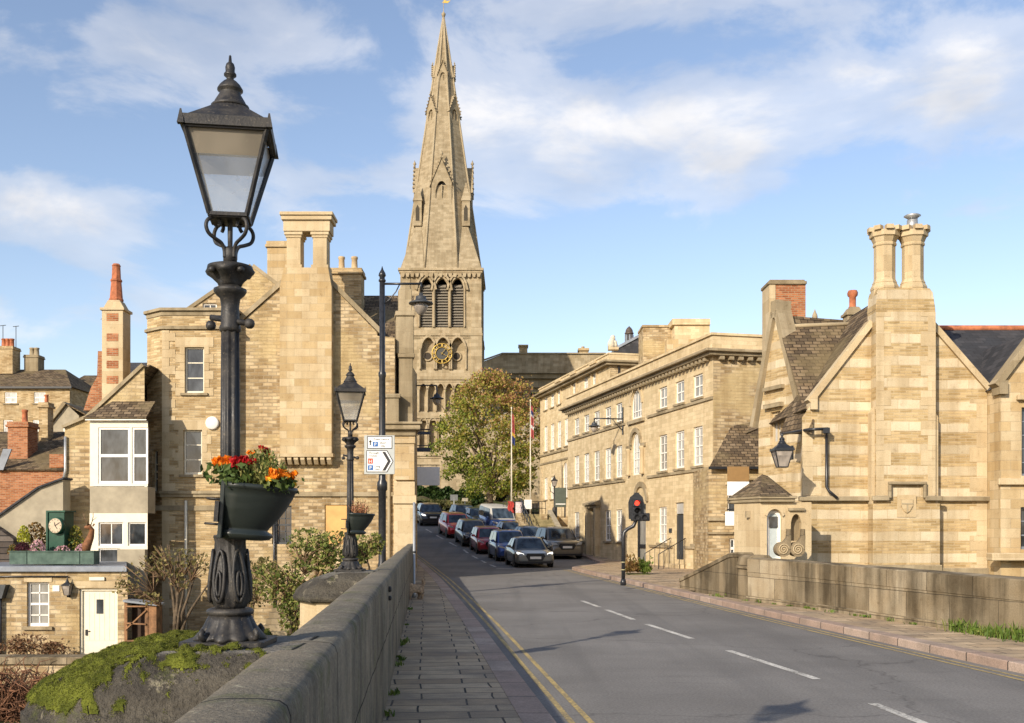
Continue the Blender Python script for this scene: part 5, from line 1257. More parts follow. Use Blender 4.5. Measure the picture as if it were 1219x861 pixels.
# rendered lean-to gable and weatherboard in front
YR = 35.5
E_ = Fr((XP(-30, YR), YR, -1.2), 0); te = thing('lean_to', 'grey rendered lean-to wall with sloping top below the red brick house', 'outbuilding', E_.o)
q2 = lambda px: E_.u(px)
q2z = lambda py: E_.z(py, 0)
b = MB(); b.prism([(q2(-60), 0), (q2(72), 0), (q2(72), q2z(571)), (q2(44), q2z(581)), (q2(0), q2z(612)), (q2(-60), q2z(652))], 'y', .2, .8); b.build('wall', M_render, te)
b = MB(); coping_run(b, [(q2(-60), q2z(652)), (q2(0), q2z(612)), (q2(44), q2z(581)), (q2(74), q2z(570))], 0, .06, .1, .9); b.build('capping', M_slate, te)
b = MB(); b.prism([(q2(-60), .2), (q2(20), .2), (q2(20), q2z(642)), (q2(0), q2z(628)), (q2(-60), q2z(590))], 'y', -.25, .1); b.build('weatherboard', masonry('dark_weatherboard', (.12, .10, .085), (.09, .075, .065), (.02, .02, .02), 4, .2, .015, 0, bumps=1.0), te)
# distant terrace row with hipped roof
def far_house(x0, x1, y_wall_top, y_ridge, Y, label, wins, depth, base_py=560, roof=None, hip=(12, 12), wall=None, ridge=None):
    f = Fr((XP(x0, Y), Y, ZP(base_py, Y)), 0); t = thing('stone_house', label, 'house', f.o)
    u = lambda px: f.u(px); z = lambda py: f.z(py, x0)
    b = MB(); wallface(b, 0, [(0, z(y_wall_top)), (u(x1), z(y_wall_top))], wins and [(u(a), u(c), z(d), z(e)) for a, c, e, d in wins], rev=.12)
    b.add([(u(x1), 0, 0), (u(x1), depth, 0), (u(x1), depth, z(y_wall_top)), (u(x1), 0, z(y_wall_top))], [(0, 1, 2, 3)]); b.build('wall', wall or M_thin, t, recalc=False)
    for a, c, e, d in wins: window(t, (u(a), u(c), z(d), z(e)), .06, 2, 2, M_white, M_blind, .08, .05, sill=M_cornice, sillh=.12)
    zt, zr_ = z(y_wall_top), z(y_ridge); r0, r1 = u(x0+hip[0]), u(x1-hip[1]); e = .25
    b = MB(); b.add([(-e, -e, zt), (u(x1)+e, -e, zt), (u(x1)+e, depth+e, zt), (-e, depth+e, zt), (r0, depth/2, zr_), (r1, depth/2, zr_)], [(0, 1, 5, 4), (1, 2, 5), (2, 3, 4, 5), (3, 0, 4), (0, 3, 2, 1)]); b.build('roof', roof or M_tile, t)
    b = MB(); b.box(-e, u(x1)+e, -e-.08, -e, zt-.14, zt+.02); b.build('gutter', M_blackp, t)
    return t, f
th1, f1 = far_house(-90, 83, 461, 430, 86, 'distant stone house with a hipped brown roof and white sash windows, at the far left', [(5.5, 20, 467, 480), (40.5, 54, 467, 480), (4, 15, 500, 517), (39, 46, 500, 517)], 9, hip=(20, 33))
u1 = lambda px, dy=3: f1.u(px, dy)
z1 = lambda py, dy=3: f1.z(py, 0, dy)
stack(th1, u1(-4), u1(15), 3, 4.4, z1(445), z1(412), M_thin, (u1(0), u1(4.6), u1(9.5)), potmat=M_terra, ph=.75, pr=.22)
stack(th1, u1(22), u1(39), 4, 5.2, z1(440), z1(420), M_cornice, (u1(28), u1(33.5)), potmat=M_cornice, ph=.7, pr=.24)
for i, (px, py) in enumerate(((3.5, 388), (19, 389))):
    t = thing('tv_aerial', ('television aerial over the clay chimney pots at the far left', 'television aerial between the two far left chimney stacks')[i], 'aerial', (XP(px, 90), 90, ZP(430, 90)), 0, 'roof aerials')
    H = ZP(py, 90)-ZP(430, 90); c = MB(); c.tube([(0, 0, -.6), (0, 0, H)], .03, 5); c.build('mast', M_darkmetal, t, uv=False)
    c = MB(); c.tube([(-.25, 0, H), (.25, 0, H+.05)], .03, 5); c.build('boom', M_darkmetal, t, uv=False)
far_house(76, 118, 464, 439, 92, 'distant stone house with a brown roof, half hidden behind the tall banded chimney', [], 8, hip=(2, 2))
t2, f2 = far_house(58, 128, 520, 505, 66, 'small pale house among the roofs behind the cottage', [], 6, wall=M_render, hip=(2, 2))
# white gable with grey roof
YG = 62
t = thing('gable_house', 'small white rendered gable with a dark roof among the far left houses', 'house', (XP(82, YG), YG, ZP(560, YG)))
k = YG/F; b = MB(); b.prism([(-24*k, 0), (12*k, 0), (12*k, 65*k), (-2*k, 78*k), (-24*k, 50*k)], 'y', 0, 5); b.build('wall', M_render, t)
b = MB(); coping_run(b, [(-26*k, 49*k), (-2*k, 79*k)], 0, .2, -.2, 5); b.build('verge', M_cornice, t)
tilesheet('roof', M_tile, t, [(-2*k, -.1, 79*k), (22*k, -.1, 66*k), (22*k, 5, 66*k), (-2*k, 5, 79*k)])
window(t, (-6*k, -1*k, 40*k, 55*k), -.04, 1, 1, M_white, M_pane, .1, .05)
t = thing('slate_roofed_house', 'house with a dark slate roof between the tall banded chimney and the gabled stone house', 'house', (XP(145, 58), 58, ZP(560, 58)))
k = 58/F; b = MB(); b.box(-30*k, 36*k, 0, 6, 0, 95*k); b.build('wall', M_thin, t)
tilesheet('roof', M_slate, t, [(-30*k, -.2, 94*k), (36*k, -.2, 94*k), (36*k, 4, 142*k), (-30*k, 4, 142*k)])

# ================================================================ church
YCH = 108.0; kc = YCH/F
gz = 4.2
tch = thing('church', 'tall stone church tower with octagonal spire, clock and louvred belfry on the hill', 'church tower', (XP(528, YCH+4.3), YCH+4.3, gz))
cz = lambda py: ZP(py, YCH)-gz
HW = 47.5*kc               # half width of tower
f0 = -HW                 # local y of front face
cu = lambda px: (px-528)*kc
ztw = cz(319)
bel = [(cu(a), cu(c), cz(389.5), cz(331), 'pointed') for a, c in ((503.5, 517.5), (521.5, 536.5), (540.5, 555))]
nich = [(cu(505), cu(521), cz(440), cz(402), 'pointed'), (cu(540), cu(556.5), cz(440), cz(402), 'pointed')]
clk = [(cu(522), cu(539), cz(440), cz(402), 'pointed')]
arc = [(cu(a), cu(a+8.2), cz(490), cz(457), 'pointed') for a in (503, 513, 523.5, 534, 544.5)]
low = [(cu(a), cu(a+8), cz(536), cz(498), 'pointed') for a in (503, 514.5)]+[(cu(a), cu(a+8), cz(536), cz(498), 'pointed') for a in (526, 537.5, 549)]
b = MB(); wallface(b, -3, [(-HW*.86, ztw), (HW*.86, ztw)], bel, y=f0, rev=.75)
bb = MB()
# re-cut with all openings (blind arcades get shallow backs)
b = MB(); wallface(b, -3, [(-HW*.86, ztw), (HW*.86, ztw)], bel+nich+clk+arc+low, y=f0, rev=.6)
b.add([(-HW*.86, f0+.6, -3), (HW*.86, f0+.6, -3), (HW*.86, f0+.6, cz(395)), (-HW*.86, f0+.6, cz(395))], [(0, 1, 2, 3)])
for s in (-1, 1): b.add([(s*HW*.9, f0+.5, -3), (s*HW*.9, HW, -3), (s*HW*.9, HW, ztw), (s*HW*.9, f0+.5, ztw)], [(0, 1, 2, 3)])
b.add([(-HW*.9, HW, -3), (HW*.9, HW, -3), (HW*.9, HW, ztw), (-HW*.9, HW, ztw)], [(0, 1, 2, 3)]); b.add([(-HW*.9, -HW*.9, ztw), (HW*.9, -HW*.9, ztw), (HW*.9, HW*.9, ztw), (-HW*.9, HW*.9, ztw)], [(0, 1, 2, 3)])
b.build('tower_wall', M_church, tch, recalc=False)
for sx_ in (-1, 1):
    for sy_ in (-1, 1):
        b = MB(); c = .89*HW
        for z0, z1_, w in ((-3, cz(455), .16), (cz(455), cz(390), .145), (cz(390), ztw-.1, .13)): b.box(sx_*c-w*HW, sx_*c+w*HW, sy_*c-w*HW, sy_*c+w*HW, z0, z1_)
        b.build('corner_buttress', M_church, tch, bevel=.03)
for py, e in ((319, .30), (396.5, .2), (449, .18), (495, .15), (540, .2)):
    b = MB(); w = HW+e; z = cz(py); b.box(-w, w, -w, w, z-.28, z); b.box(-w+.12, w-.12, -w+.12, w-.12, z-.5, z-.28); b.build('string_course', M_church, tch, bevel=.03)
b = MB(); z = cz(319)-.55
for k in range(17): 
    x = -HW*.95+HW*1.9*k/16; c = MB(); c.prism([(x-.22, z), (x+.22, z), (x+.12, z-.42), (x-.12, z-.42)], 'y', f0-.32, f0-.001); b.add(c.v, c.f)
b.build('corbel_table', M_church, tch)
def archmould(par, o, y, w, d, mat, name='arch_moulding', jamb=True):
    s = spring(o); ap = archpts(o[0], o[1], s, o[3], 'pointed', 14); ctr = ((o[0]+o[1])/2, s-.2)
    def off(p, e): v = Vector((p[0]-ctr[0], p[1]-ctr[1])); v = v.normalized()*e; return (p[0]+v.x, p[1]+v.y)
    b = MB()
    for i in range(len(ap)-1): b.prism([off(ap[i], .02), off(ap[i+1], .02), off(ap[i+1], w), off(ap[i], w)], 'y', y-d, y-.002)
    o_ = b.build(name, mat, par)
    if jamb:
        for x in (o[0]-w*.55, o[1]+w*.55): c = MB(); c.lathe([(w*.42, o[2]), (w*.36, o[2]+.2), (w*.34, s-.25), (w*.55, s-.05), (w*.55, s)], 8, (x, y-d*.5, 0)); c.build('shaft', mat, o_, uv=False)
    return o_
for o in bel:
    for e in (.0, .28): archmould(tch, (o[0]-e, o[1]+e, o[2], o[3]+e, 'pointed'), f0-.06*e, .24, .16+.12*(e > 0), M_church, jamb=e == 0)
    lv = MB(); n = 15
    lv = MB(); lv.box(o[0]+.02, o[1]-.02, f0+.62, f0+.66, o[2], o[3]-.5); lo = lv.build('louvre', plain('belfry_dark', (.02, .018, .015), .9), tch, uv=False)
    sl_ = MB()
    for i in range(n):
        z = o[2]+.15+(o[3]-.75-o[2])*i/n; w_ = 1.0 if z < spring(o) else .7
        m_ = (o[0]+o[1])/2; hw_ = (o[1]-o[0])/2*w_-.04; sl_.add([(m_-hw_, f0+.22, z), (m_+hw_, f0+.22, z), (m_+hw_, f0+.55, z+.34), (m_-hw_, f0+.55, z+.34)], [(0, 1, 2, 3)])
    sl_.build('slats', plain('weathered_louvre', (.20, .175, .135), .9), lo, recalc=False)
for o in nich+clk: archmould(tch, o, f0, .26, .2, M_church); 
for o in arc+low: archmould(tch, o, f0, .15, .14, M_church)
for px in (512, 546.5):
    b = MB(); pr = []
    for i in range(24): a = 2*math.pi*i/24; pr.append((cu(px)+.42*math.cos(a), cz(423)+.42*math.sin(a)))
    b = MB(); b.tube([(cu(px)+.44*math.cos(2*math.pi*i/24), f0+.54, cz(423)+.44*math.sin(2*math.pi*i/24)) for i in range(25)], .10, 6); rr = b.build('roundel', M_church, tch, uv=False)
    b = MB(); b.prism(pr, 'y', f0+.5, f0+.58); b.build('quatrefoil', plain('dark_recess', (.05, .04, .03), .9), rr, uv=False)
# clock: openwork gilded dial
M_gold = plain('gilding', (.50, .34, .08), .4, .6, var=.2)
b = MB(); rc = 1.02; b.tube([(rc*math.cos(2*math.pi*i/32), 0, rc*math.sin(2*math.pi*i/32)) for i in range(33)], .06, 6); c0 = b.build('clock', M_gold, tch, (cu(529.5), f0-.25, cz(421)), uv=False)
b = MB(); b.tube([(.66*math.cos(2*math.pi*i/32), 0, .66*math.sin(2*math.pi*i/32)) for i in range(33)], .05, 6); b.build('inner_ring', M_gold, c0, uv=False)
b = MB(); b.prism([(.62*math.cos(2*math.pi*i/32), .62*math.sin(2*math.pi*i/32)) for i in range(32)], 'y', .05, .10); b.build('dial', plain('dial_dark', (.05, .05, .045), .6), c0, uv=False)
for i in range(12): a = math.pi*i/6; b = MB(); b.bar((.70*math.cos(a), -.03, .70*math.sin(a)), (.98*math.cos(a), -.03, .98*math.sin(a)), .13, .06); b.build('numeral', M_gold, c0, uv=False)
for a, l in ((R(52), .8), (R(-30), .55)): b = MB(); b.bar((-.15*math.cos(a), -.08, -.15*math.sin(a)), (l*math.cos(a), -.08, l*math.sin(a)), .09, .03); b.build('clock_hand', M_gold, c0, uv=False)
# spire: octagon with broaches
zb, zt2 = ztw, ZP(18, YCH+4.3)-gz
cz = lambda py: ZP(py, YCH+3.6)-gz
Rb = HW*.995
def octr(r, z): return [(r/math.cos(math.pi/8)*math.cos(math.pi/8+math.pi/4*i), r/math.cos(math.pi/8)*math.sin(math.pi/8+math.pi/4*i), z) for i in range(8)]
def spr(z): return Rb*(1-(z-zb)/(zt2-zb))**.99
b = MB(); nz_ = 10; b.loft([octr(max(.10, spr(zb+(zt2-zb)*i/nz_)), zb+(zt2-zb)*i/nz_) for i in range(nz_+1)], smooth=False)
b.build('spire', M_spire, tch)
b = MB()
for i in range(8):
    a = math.pi/8+math.pi/4*i; p = [((spr(zb+(zt2-zb)*k/8)/math.cos(math.pi/8)+.03)*math.cos(a), (spr(zb+(zt2-zb)*k/8)/math.cos(math.pi/8)+.03)*math.sin(a), zb+(zt2-zb)*k/8) for k in range(9)]
    c = MB(); c.tube(p, [.11]*8+[.06], 6); c.build('spire_rib', M_spire, tch, uv=False)
for sx_ in (-1, 1):
    for sy_ in (-1, 1):
        h = Rb*1.02; tp = cz(258); rr = spr(tp+zb-zb); q = spr(tp)*.7071
        p0 = (sx_*h, sy_*h, zb); pa = (sx_*h*.414, sy_*h, zb); pb2 = (sx_*h, sy_*h*.414, zb); ap_ = (sx_*q*1.0, sy_*q*1.0, tp)
        c = MB(); c.add([p0, pa, pb2, ap_], [(0, 1, 3), (0, 3, 2), (1, 2, 3), (0, 2, 1)]); c.build('broach', M_spire, tch)
        # canopied figure niche on the broach
        nx, ny = sx_*spr(cz(262))*.78, sy_*spr(cz(262))*.78; z0 = cz(276)
        c = MB(); c.box(nx-.42, nx+.42, ny-.42, ny+.42, z0, z0+2.6); c.loft([[(nx+x*.5, ny+y*.5, z0+2.6) for x, y in ((-1, -1), (1, -1), (1, 1), (-1, 1))], [(nx+x*.03, ny+y*.03, z0+4.6) for x, y in ((-1, -1), (1, -1), (1, 1), (-1, 1))]], smooth=False)
        for k in range(4): c.obox((nx, ny-.3+.06*k, z0+2.9+k*.42), (.8-.17*k, .12, .12))
        nb_ = c.build('pinnacle', M_spire, tch)
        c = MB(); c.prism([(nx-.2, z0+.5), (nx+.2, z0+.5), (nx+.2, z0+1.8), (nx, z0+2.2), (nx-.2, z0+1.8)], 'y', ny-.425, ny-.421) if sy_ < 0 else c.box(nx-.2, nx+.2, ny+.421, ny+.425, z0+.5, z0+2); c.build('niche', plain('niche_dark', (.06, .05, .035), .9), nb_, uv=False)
# lucarnes (gabled spire windows) in three tiers
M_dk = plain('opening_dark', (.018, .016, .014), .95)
def lucarne(ang, zbase, w, h, dep):
    """stands on the spire face at angle ang"""
    ob = link('lucarne', None, tch); rr = spr(zbase)
    b = MB(); o = (-w*.30, w*.30, h*.10, h*.50, 'pointed')
    gab = h*.46
    wallface(b, -.2*h, [(-w/2, gab), (0, h), (w/2, gab)], [o], y=0, rev=.35)
    b.add([(-w/2, 0, -.2*h), (-w/2, dep, -.2*h), (-w/2, dep, gab), (-w/2, 0, gab)], [(0, 1, 2, 3)]); b.add([(w/2, 0, -.2*h), (w/2, dep, -.2*h), (w/2, dep, gab), (w/2, 0, gab)], [(0, 1, 2, 3)])
    b.add([(-w*.6, -.1, gab-.1*h), (0, -.1, h*1.02), (0, dep*1.6, h*1.02), (-w*.6, dep*1.6, gab-.1*h)], [(0, 1, 2, 3)]); b.add([(w*.6, -.1, gab-.1*h), (0, -.1, h*1.02), (0, dep*1.6, h*1.02), (w*.6, dep*1.6, gab-.1*h)], [(0, 1, 2, 3)])
    for k in range(6):  # crockets
        t_ = (k+.5)/6
        for s in (-1, 1): b.obox((s*w*.6*(1-t_), -.08, gab-.1*h+(h*1.02-gab+.1*h)*t_+.07*h), (.075*w, .12, .075*w))
    b.lathe([(.05*w, h), (.04*w, h*1.08), (.09*w, h*1.11), (.03*w, h*1.16), (.01, h*1.2)], 8)
    me = b.mesh('lucarne', M_spire, recalc=False); bpy.data.objects.remove(ob)
    ob = link('lucarne', me, tch, (rr*math.sin(ang), -rr*math.cos(ang), zbase), 0); ob.location = (math.sin(ang)*(rr+.02), -math.cos(ang)*(rr+.02), zbase); ob.rotation_euler = (0, 0, ang)
    c = MB(); c.add([(-w*.32, .3, h*.08), (w*.32, .3, h*.08), (w*.32, .3, h*.5), (-w*.32, .3, h*.5)], [(0, 1, 2, 3)]); c.build('opening', M_dk, ob, recalc=False, uv=False)
    c = MB(); c.box(-.06, .06, .02, .14, h*.1, h*.42); c.build('mullion', M_spire, ob)
for i in range(4): lucarne(i*math.pi/2, cz(250), 2.1, 4.6, 1.6)
for i in range(4): lucarne(math.pi/4+i*math.pi/2, cz(149), 1.4, 2.9, 1.1)
for i in range(4): lucarne(i*math.pi/2, cz(101), 1.0, 2.3, .8)
b = MB(); b.lathe([(.10, -.3), (.22, 0), (.22, .15), (.08, .3), (.035, .4), (.03, 1.6), (.0, 1.65)], 8, (0, 0, zt2)); b.build('finial', M_spire, tch, uv=False)
b = MB(); b.prism([(-.15, 1.3), (.45, 1.25), (.75, 1.55), (.4, 1.5), (.1, 1.62)], 'y', -.02, .02); b.build('weathervane', M_gold, tch, (0, 0, zt2), uv=False)
# church nave wall to the right of the tower under the tree, with porch arch
nz0 = 3.6
t = thing('church_nave', 'low church wall with a dark arched doorway behind the autumn tree', 'church', (XP(600, 104), 104, nz0))
k = 104/F; b = MB(); o = (-11*k, 9*k, -1, 30*k, 'pointed'); wallface(b, -1, [(-75*k, 95*k), (60*k, 95*k)], [o], rev=1.2); b.add([(-75*k, 0, 95*k), (60*k, 0, 95*k), (60*k, 8, 130*k), (-75*k, 8, 130*k)], [(0, 1, 2, 3)]); b.build('wall', M_church, t, recalc=False)
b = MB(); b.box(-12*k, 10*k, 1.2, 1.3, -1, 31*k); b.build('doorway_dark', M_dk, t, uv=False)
# pedimented hall behind, right of the tower
YH = 128; k = YH/F
t = thing('classical_hall', 'plain classical stone building with a broad flat parapet, right of the church tower', 'hall', (XP(576, YH), YH, ZP(600, YH)))
hx = lambda px: (px-576)*k
hz = lambda py: (600-py)*k
b = MB(); b.box(hx(560), hx(720), 0, 14, -4, hz(446)); b.build('wall', M_church, t)
b = MB(); b.box(hx(576), hx(720), -1.0, -.5, hz(452), hz(447)); b.box(hx(576), hx(720), -.5, -.001, hz(462), hz(452)); b.build('stepped_cornice', M_cornice, t)  # two stone courses stepping out under the parapet
b = MB(); b.prism([(hx(575), hz(446.5)), (hx(720), hz(446.5)), (hx(720), hz(424)), (hx(598), hz(424)), (hx(575), hz(433))], 'y', -1.4, 12); b.build('parapet', M_church, t)
b = MB(); b.prism([(hx(574), hz(433)), (hx(598), hz(424)), (hx(720), hz(424)), (hx(720), hz(422.5)), (hx(598), hz(422.5)), (hx(574), hz(431))], 'y', -1.6, -1.41); b.build('coping', M_cornice, t)
tilesheet('roof', M_slate, t, [(hx(608), 2, hz(424)), (hx(720), 2, hz(424)), (hx(720), 6, hz(416)), (hx(616), 6, hz(416))])
b = MB(); b.box(hx(618), hx(628), 1, 2.2, hz(424), hz(411)); b.box(hx(617), hx(629), .8, 2.4, hz(411), hz(409)); b.build('chimney', M_thin, t)
b = MB(); b.box(hx(690), hx(701), 1, 2.2, hz(424), hz(416)); b.box(hx(689), hx(702), .8, 2.4, hz(416), hz(413)); b.lathe([(.2, hz(413)), (.2, hz(410))], 8, (hx(695), 1.6, 0)); b.build('chimney', M_thin, t)
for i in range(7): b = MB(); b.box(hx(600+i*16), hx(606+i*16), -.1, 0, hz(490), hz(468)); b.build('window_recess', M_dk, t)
# ================================================================ long georgian house on the right
YN = 43.0; xN = XP(849, YN); SL = -292/F
YF1 = (xN-SL*YN)/(.0532-SL); oF = Vector((xN+SL*(YF1-YN), YF1, -.25))
angG = math.atan2(-1, -SL)
Ge = Fr(oF, angG)
tg = thing('georgian_house', 'long three storey georgian house of pale stone with white sash windows stepping up the street', 'house', oF, angG)
gu = lambda px: Ge.u(px)
LN = gu(849); hz_ = lambda py, px: Ge.z(py, px)
ZC = hz_(408, 849)           # cornice height
def zx(px, zy, zx_=None): return hz_(360+zy/2.69, px)
def zp(z): return 620+z/2.69
top = ZC-.55
# storeys from the photograph (metres above base)
px_w = [zp(v) for v in (179, 210, 243, 279, 314)]
s2 = (hz_(zp(0)*0+360+340/2.69, zp(455)), hz_(360+272/2.69, zp(455)))   # second floor window sill, head
s1 = (hz_(360+540/2.69, zp(455)), hz_(360+425/2.69, zp(455)))
s0 = (hz_(360+770/2.69, zp(455)), hz_(360+655/2.69, zp(455)))
ops = []; wl_ = []
def addw(px, ww, zz, rows, cols=2, arch=None):
    u = gu(px); o = (u-ww/2, u+ww/2, zz[0], zz[1], arch); ops.append(o); wl_.append((o, cols, rows)); return o
for px in px_w:
    addw(px, 1.0, s2, 2); addw(px, 1.0, s1, 4)
for z_ in (179, 210, 279, 314): addw(zp(z_), 1.0, s0, 4)
for z_ in (455, 509, 567): addw(zp(z_), 1.0, s2, 2); addw(zp(z_), 1.0, s1, 4)
for z_ in (454, 566): addw(zp(z_), 1.0, s0, 4)
vc = gu(zp(370))
addw(zp(371), 1.45, (s2[0]-.1, s2[1]+.35), 2, 4, 'round'); addw(zp(371), 1.2, (s1[0], s1[1]+.45), 4, 3, 'round')
du = gu(zp(236)); dop = (du-.6, du+.6, .3, s0[1]+.1); ops.append(dop)
ua = gu(zp(386)); aop = (ua-.62, ua+.62, -.1, s0[1]+.2); ops.append(aop)
us = gu(zp(507)); sop = (us-.5, us+.5, .75, s0[1]+.15); ops.append(sop)
b = MB(); wallface(b, -1.5, [(0, top), (LN, top)], ops, rev=.14)
GD = 10.0
b.add([(0, 0, -1.5), (0, GD, -1.5), (0, GD, top), (0, 0, top)], [(0, 1, 2, 3)]); b.build('wall', M_georg, tg, recalc=False)
b = MB(); b.add([(LN, 0, -1.5), (LN, GD, -1.5), (LN, GD, ZC), (LN, 0, ZC)], [(0, 1, 2, 3)]); b.build('side_wall', M_rubble, tg, recalc=False)
for o, c, r_ in wl_: window(tg, o, .06, c, r_, M_white, (M_blind if o[3] < s1[1]+1 else M_curtain) if rnd.random() > .25 else M_curtain, .07, .03, sill=M_cornice if not o[4] else None, sillh=.10)
# bands, cornice, parapet
def band(z0, z1, e, name, mat=M_dress, x0=0, x1=None): c = MB(); c.box(x0, (x1 or LN)+(e if e > .1 else 0), -e, -.002, z0, z1); return c.build(name, mat, tg)
for z_ in (s2[0]-.13, s1[0]-.13): band(z_-.12, z_, .07, 'sill_band', M_cornice, 0, vc-1.6); band(z_-.12, z_, .07, 'sill_band', M_cornice, vc+1.6)
band(s0[0]-.22, s0[0]-.11, .08, 'plinth_band', M_cornice, 0, du-.9); band(s0[0]-.22, s0[0]-.11, .08, 'plinth_band', M_cornice, ua+1.2, us-.7); band(s0[0]-.22, s0[0]-.11, .08, 'plinth_band', M_cornice, us+.7)
b = MB(); b.box(-.3, LN+.30, -.30, GD, top+.003, top+.14); b.box(-.45, LN+.45, -.48, GD, top+.14, top+.26); b.build('cornice', M_cornice, tg, bevel=.02)
b = MB(); b.box(-.05, LN+.05, -.06, GD, top+.26, top+.85); b.box(-.12, LN+.12, -.14, GD, top+.85, top+.95); b.build('parapet', M_georg, tg)
b = MB(); n = int(LN/.42)
b.box(0, .2, -.24, -.003, -.16, 0); dme = b.mesh('dentil', M_cornice)
for i in range(n): link('dentil', dme, tg, (.2+i*.42, 0, top))
for i in range(int(GD/.42)): link('dentil', dme, tg, (LN, .2+i*.42, top), R(90))
# blind lunette and venetian window dressings
for x in (-.98, .98):
    c = MB(); c.lathe([(.15, 0), (.12, .1), (.11, s1[1]-s1[0]-.5), (.16, s1[1]-s1[0]-.4), (.16, s1[1]-s1[0]-.3)], 12, (vc+x, -.06, s1[0])); c.build('column', M_dress, tg, uv=False)
def round_arch(par, x, z, r0, r1, y0, y1, mat, name='arch'):
    c = MB(); n = 14
    for i in range(n):
        a, a2 = math.pi*i/n, math.pi*(i+1)/n; c.prism([(x+r0*math.cos(a), z+r0*math.sin(a)), (x+r1*math.cos(a), z+r1*math.sin(a)), (x+r1*math.cos(a2), z+r1*math.sin(a2)), (x+r0*math.cos(a2), z+r0*math.sin(a2))], 'y', y0, y1)
    return c.build(name, mat, par)
round_arch(tg, vc, s1[1]+.45-.6, .62, .82, -.10, -.002, M_cornice); round_arch(tg, vc, s2[1]+.35-.725, .75, .95, -.06, -.002, M_dress)
band(s2[0]-.32, s2[0]-.16, .12, 'venetian_sill', M_cornice, vc-1.1, vc+1.1)
c = MB(); c.box(vc-1.35, vc-.72, -.08, -.002, s1[1]-.32, s1[1]-.15); c.box(vc+.72, vc+1.35, -.08, -.002, s1[1]-.32, s1[1]-.15); c.build('entablature', M_cornice, tg)
round_arch(tg, ua, s0[1]+.3, .75, 1.0, -.09, -.002, M_cornice)
# doors
c = MB(); c.box(dop[0]+.02, dop[1]-.02, .09, .13, dop[2], dop[3]-.6); c.build('door', M_wood, tg, bevel=.01)
c = MB(); c.box(dop[0]+.02, dop[1]-.02, .09, .11, dop[3]-.55, dop[3]-.02); c.build('fanlight', M_pane, tg)
for s in (-1, 1): c = MB(); c.box(du+s*.8-.14, du+s*.8+.14, -.28, -.002, -.3, s0[1]+.15); c.prism([(-.002, s0[1]-.5), (-.25, s0[1]+.14), (-.002, s0[1]+.14)], 'x', du+s*.8-.1, du+s*.8+.1); c.build('door_pilaster', M_dress, tg, bevel=.01)
c = MB(); c.box(du-1.05, du+1.05, -.26, -.002, s0[1]+.15, s0[1]+.32); c.box(du-1.15, du+1.15, -.36, -.002, s0[1]+.32, s0[1]+.45); c.prism([(-.3, s0[1]+.45), (0, s0[1]+.58), (0, s0[1]+.45)], 'x', du-1.05, du+1.05); c.build('door_hood', M_cornice, tg)
c = MB(); wallface(c, aop[2], [(aop[0], aop[3]), (aop[1], aop[3])], [], y=.12); c.build('carriage_infill', M_curtain, tg, recalc=False)
for x in (-.6,): c = MB(); c.box(ua+x, ua+x+.13, .02, .11, aop[2], s0[1]+.2); c.build('shopfront_post', M_blackp, tg)
for z in (.35, 1.2, s0[1]+.0): c = MB(); c.box(ua-.46, ua+.6, .03, .105, z, z+.16); c.build('shopfront_rail', M_blackp, tg)
c = MB(); c.box(sop[0]+.02, sop[1]-.02, .08, .13, sop[2], sop[3]-.55); c.build('door', plain('dark_door_paint', (.04, .045, .05), .4), tg)
c = MB(); c.box(sop[0]+.02, sop[1]-.02, .08, .11, sop[3]-.5, sop[3]-.02); c.build('fanlight', M_blind, tg)
for i in range(4): c = MB(); c.box(us-.8, us+.8, -.35*(i+1), -.35*i-.004, -.4, .75-.2*(i+1)); c.build('door_step', M_dress, tg, bevel=.015)
for s in (-.85, .85):
    c = MB(); c.tube([(us+s, -.05, 1.7), (us+s, -1.3, 1.0), (us+s, -1.3, -.2)], .022, 6)
    for k in range(5): y = -.1-.24*k; c.tube([(us+s, y, 1.68-.14*k*1.03), (us+s, y, .3-.1*k)], .012, 5)
    c.build('handrail', M_blackp, tg, uv=False)
c = MB(); c.box(gu(zp(480))-.16, gu(zp(480))+.16, -.03, -.003, hz_(360+738/2.69, zp(480)), hz_(360+724/2.69, zp(480))); c.build('name_plate', M_darkmetal, tg)
# roof hidden behind parapet plus hipped roof showing at right
b = MB(); z = top+.2; b.add([(0, .5, z), (LN, .5, z), (LN, GD, z), (0, GD, z)], [(0, 1, 2, 3)]); b.build('flat_roof', M_lead, tg)
def bpt(px, py, Y): v = P(px, py, Y); return v
# chimney blocks at the back of the long house
Yb = 57
t = thing('chimney_stack', 'broad plain stone chimney block, the taller one with flat cap behind the georgian cornice', 'chimney', (XP(825, Yb), Yb, ZP(425, Yb)))
k = Yb/F; b = MB(); b.box(-22*k, 20*k, 0, 2, -6, 42*k); b.box(-25*k, 20*k, -.12, 2.1, 38*k, 45*k); b.build('stack', M_georg, t)
b = MB(); b.box(-34*k, 20*k, -.8, -.13, -6, 18*k); b.build('stack_base', M_ashlar, t)
t = thing('chimney_stack', 'lower broad chimney block of rubble stone behind the georgian cornice, left of the taller one', 'chimney', (XP(784, Yb+1), Yb+1, ZP(425, Yb+1)))
b = MB(); b.box(-19*k, 20*k, 0, 2, -6, 36*k); b.box(-20*k, 20*k, -.06, 2.05, 36*k, 38.5*k); b.build('stack', M_rubble, t)
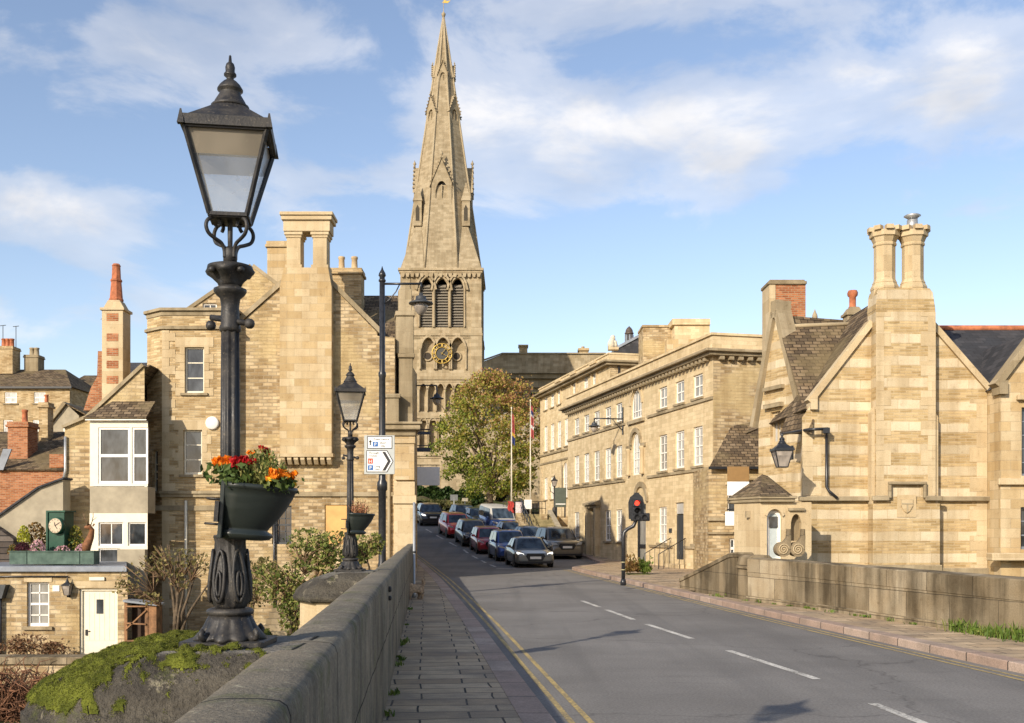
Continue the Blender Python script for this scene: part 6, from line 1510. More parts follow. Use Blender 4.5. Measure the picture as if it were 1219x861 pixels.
# hipped roof right of the chimney blocks
Yr = 62; k = Yr/F
t = thing('hipped_roof_house', 'dark hipped roof with lead ridges showing behind the long georgian house and the brick chimney', 'house', (XP(888, Yr), Yr, ZP(412, Yr)))
b = MB(); b.box(-42*k, 60*k, 0, 9, -9, 0); b.build('wall', M_georg, t)
b = MB(); b.add([(-44*k, -.2, 0), (62*k, -.2, 0), (62*k, 9, 0), (-44*k, 9, 0), (3*k, 4, 21*k), (40*k, 4, 21*k)], [(0, 1, 5, 4), (1, 2, 5), (2, 3, 4, 5), (3, 0, 4), (0, 3, 2, 1)]); b.build('roof', M_tile, t)
b = MB(); b.tube([(-44*k, -.22, .03), (3*k, 3.98, 21.3*k), (40*k, 3.98, 21.3*k)], .14, 6); b.build('ridge_flashing', M_lead, t, uv=False)
# wall lamp on the georgian front
zl = ZP(499, Ge.Y(742)); px_l = 742
t = thing('wall_lamp', 'bracket street lamp projecting from the middle of the georgian front at second floor level', 'street light', (Ge.o.x+gu(742)*Ge.d[0], Ge.Y(742), zl), angG)
L_ = 1.55
b = MB(); b.box(-.05, .05, -.05, -.003, -.8, .6); b.tube([(0, 0, .0), (0, -L_, .0)], .035, 8); b.tube([(0, 0, -.6), (0, -.35, -.3), (0, -.6, 0)], .02, 6); b.tube([(0, -L_, 0), (0, -L_, -.12)], .035, 8); b.build('arm', M_blackp, t, uv=False)
big_lantern(t, 0, -L_, -.42, .95)

# ================================================================ second georgian block, set back up the hill
s_ = 4.5; kY = (18.285+s_-0)/(1)
c0_ = xN-SL*YN+s_
Yn2 = c0_/(.0932-SL); Yf2 = c0_/(.0268-SL)
o2 = Vector((.0268*Yf2, Yf2, 2.6)); G2 = Fr(o2, angG)
t2 = thing('georgian_house', 'tall set back georgian block at the top of the steps beyond the long front', 'house', o2, angG)
L2 = G2.u(726); z2 = lambda py, px: G2.z(py, px); T2 = z2(419, 726)-.1
u2 = lambda v: G2.u(620+v/2.69)
q2_ = lambda zy, v: G2.z(360+zy/2.69, 620+v/2.69)
o_ = []
r2 = (q2_(345, 80), q2_(288, 80)); r1 = (q2_(478, 80), q2_(397, 80)); r0 = (q2_(632, 80), q2_(562, 80))
for v in (80, 101, 123, 172, 208, 236): o_.append((u2(v)-.5, u2(v)+.5, *r2)); o_.append((u2(v)-.5, u2(v)+.5, *r1))
for v in (80, 101): o_.append((u2(v)-.5, u2(v)+.5, *r0))
o_.append((u2(142)-.6, u2(142)+.6, r0[0], r0[1]+.9, 'round')); o_.append((u2(146)-.5, u2(146)+.5, r1[0], r1[1]))
b = MB(); wallface(b, -2, [(0, T2-.8), (L2, T2-.8)], o_, rev=.14); b.add([(0, 0, -2), (0, 12, -2), (0, 12, T2-.8), (0, 0, T2-.8)], [(0, 1, 2, 3)]); b.build('wall', M_georg, t2, recalc=False)
b = MB(); b.add([(L2, 0, -2), (L2, 12, -2), (L2, 12, T2), (L2, 0, T2)], [(0, 1, 2, 3)]); b.build('side_wall', M_rubble, t2, recalc=False)
for o in o_: window(t2, o, .07, 2, 4, M_white, M_blind, .08, .04, sill=M_cornice, surround=None)
for v in (101, 208): 
    x = u2(v); 
for v in (123, 172, 236):
    x = u2(v); b = MB(); b.box(x-.75, x+.75, -.2, -.002, r2[1]+.25, r2[1]+.4); b.box(x-.68, x-.52, -.1, -.002, r2[0], r2[1]+.25); b.box(x+.52, x+.68, -.1, -.002, r2[0], r2[1]+.25); b.build('window_surround', M_dress, t2)
b = MB(); b.box(-.3, L2+.3, -.35, 12, T2-.8+.003, T2-.62); b.box(-.45, L2+.45, -.55, 12, T2-.62, T2-.48); b.build('cornice', M_cornice, t2, bevel=.02)
b = MB(); b.box(-.05, L2+.02, -.08, 12, T2-.48, T2-.05); b.box(-.1, L2+.06, -.14, 12, T2-.05, T2+.05); b.build('parapet', M_georg, t2)
b = MB(); b.box(0, L2, -.1, -.002, r1[0]-.35, r1[0]-.2); b.box(0, L2, -.06, -.002, r0[1]+1.1, r0[1]+1.25); b.build('string_course', M_cornice, t2)
quoins(t2, 0, 0, 0, r0[1]+1, (1,), M_dress, .36, 'rusticated_quoins', .05, (.8, .6))
pipe(t2, [(L2+.08, .6, T2-.6), (L2+.08, .6, 4)], .06)
def onroof(px, py, Y): return (XP(px, Y), Y, ZP(py, Y))
t = thing('stone_figure', 'weathered pale stone heraldic figure on the corner of the set back georgian parapet', 'statue', onroof(730, 417, Yn2+1)); k = (Yn2+1)/F
b = MB(); b.box(-6*k, 6*k, -.3, .3, 0, 3*k); b.build('base', M_dress, t)
b = MB(); b.tube([(-2*k, 0, 3*k), (-2.5*k, 0, 8*k), (-1.5*k, 0, 12*k), (1.5*k, 0, 14.5*k)], [.26, .24, .19, .12], 10); b.tube([(1*k, .05, 3*k), (3*k, .02, 6*k), (2.5*k, 0, 10*k), (-1*k, 0, 11*k)], [.14, .15, .12, .12], 8); b.blob((-.5*k, 0, 15*k), .17, rnd, 10, 6, .12); b.build('figure', plain('pale_statue_stone', (.60, .54, .42), .9, var=.15, scale=6, bumps=.5), t, uv=False)
t = thing('cupola', 'small dark domed ventilator on the slate roof behind the stone figure', 'roof vent', onroof(749, 411, Yn2+6)); k = (Yn2+6)/F
b = MB(); b.lathe([(4.6*k, 0), (4.6*k, 13*k), (5.4*k, 13.3*k), (5.4*k, 14.5*k), (4.6*k, 15*k), (4.1*k, 18*k), (2.5*k, 20.5*k), (.8*k, 21.7*k), (.5*k, 22.5*k)], 12); b.build('drum', plain('bronze_vent', (.10, .075, .06), .5, .2), t, uv=False)
for i in range(8): a = math.pi*i/4; c = MB(); c.box(-.06, .06, -.03, .03, 1*k, 12*k); o = c.build('rib', M_lead, t, (4.65*k*math.cos(a), 4.65*k*math.sin(a), 0), a+math.pi/2)
t = thing('slate_roof_house', 'slate roof rising behind the stone figure towards the chimney blocks', 'house', onroof(760, 417, Yn2+5)); k = (Yn2+5)/F
b = MB(); b.prism([(-28*k, -5), (30*k, -5), (30*k, 19*k), (6*k, 18*k), (-28*k, 0)], 'y', 0, 6); b.build('gable_wall', M_slate, t)
b = MB(); coping_run(b, [(-28*k, 0), (6*k, 18*k), (30*k, 19*k)], 0, .18, -.1, 6); b.build('roof', M_lead, t)

# ================================================================ low building with blank white signs between
YL = 41.5; k = YL/F
L0 = Fr((XP(843, YL), YL, -.3), 0); tl = thing('low_house', 'low stone house with a steep slate lean-to roof beside the long georgian house', 'house', L0.o)
lx = lambda px, dy=0: L0.u(px, dy)
lz = lambda py, dy=0: L0.z(py, 843, dy)
lo = (lx(868.5), lx(886), lz(665), lz(641)); lu = (lx(866), lx(885), lz(612), lz(588))
b = MB(); wallface(b, -1, [(lx(843.5), lz(556)), (lx(925), lz(556))], [lo, lu], rev=.15); b.add([(lx(843.5), 0, -1), (lx(843.5), 4, -1), (lx(843.5), 4, lz(556)), (lx(843.5), 0, lz(556))], [(0, 1, 2, 3)]); b.build('wall', M_rubble, tl, recalc=False)
window(tl, lo, .08, 3, 2, M_white, M_pane, .07, .05); window(tl, lu, .08, 2, 1, M_white, M_pane, .07, .05)
tilesheet('roof', M_tile, tl, [(lx(842), -.3, lz(558)), (lx(935), -.3, lz(558)), (lx(945, 4.4), 4.4, lz(446, 4.4)), (lx(903, 4.4), 4.4, lz(446, 4.4))])
b = MB(); b.box(lx(842), lx(925), -.32, -.25, lz(559), lz(556)); b.build('gutter', M_blackp, tl)
b = MB(); b.box(lx(842), lx(885), -.12, -.002, lz(620), lz(616)); b.box(lx(842), lx(885), -.1, -.002, lz(636), lz(633.5)); b.build('string_course', M_cornice, tl)
Yz = 40.6; k = Yz/F
def panel(label, px0, px1, py0, py1, mat, cat='sign'):
    t = thing('blank_sign', label, cat, (XP((px0+px1)/2, Yz), Yz, ZP(py1, Yz)), 0, 'blank panels on the low house'); b = MB(); W = (px1-px0)*k/2; b.box(-W, W, 0, .06, 0, (py1-py0)*k); b.build('board', mat, t, bevel=.008)
    c = MB(); c.bar((-W+.1, .06, (py1-py0)*k*.8), (-W+.1, .75, (py1-py0)*k*.8), .04); c.build('bracket', M_blackp, t, uv=False); return t
M_swh = plain('sign_panel_white', (.84, .83, .80), .5, var=.03)
panel('brown blank sign panel, topmost on the low house', 866, 892, 555.5, 573, plain('sign_panel_brown', (.27, .16, .06), .6, var=.06), 'sign')
panel('blank white sign panel directly below the brown panel', 866, 892, 573.5, 590, M_swh)
panel('blank white sign panel lowest on the low house, under a dark bracket', 863.5, 888, 609, 626, M_swh)
c = MB()
t = thing('sign_bracket', 'thin dark bar bracket above the lowest blank white sign', 'bracket', (XP(877, Yz), Yz-.05, ZP(607, Yz))); c.bar((-12*k, 0, 0), (13*k, 0, .06), .05); c.build('bar', M_blackp, t, uv=False); c = MB(); c.bar((9*k, 0, .05), (9*k, .9, .05), .05); c.build('stay', M_blackp, t, uv=False)

# ================================================================ striped gable house on the right (tudor style)
YT = 30.0
T = Fr((XP(955, YT), YT, -.6), 0); tt = thing('striped_gable_house', 'steep gabled house of striped stone with twin octagonal chimneys behind the right parapet', 'house', T.o)
tu = lambda px, dy=0: T.u(px, dy)
tz = lambda py, dy=0: T.z(py, 955, dy)
gL, gR, gA = tu(955), tu(1175), tu(1073)
zeL, zeR, zA = tz(497), tz(468), tz(322)
# left verge passes (968,478)->(1036,392); right verge (1108,392)->(1175,468)
b = MB(); wallface(b, -1.5, [(gL, tz(497)), (tu(968), tz(478)), (gA, tz(345)), (tu(1108), tz(388)), (gR, tz(466))], [], rev=.1)
DT = 8.0
b.add([(gR, 0, -1.5), (gR, DT, -1.5), (gR, DT, tz(466)), (gR, 0, tz(466))], [(0, 1, 2, 3)])
b.build('gable_wall', M_band, tt, recalc=False)
copings(tt, [(tu(966), tz(481)), (tu(1040), tz(386))], .17, -.10, .32, M_dress); copings(tt, [(tu(1106), tz(388)), (tu(1177), tz(469))], .17, -.10, .32, M_dress)
b = MB(); b.box(tu(964), tu(972), -.13, .35, tz(488), tz(472.5)); b.build('kneeler', M_dress, tt)
# chimney breast
cbL, cbR = tu(1037), tu(1107); yb = -.40
b = MB(); b.box(cbL, cbR, yb, .3, tz(600), tz(372)); b.prism([(cbL, tz(372)), (cbR, tz(372)), (tu(1104), tz(352)), (tu(1100), tz(347)), (tu(1040), tz(347)), (tu(1038.5), tz(352))], 'y', yb, .35); b.build('chimney_breast', M_band, tt, bevel=.01)
b = MB(); b.prism([(tu(1033), tz(600)), (tu(1037)-.003, tz(600)), (tu(1037)-.003, tz(486)), (tu(1033), tz(492))], 'y', yb+.08, -.002); b.build('breast_offset', M_dress, tt); b = MB(); b.prism([(tu(1107)+.003, tz(600)), (tu(1111.5), tz(600)), (tu(1111.5), tz(498)), (tu(1107)+.003, tz(491))], 'y', yb+.08, -.002); b.build('breast_offset', M_dress, tt)
b = MB(); b.box(tu(1033), tu(1111.5), yb-.05, -.002, tz(760), tz(600)-.003); b.build('breast_base', M_band, tt, bevel=.01)
quoins(tt, cbL, yb, tz(590), tz(375), (1,), M_dress, .42, 'quoins', .012, (.42, .22)); quoins(tt, cbR, yb, tz(590), tz(375), (-1,), M_dress, .42, 'quoins', .012, (.42, .22))
quoins(tt, gL, 0, tz(590), tz(505), (1,), M_dress, .42, 'quoins', .012, (.55, .3)); quoins(tt, gR, 0, tz(690), tz(475), (-1,), M_dress, .42, 'quoins', .012, (.5, .3))
# string course with a stepped label over the shield panel
zs = tz(594)
def lab(y): 
    b = MB(); b.box(gL-.1, tu(1050), y-.15, -.002, zs-.06, zs+.08); b.box(tu(1092), gR+.05, -.15, -.002, zs-.06, zs+.08)
    return b
b = MB(); b.box(gL-.12, tu(1033), -.16, -.002, zs-.07, zs+.07); b.box(tu(1111.5), gR+.06, -.16, -.002, zs-.07, zs+.07)
b.box(tu(1031), tu(1051), yb-.16, yb-.051, zs-.07, zs+.07); b.box(tu(1093), tu(1113), yb-.16, yb-.051, zs-.07, zs+.07); b.box(tu(1050), tu(1053.5), yb-.16, yb-.051, zs+.0, tz(578)); b.box(tu(1091), tu(1094.5), yb-.16, yb-.051, zs+.0, tz(578)); b.box(tu(1050), tu(1094.5), yb-.17, yb-.051, tz(578), tz(574.5))
b.build('string_course', M_cornice, tt, bevel=.02)
b = MB(); b.box(tu(1032), tu(1113), yb-.14, -.002, -1, tz(672)); b.box(gL-.05, tu(1032), -.1, -.002, -1, tz(676)); b.box(tu(1113), gR+.05, -.1, -.002, -1, tz(676)); b.build('plinth', M_cornice, tt, bevel=.02)
# carved shield panel
yp = yb-.051
b = MB(); b.box(tu(1061), tu(1083), yp-.02, yp, tz(616), tz(590)); pn = b.build('shield_panel', M_dress, tt)
cx_ = tu(1072); zc = tz(602); s = 7*YT/F
b = MB(); b.prism([(cx_-s, zc+s), (cx_+s, zc+s), (cx_+s, zc-.1*s), (cx_+.5*s, zc-s), (cx_, zc-1.4*s), (cx_-.5*s, zc-s), (cx_-s, zc-.1*s)], 'y', yp-.06, yp-.021); b.build('shield', M_ashlar, pn, bevel=.008)
b = MB(); b.box(cx_-.9*s, cx_+.9*s, yp-.075, yp-.061, zc+.15*s, zc+.35*s); b.prism([(cx_-.12*s, zc+.1*s), (cx_+.12*s, zc+.1*s), (cx_+.12*s, zc-1.2*s), (cx_-.12*s, zc-1.2*s)], 'y', yp-.075, yp-.061); b.build('shield_charge', M_cornice, pn)
# twin octagonal stacks
for px in (1053, 1086.5):
    b = MB(); r0 = 14.3*YT/F; z = tz(347); k = YT/F
    b.lathe([(r0*1.12, -.25), (r0*1.10, .02), (r0*1.14, .03), (r0*1.14, .10), (r0*.98, .20), (r0*1.0, .22), (r0*.88, .30), (r0*.86, .34), (r0*.86, 1.25), (r0*.95, 1.28), (r0*.95, 1.33), (r0*.90, 1.36), (r0*1.08, 1.50), (r0*1.22, 1.53), (r0*1.24, 1.68), (r0*.8, 1.70)], 8, (tu(px), .0, z), ph=R(22.5), smooth=False)
    for i in range(8): a = R(45)*i; b.obox((tu(px)+r0*1.08*math.cos(a), r0*1.08*math.sin(a), z+1.74), (.20, .20, .12), Matrix.Rotation(a, 3, 'Z'))
    st = b.build('octagonal_chimney', M_dress, tt)
b = MB(); z = tz(270); b.lathe([(.15, -.1), (.15, .18), (.12, .18)], 16, (tu(1086), 0, z)); b.lathe([(.08, .2), (.24, .30), (.20, .33), (.02, .36)], 16, (tu(1086), 0, z)); 
for i in range(3): a = i*2.09; b.tube([(tu(1086)+.13*math.cos(a), .13*math.sin(a), z+.15), (tu(1086)+.16*math.cos(a), .16*math.sin(a), z+.31)], .012, 5)
b.build('flue_cowl', M_greymetal, tt, uv=False)
# main roof slopes
tilesheet('roof', M_tile, tt, [(tu(962), .25, tz(485)), (gA, .25, tz(345)+.15), (gA, DT, tz(345)+.15), (tu(962), DT, tz(485))])
tilesheet('roof', M_slate, tt, [(gR+.1, .25, tz(467)), (gR+.1, DT, tz(467)), (gA, DT, tz(345)+.15), (gA, .25, tz(345)+.15)])
# roof of the range running along the street: ridge at y~390, seen left of the main gable
tilesheet('street_roof', M_tile, tt, [(tu(958, .8), .8, tz(492, .8)), (tu(1038, 4), 4.0, tz(386, 4)), (tu(928, 4), 4.0, tz(390, 4))])
b = MB(); b.tube([(tu(928, 4), 4, tz(390, 4)+.03), (tu(1037, 4), 4, tz(386, 4)+.03)], .07, 8); b.build('ridge_tiles', M_cornice, tt, uv=False)
# street facing dormer gable seen almost edge on
dl, dr = 2.6, 6.2; xg = lambda px: tu(px, dl)
# dormer gable front plane faces the street: local coordinates rotated
aG = math.atan2(-1, .34); 
YD2 = 35.2; og = Vector((XP(903, YD2)-T.o.x, YD2-T.o.y, 0)); gd = Fr((XP(903, YD2), YD2, T.o.z), aG)
gate = link('dormer_gable', None, tt); bpy.data.objects.remove(gate)
dg_ = MB(); lw = gd.u(953); 
z_e = gd.z(500, 953); z_a = gd.z(375, 925); ua_ = gd.u(925); z_far = gd.z(505, 905)
wo = (gd.u(917), gd.u(929), gd.z(530, 923), gd.z(490, 923))
wallface(dg_, -1, [(0, z_far), (ua_-.12, z_a), (ua_+.12, z_a), (lw, z_e)], [wo], rev=.15)
def toT(p): 
    c_, s_2 = math.cos(aG), math.sin(aG); return (og.x+p[0]*c_-p[1]*s_2, og.y+p[0]*s_2+p[1]*c_, p[2])
dg_.v = [toT(p) for p in dg_.v]; dg_.build('dormer_gable', M_band, tt, recalc=False)
c = MB(); coping_run(c, [(-.15, z_far-.1), (ua_, z_a+.05)], 0, .2, -.14, .42); coping_run(c, [(ua_, z_a+.05), (lw+.1, z_e-.05)], 0, .2, -.14, .42); c.box(ua_-.16, ua_+.16, -.14, .42, z_a-.1, z_a+.45); c.v = [toT(p) for p in c.v]; c.build('dormer_coping', M_cornice, tt)
c = MB(); c.box(wo[0]-.2, wo[1]+.2, -.16, -.002, wo[3]+.12, wo[3]+.26); c.box(wo[0]-.25, wo[1]+.25, -.14, -.002, wo[3]+.7, wo[3]+.82); c.v = [toT(p) for p in c.v]; c.build('drip_mould', M_cornice, tt)
w = window(tt, (0, wo[1]-wo[0], wo[2], wo[3]), 0, 2, 1, M_dress, M_blind, .1, .09, sash=False); lc = toT((wo[0], .1, wo[2])); w.location = lc; w.rotation_euler = (0, 0, aG)
c = MB(); c.add([toT(p) for p in ((lw, .2, z_e), (ua_, .2, z_a), (ua_, 4.5, z_a), (lw, 4.5, z_e))], [(0, 1, 2, 3)]); c.add([toT(p) for p in ((0, .2, z_far), (ua_, .2, z_a), (ua_, 4.5, z_a), (0, 4.5, z_far))], [(0, 1, 2, 3)]); c.build('dormer_roof', M_tile, tt)
# street wall between dormer gable and corner, with hood roof and gutter
c = MB(); c.add([(gL, 0, -1), (gL, 0, tz(497)), toT((lw, 0, z_e)), toT((lw, 0, -1))], [(0, 1, 2, 3)]); c.build('street_wall', M_band, tt, recalc=False)
yk = -.28
tilesheet('eaves_roof', M_tile, tt, [(tu(928, 2), 2.0, tz(516, 2)), (tu(964, -.25), -.25, tz(516, -.25)), (tu(972, 0.3), .3, tz(478, .3)), (tu(950, 2), 2.2, tz(470, 2.2))])
c = MB(); c.tube([(tu(930, 1.8), 1.8, tz(517, 1.8)), (tu(962, -.3), -.3, tz(511.5, -.3)), (tu(986, -.3), -.3, tz(510.5, -.3))], .042, 8); c.build('gutter', M_blackp, tt, uv=False)
c = MB(); c.box(tu(979, -.3), tu(987, -.3), -.38, -.2, tz(516, -.3), tz(509.5, -.3)); c.build('hopper', M_blackp, tt)
pipe(tt, [(tu(982.5), -.12, tz(513)), (tu(982.5), -.12, tz(580)), (tu(985), -.15, tz(585)), (tu(994), -.22, tz(593.5))], .042)
# brick chimney and others on the roof
Yq = 37.5
t = thing('brick_chimney', 'broad red brick chimney with a stone cap above the small street gable', 'chimney', (XP(938, Yq), Yq, ZP(395, Yq)), R(0)); k = Yq/F
b = MB(); b.box(-15*k, 21*k, 0, 1.0, -4, 56*k); b.build('stack', M_brick, t)
b = MB(); b.box(-24*k, 22*k, -.08, 1.08, 56*k, 60*k); b.box(-22*k, 20*k, -.02, 1.02, 60*k, 62*k); b.build('cap', M_cornice, t, bevel=.02)
b = MB(); b.box(-22.5*k, -15*k-.003, -.03, 1.03, -4, 56*k-.003); b.build('stone_edge', M_dress, t)
Yq = 34.5; k = Yq/F
t = thing('chimney_stack', 'small stone chimney with a single dumpy clay pot on the stone slate ridge', 'chimney', (XP(1018, Yq), Yq, ZP(392, Yq)))
b = MB(); b.box(-9*k, 9*k, 0, .5, -2, 17*k); b.box(-11*k, 11*k, -.06, .56, 17*k, 20*k); b.prism([(-10*k, 20*k), (10*k, 20*k), (5*k, 27*k), (-5*k, 27*k)], 'y', .02, .5); b.build('stack', M_cornice, t)
b = MB(); b.lathe([(4.6*k, 0), (5*k, 1*k), (4*k, 2*k), (4*k, 13*k), (6*k, 15*k), (6.4*k, 18*k), (5*k, 21*k), (2*k, 21*k)], 12, (0, .26, 27*k)); b.build('clay_pot', M_terra, t, uv=False)
Yq = 36; k = Yq/F
t = thing('stone_finial', 'small pointed stone finial on the ridge between the brick chimney and the dumpy pot', 'finial', (XP(970, Yq), Yq, ZP(386, Yq)))
b = MB(); b.box(-5*k, 5*k, -.1, .1, -.8, 3*k); b.lathe([(3*k, 3*k), (2.2*k, 5*k), (3.4*k, 8*k), (3*k, 11*k), (1.2*k, 15*k), (.2*k, 18*k)], 8); b.build('finial_body', M_cornice, t, uv=False)
# porch bay at the corner, with half pyramid roof and arched door
pc = Vector((XP(917, 28.4), 28.4)); 
tp = thing('porch', 'small canted stone porch with slate roof and arched pale door beside the striped gable', 'porch', (pc.x, pc.y, -.3)); kP = 28.4/F
ux = lambda px: (px-917)*kP
uz = lambda py: ZP(py, 28.4)+.3
do = (ux(913), ux(930.5), uz(670), uz(607), 'round'); no = (ux(941.5), ux(954), uz(644), uz(612), 'pointed')
b = MB(); wallface(b, -.6, [(ux(905), uz(598)), (ux(966), uz(598))], [do, no], rev=.22)
b.add([(ux(905), 0, -.6), (ux(887), 1.4, -.6), (ux(887), 1.4, uz(598)), (ux(905), 0, uz(598))], [(0, 1, 2, 3)]); b.build('wall', M_dress, tp, recalc=False)
window(tp, do, .12, 1, 1, M_white, plain('pale_blue_door', (.42, .47, .47), .5, var=.06), .09, .03, sash=False, name='door')
c = MB(); c.box(do[0]+.08, do[1]-.08, .10, .118, uz(628), uz(615)); c.build('door_glass', M_pane, tp)
c = MB(); c.box(no[0]-.03, no[1]+.03, .23, .26, no[2], no[3]); c.build('niche_back', M_cornice, tp)
archmould(tp, do, 0, .09, .06, M_dress, jamb=False)
c = MB(); c.prism([(ux(883.5), 1.5), (ux(903.5), -.14), (ux(945), -.14), (ux(945), 2), (ux(885), 2)], 'z', uz(598)+.002, uz(594)); c.prism([(ux(882), 1.5), (ux(902.5), -.2), (ux(947), -.2), (ux(947), 2), (ux(883), 2)], 'z', uz(594), uz(590.5)); c.build('cornice', M_cornice, tp, bevel=.015)
c = MB(); e = [(ux(881.5), 1.5, uz(590.5)), (ux(902), -.25, uz(590.5)), (ux(936), -.25, uz(590.5)), (ux(948), .3, uz(590.5))]; ap_ = (ux(924), 1.6, uz(561)); ap2 = (ux(931), 1.6, uz(563)); c.add(e+[ap_, ap2], [(0, 1, 4), (1, 2, 5, 4), (2, 3, 5)]); c.build('roof', M_tile, tp, recalc=False)
c = MB(); c.box(ux(893), ux(900), .5, .6, uz(616), uz(608)); c.build('quatrefoil', M_cornice, tp, rz=0)
# hood over the niche
c = MB(); c.box(ux(938), ux(957), -.1, -.002, uz(608), uz(605)); c.build('niche_hood', M_cornice, tp)
# black wall lantern on the corner
Ywl = 28.6; k = Ywl/F
t = thing('wall_lantern', 'black traditional lantern on a bracket at the corner of the striped gable house', 'lantern', (XP(931, Ywl), Ywl, ZP(557, Ywl)))
lantern(t, .02, 20*k, 5.5*k, 10.5*k, M_blackp, glass=M_frost, soot=M_frost)
c = MB(); c.tube([(0, .02, 26*k), (8*k, .25, 27*k), (21*k, .75, 27*k)], .018, 6); c.box(20*k, 22*k, .7, .95, 12*k, 29*k); c.build('bracket', M_blackp, t, uv=False)
c = MB(); c.tube([(14*k+3.5*k*math.cos(q*.5), .5, 22*k+3.5*k*math.sin(q*.5)) for q in range(14)], .012, 5); c.build('scroll', M_blackp, t, uv=False)
# ---------------- right wing
YW = 29.4
Wg = Fr((XP(1180, YW), YW, -.6), 0); tw = thing('wing_house', 'stone wing with dark slate roof and a gabled bay at the right picture edge', 'house', Wg.o)
wx = lambda px, dy=0: Wg.u(px, dy)
wz = lambda py, dy=0: Wg.z(py, 1180, dy)
wa = (wx(1212), wx(1232), wz(567), wz(486)); wb_ = (wx(1211), wx(1240), wz(654), wz(604))
b = MB(); wallface(b, -1, [(wx(1187), wz(462)), (wx(1240), wz(392)), (wx(1300), wz(470))], [wa, wb_], y=-.2, rev=.18); b.add([(wx(1187), -.2, -1), (wx(1187), 6, -1), (wx(1187), 6, wz(462)), (wx(1187), -.2, wz(462))], [(0, 1, 2, 3)]); b.build('wall', M_ashlar, tw, recalc=False)
window(tw, wa, -.05, 2, 5, M_lead, M_pane, .05, .03, sash=False); window(tw, wb_, -.05, 2, 3, M_lead, M_pane, .06, .04, sash=False)
c = MB(); coping_run(c, [(wx(1184), wz(463)), (wx(1240), wz(389)), (wx(1300), wz(468))], 0, .18, -.34, .1); c.build('verge_coping', M_cornice, tw); c = MB(); c.box(wx(1183), wx(1193), -.37, .13, wz(471), wz(455)); c.build('kneeler', M_cornice, tw)
c = MB(); c.box(wx(1205), wx(1300), -.36, -.203, wz(478), wz(472)); c.box(wx(1183), wx(1300), -.32, -.203, wz(578), wz(570)); c.box(wx(1170), wx(1300), -.6, -.203, wz(667), wz(658)); c.build('string_course', M_dress, tw, bevel=.02)
c = MB(); c.box(wx(1176), wx(1186.5), 1.2, 3, -1, wz(470)); c.build('link_wall', M_cornice, tw)
c = MB(); c.box(wx(1176), wx(1187), .75, 1.1, wz(575), wz(482)); c.build('recess_box', M_lead, tw)  # lead grey box filling the recess between gable and bay
tilesheet('roof', M_slate, tw, [(wx(1108, 1), 1.0, wz(472, 1)), (wx(1320, 1), 1.0, wz(472, 1)), (wx(1320, 5), 5.0, wz(392, 5)), (wx(1108, 5), 5.0, wz(392, 5))])
c = MB(); c.tube([(wx(1108, 5), 5, wz(391, 5)), (wx(1320, 5), 5, wz(391, 5))], .10, 8); c.build('ridge_tiles', M_terra, tw, uv=False)
c = MB(); c.add([(wx(1184), .0, wz(463)), (wx(1240), .0, wz(391)), (wx(1240), 5, wz(391)), (wx(1184), 5, wz(463))], [(0, 1, 2, 3)]); c.add([(wx(1300), .0, wz(468)), (wx(1240), .0, wz(391)), (wx(1240), 5, wz(391)), (wx(1300), 5, wz(468))], [(0, 1, 2, 3)]); c.build('bay_roof', M_slate, tw)
# ================================================================ vehicles
M_tyre = plain('tyre_rubber', (.018, .018, .018), .85, var=.2); M_rim = plain('alloy_rim', (.35, .36, .37), .3, .8, var=.1); M_trim = plain('black_trim', (.012, .012, .013), .5, var=.2)
M_plate = plain('number_plate_white', (.75, .73, .68), .4, var=.03); M_head = plain('headlamp_lens', (.62, .62, .60), .08, .2, var=.15, scale=20, spec=.8); M_chrome = plain('chrome', (.55, .55, .55), .15, 1, var=.05)
KINDS = {  # L, W, H, bonnet z, belt z, ws base, ws top, roof end, rear base, roof half width ratio
    'saloon': (4.7, 1.84, 1.40, .80, .92, .30, .46, .72, .93, .70, .30),
    'hatch': (4.0, 1.74, 1.50, .86, .96, .25, .42, .86, .99, .74, .30),
    'suv': (4.65, 1.90, 1.66, 1.0, 1.06, .26, .42, .84, .99, .74, .36),
    'mpv': (4.3, 1.78, 1.58, .92, 1.0, .20, .40, .86, .99, .76, .31),
    'van': (4.9, 1.95, 1.96, 1.08, 1.14, .15, .30, .97, .995, .84, .33)}
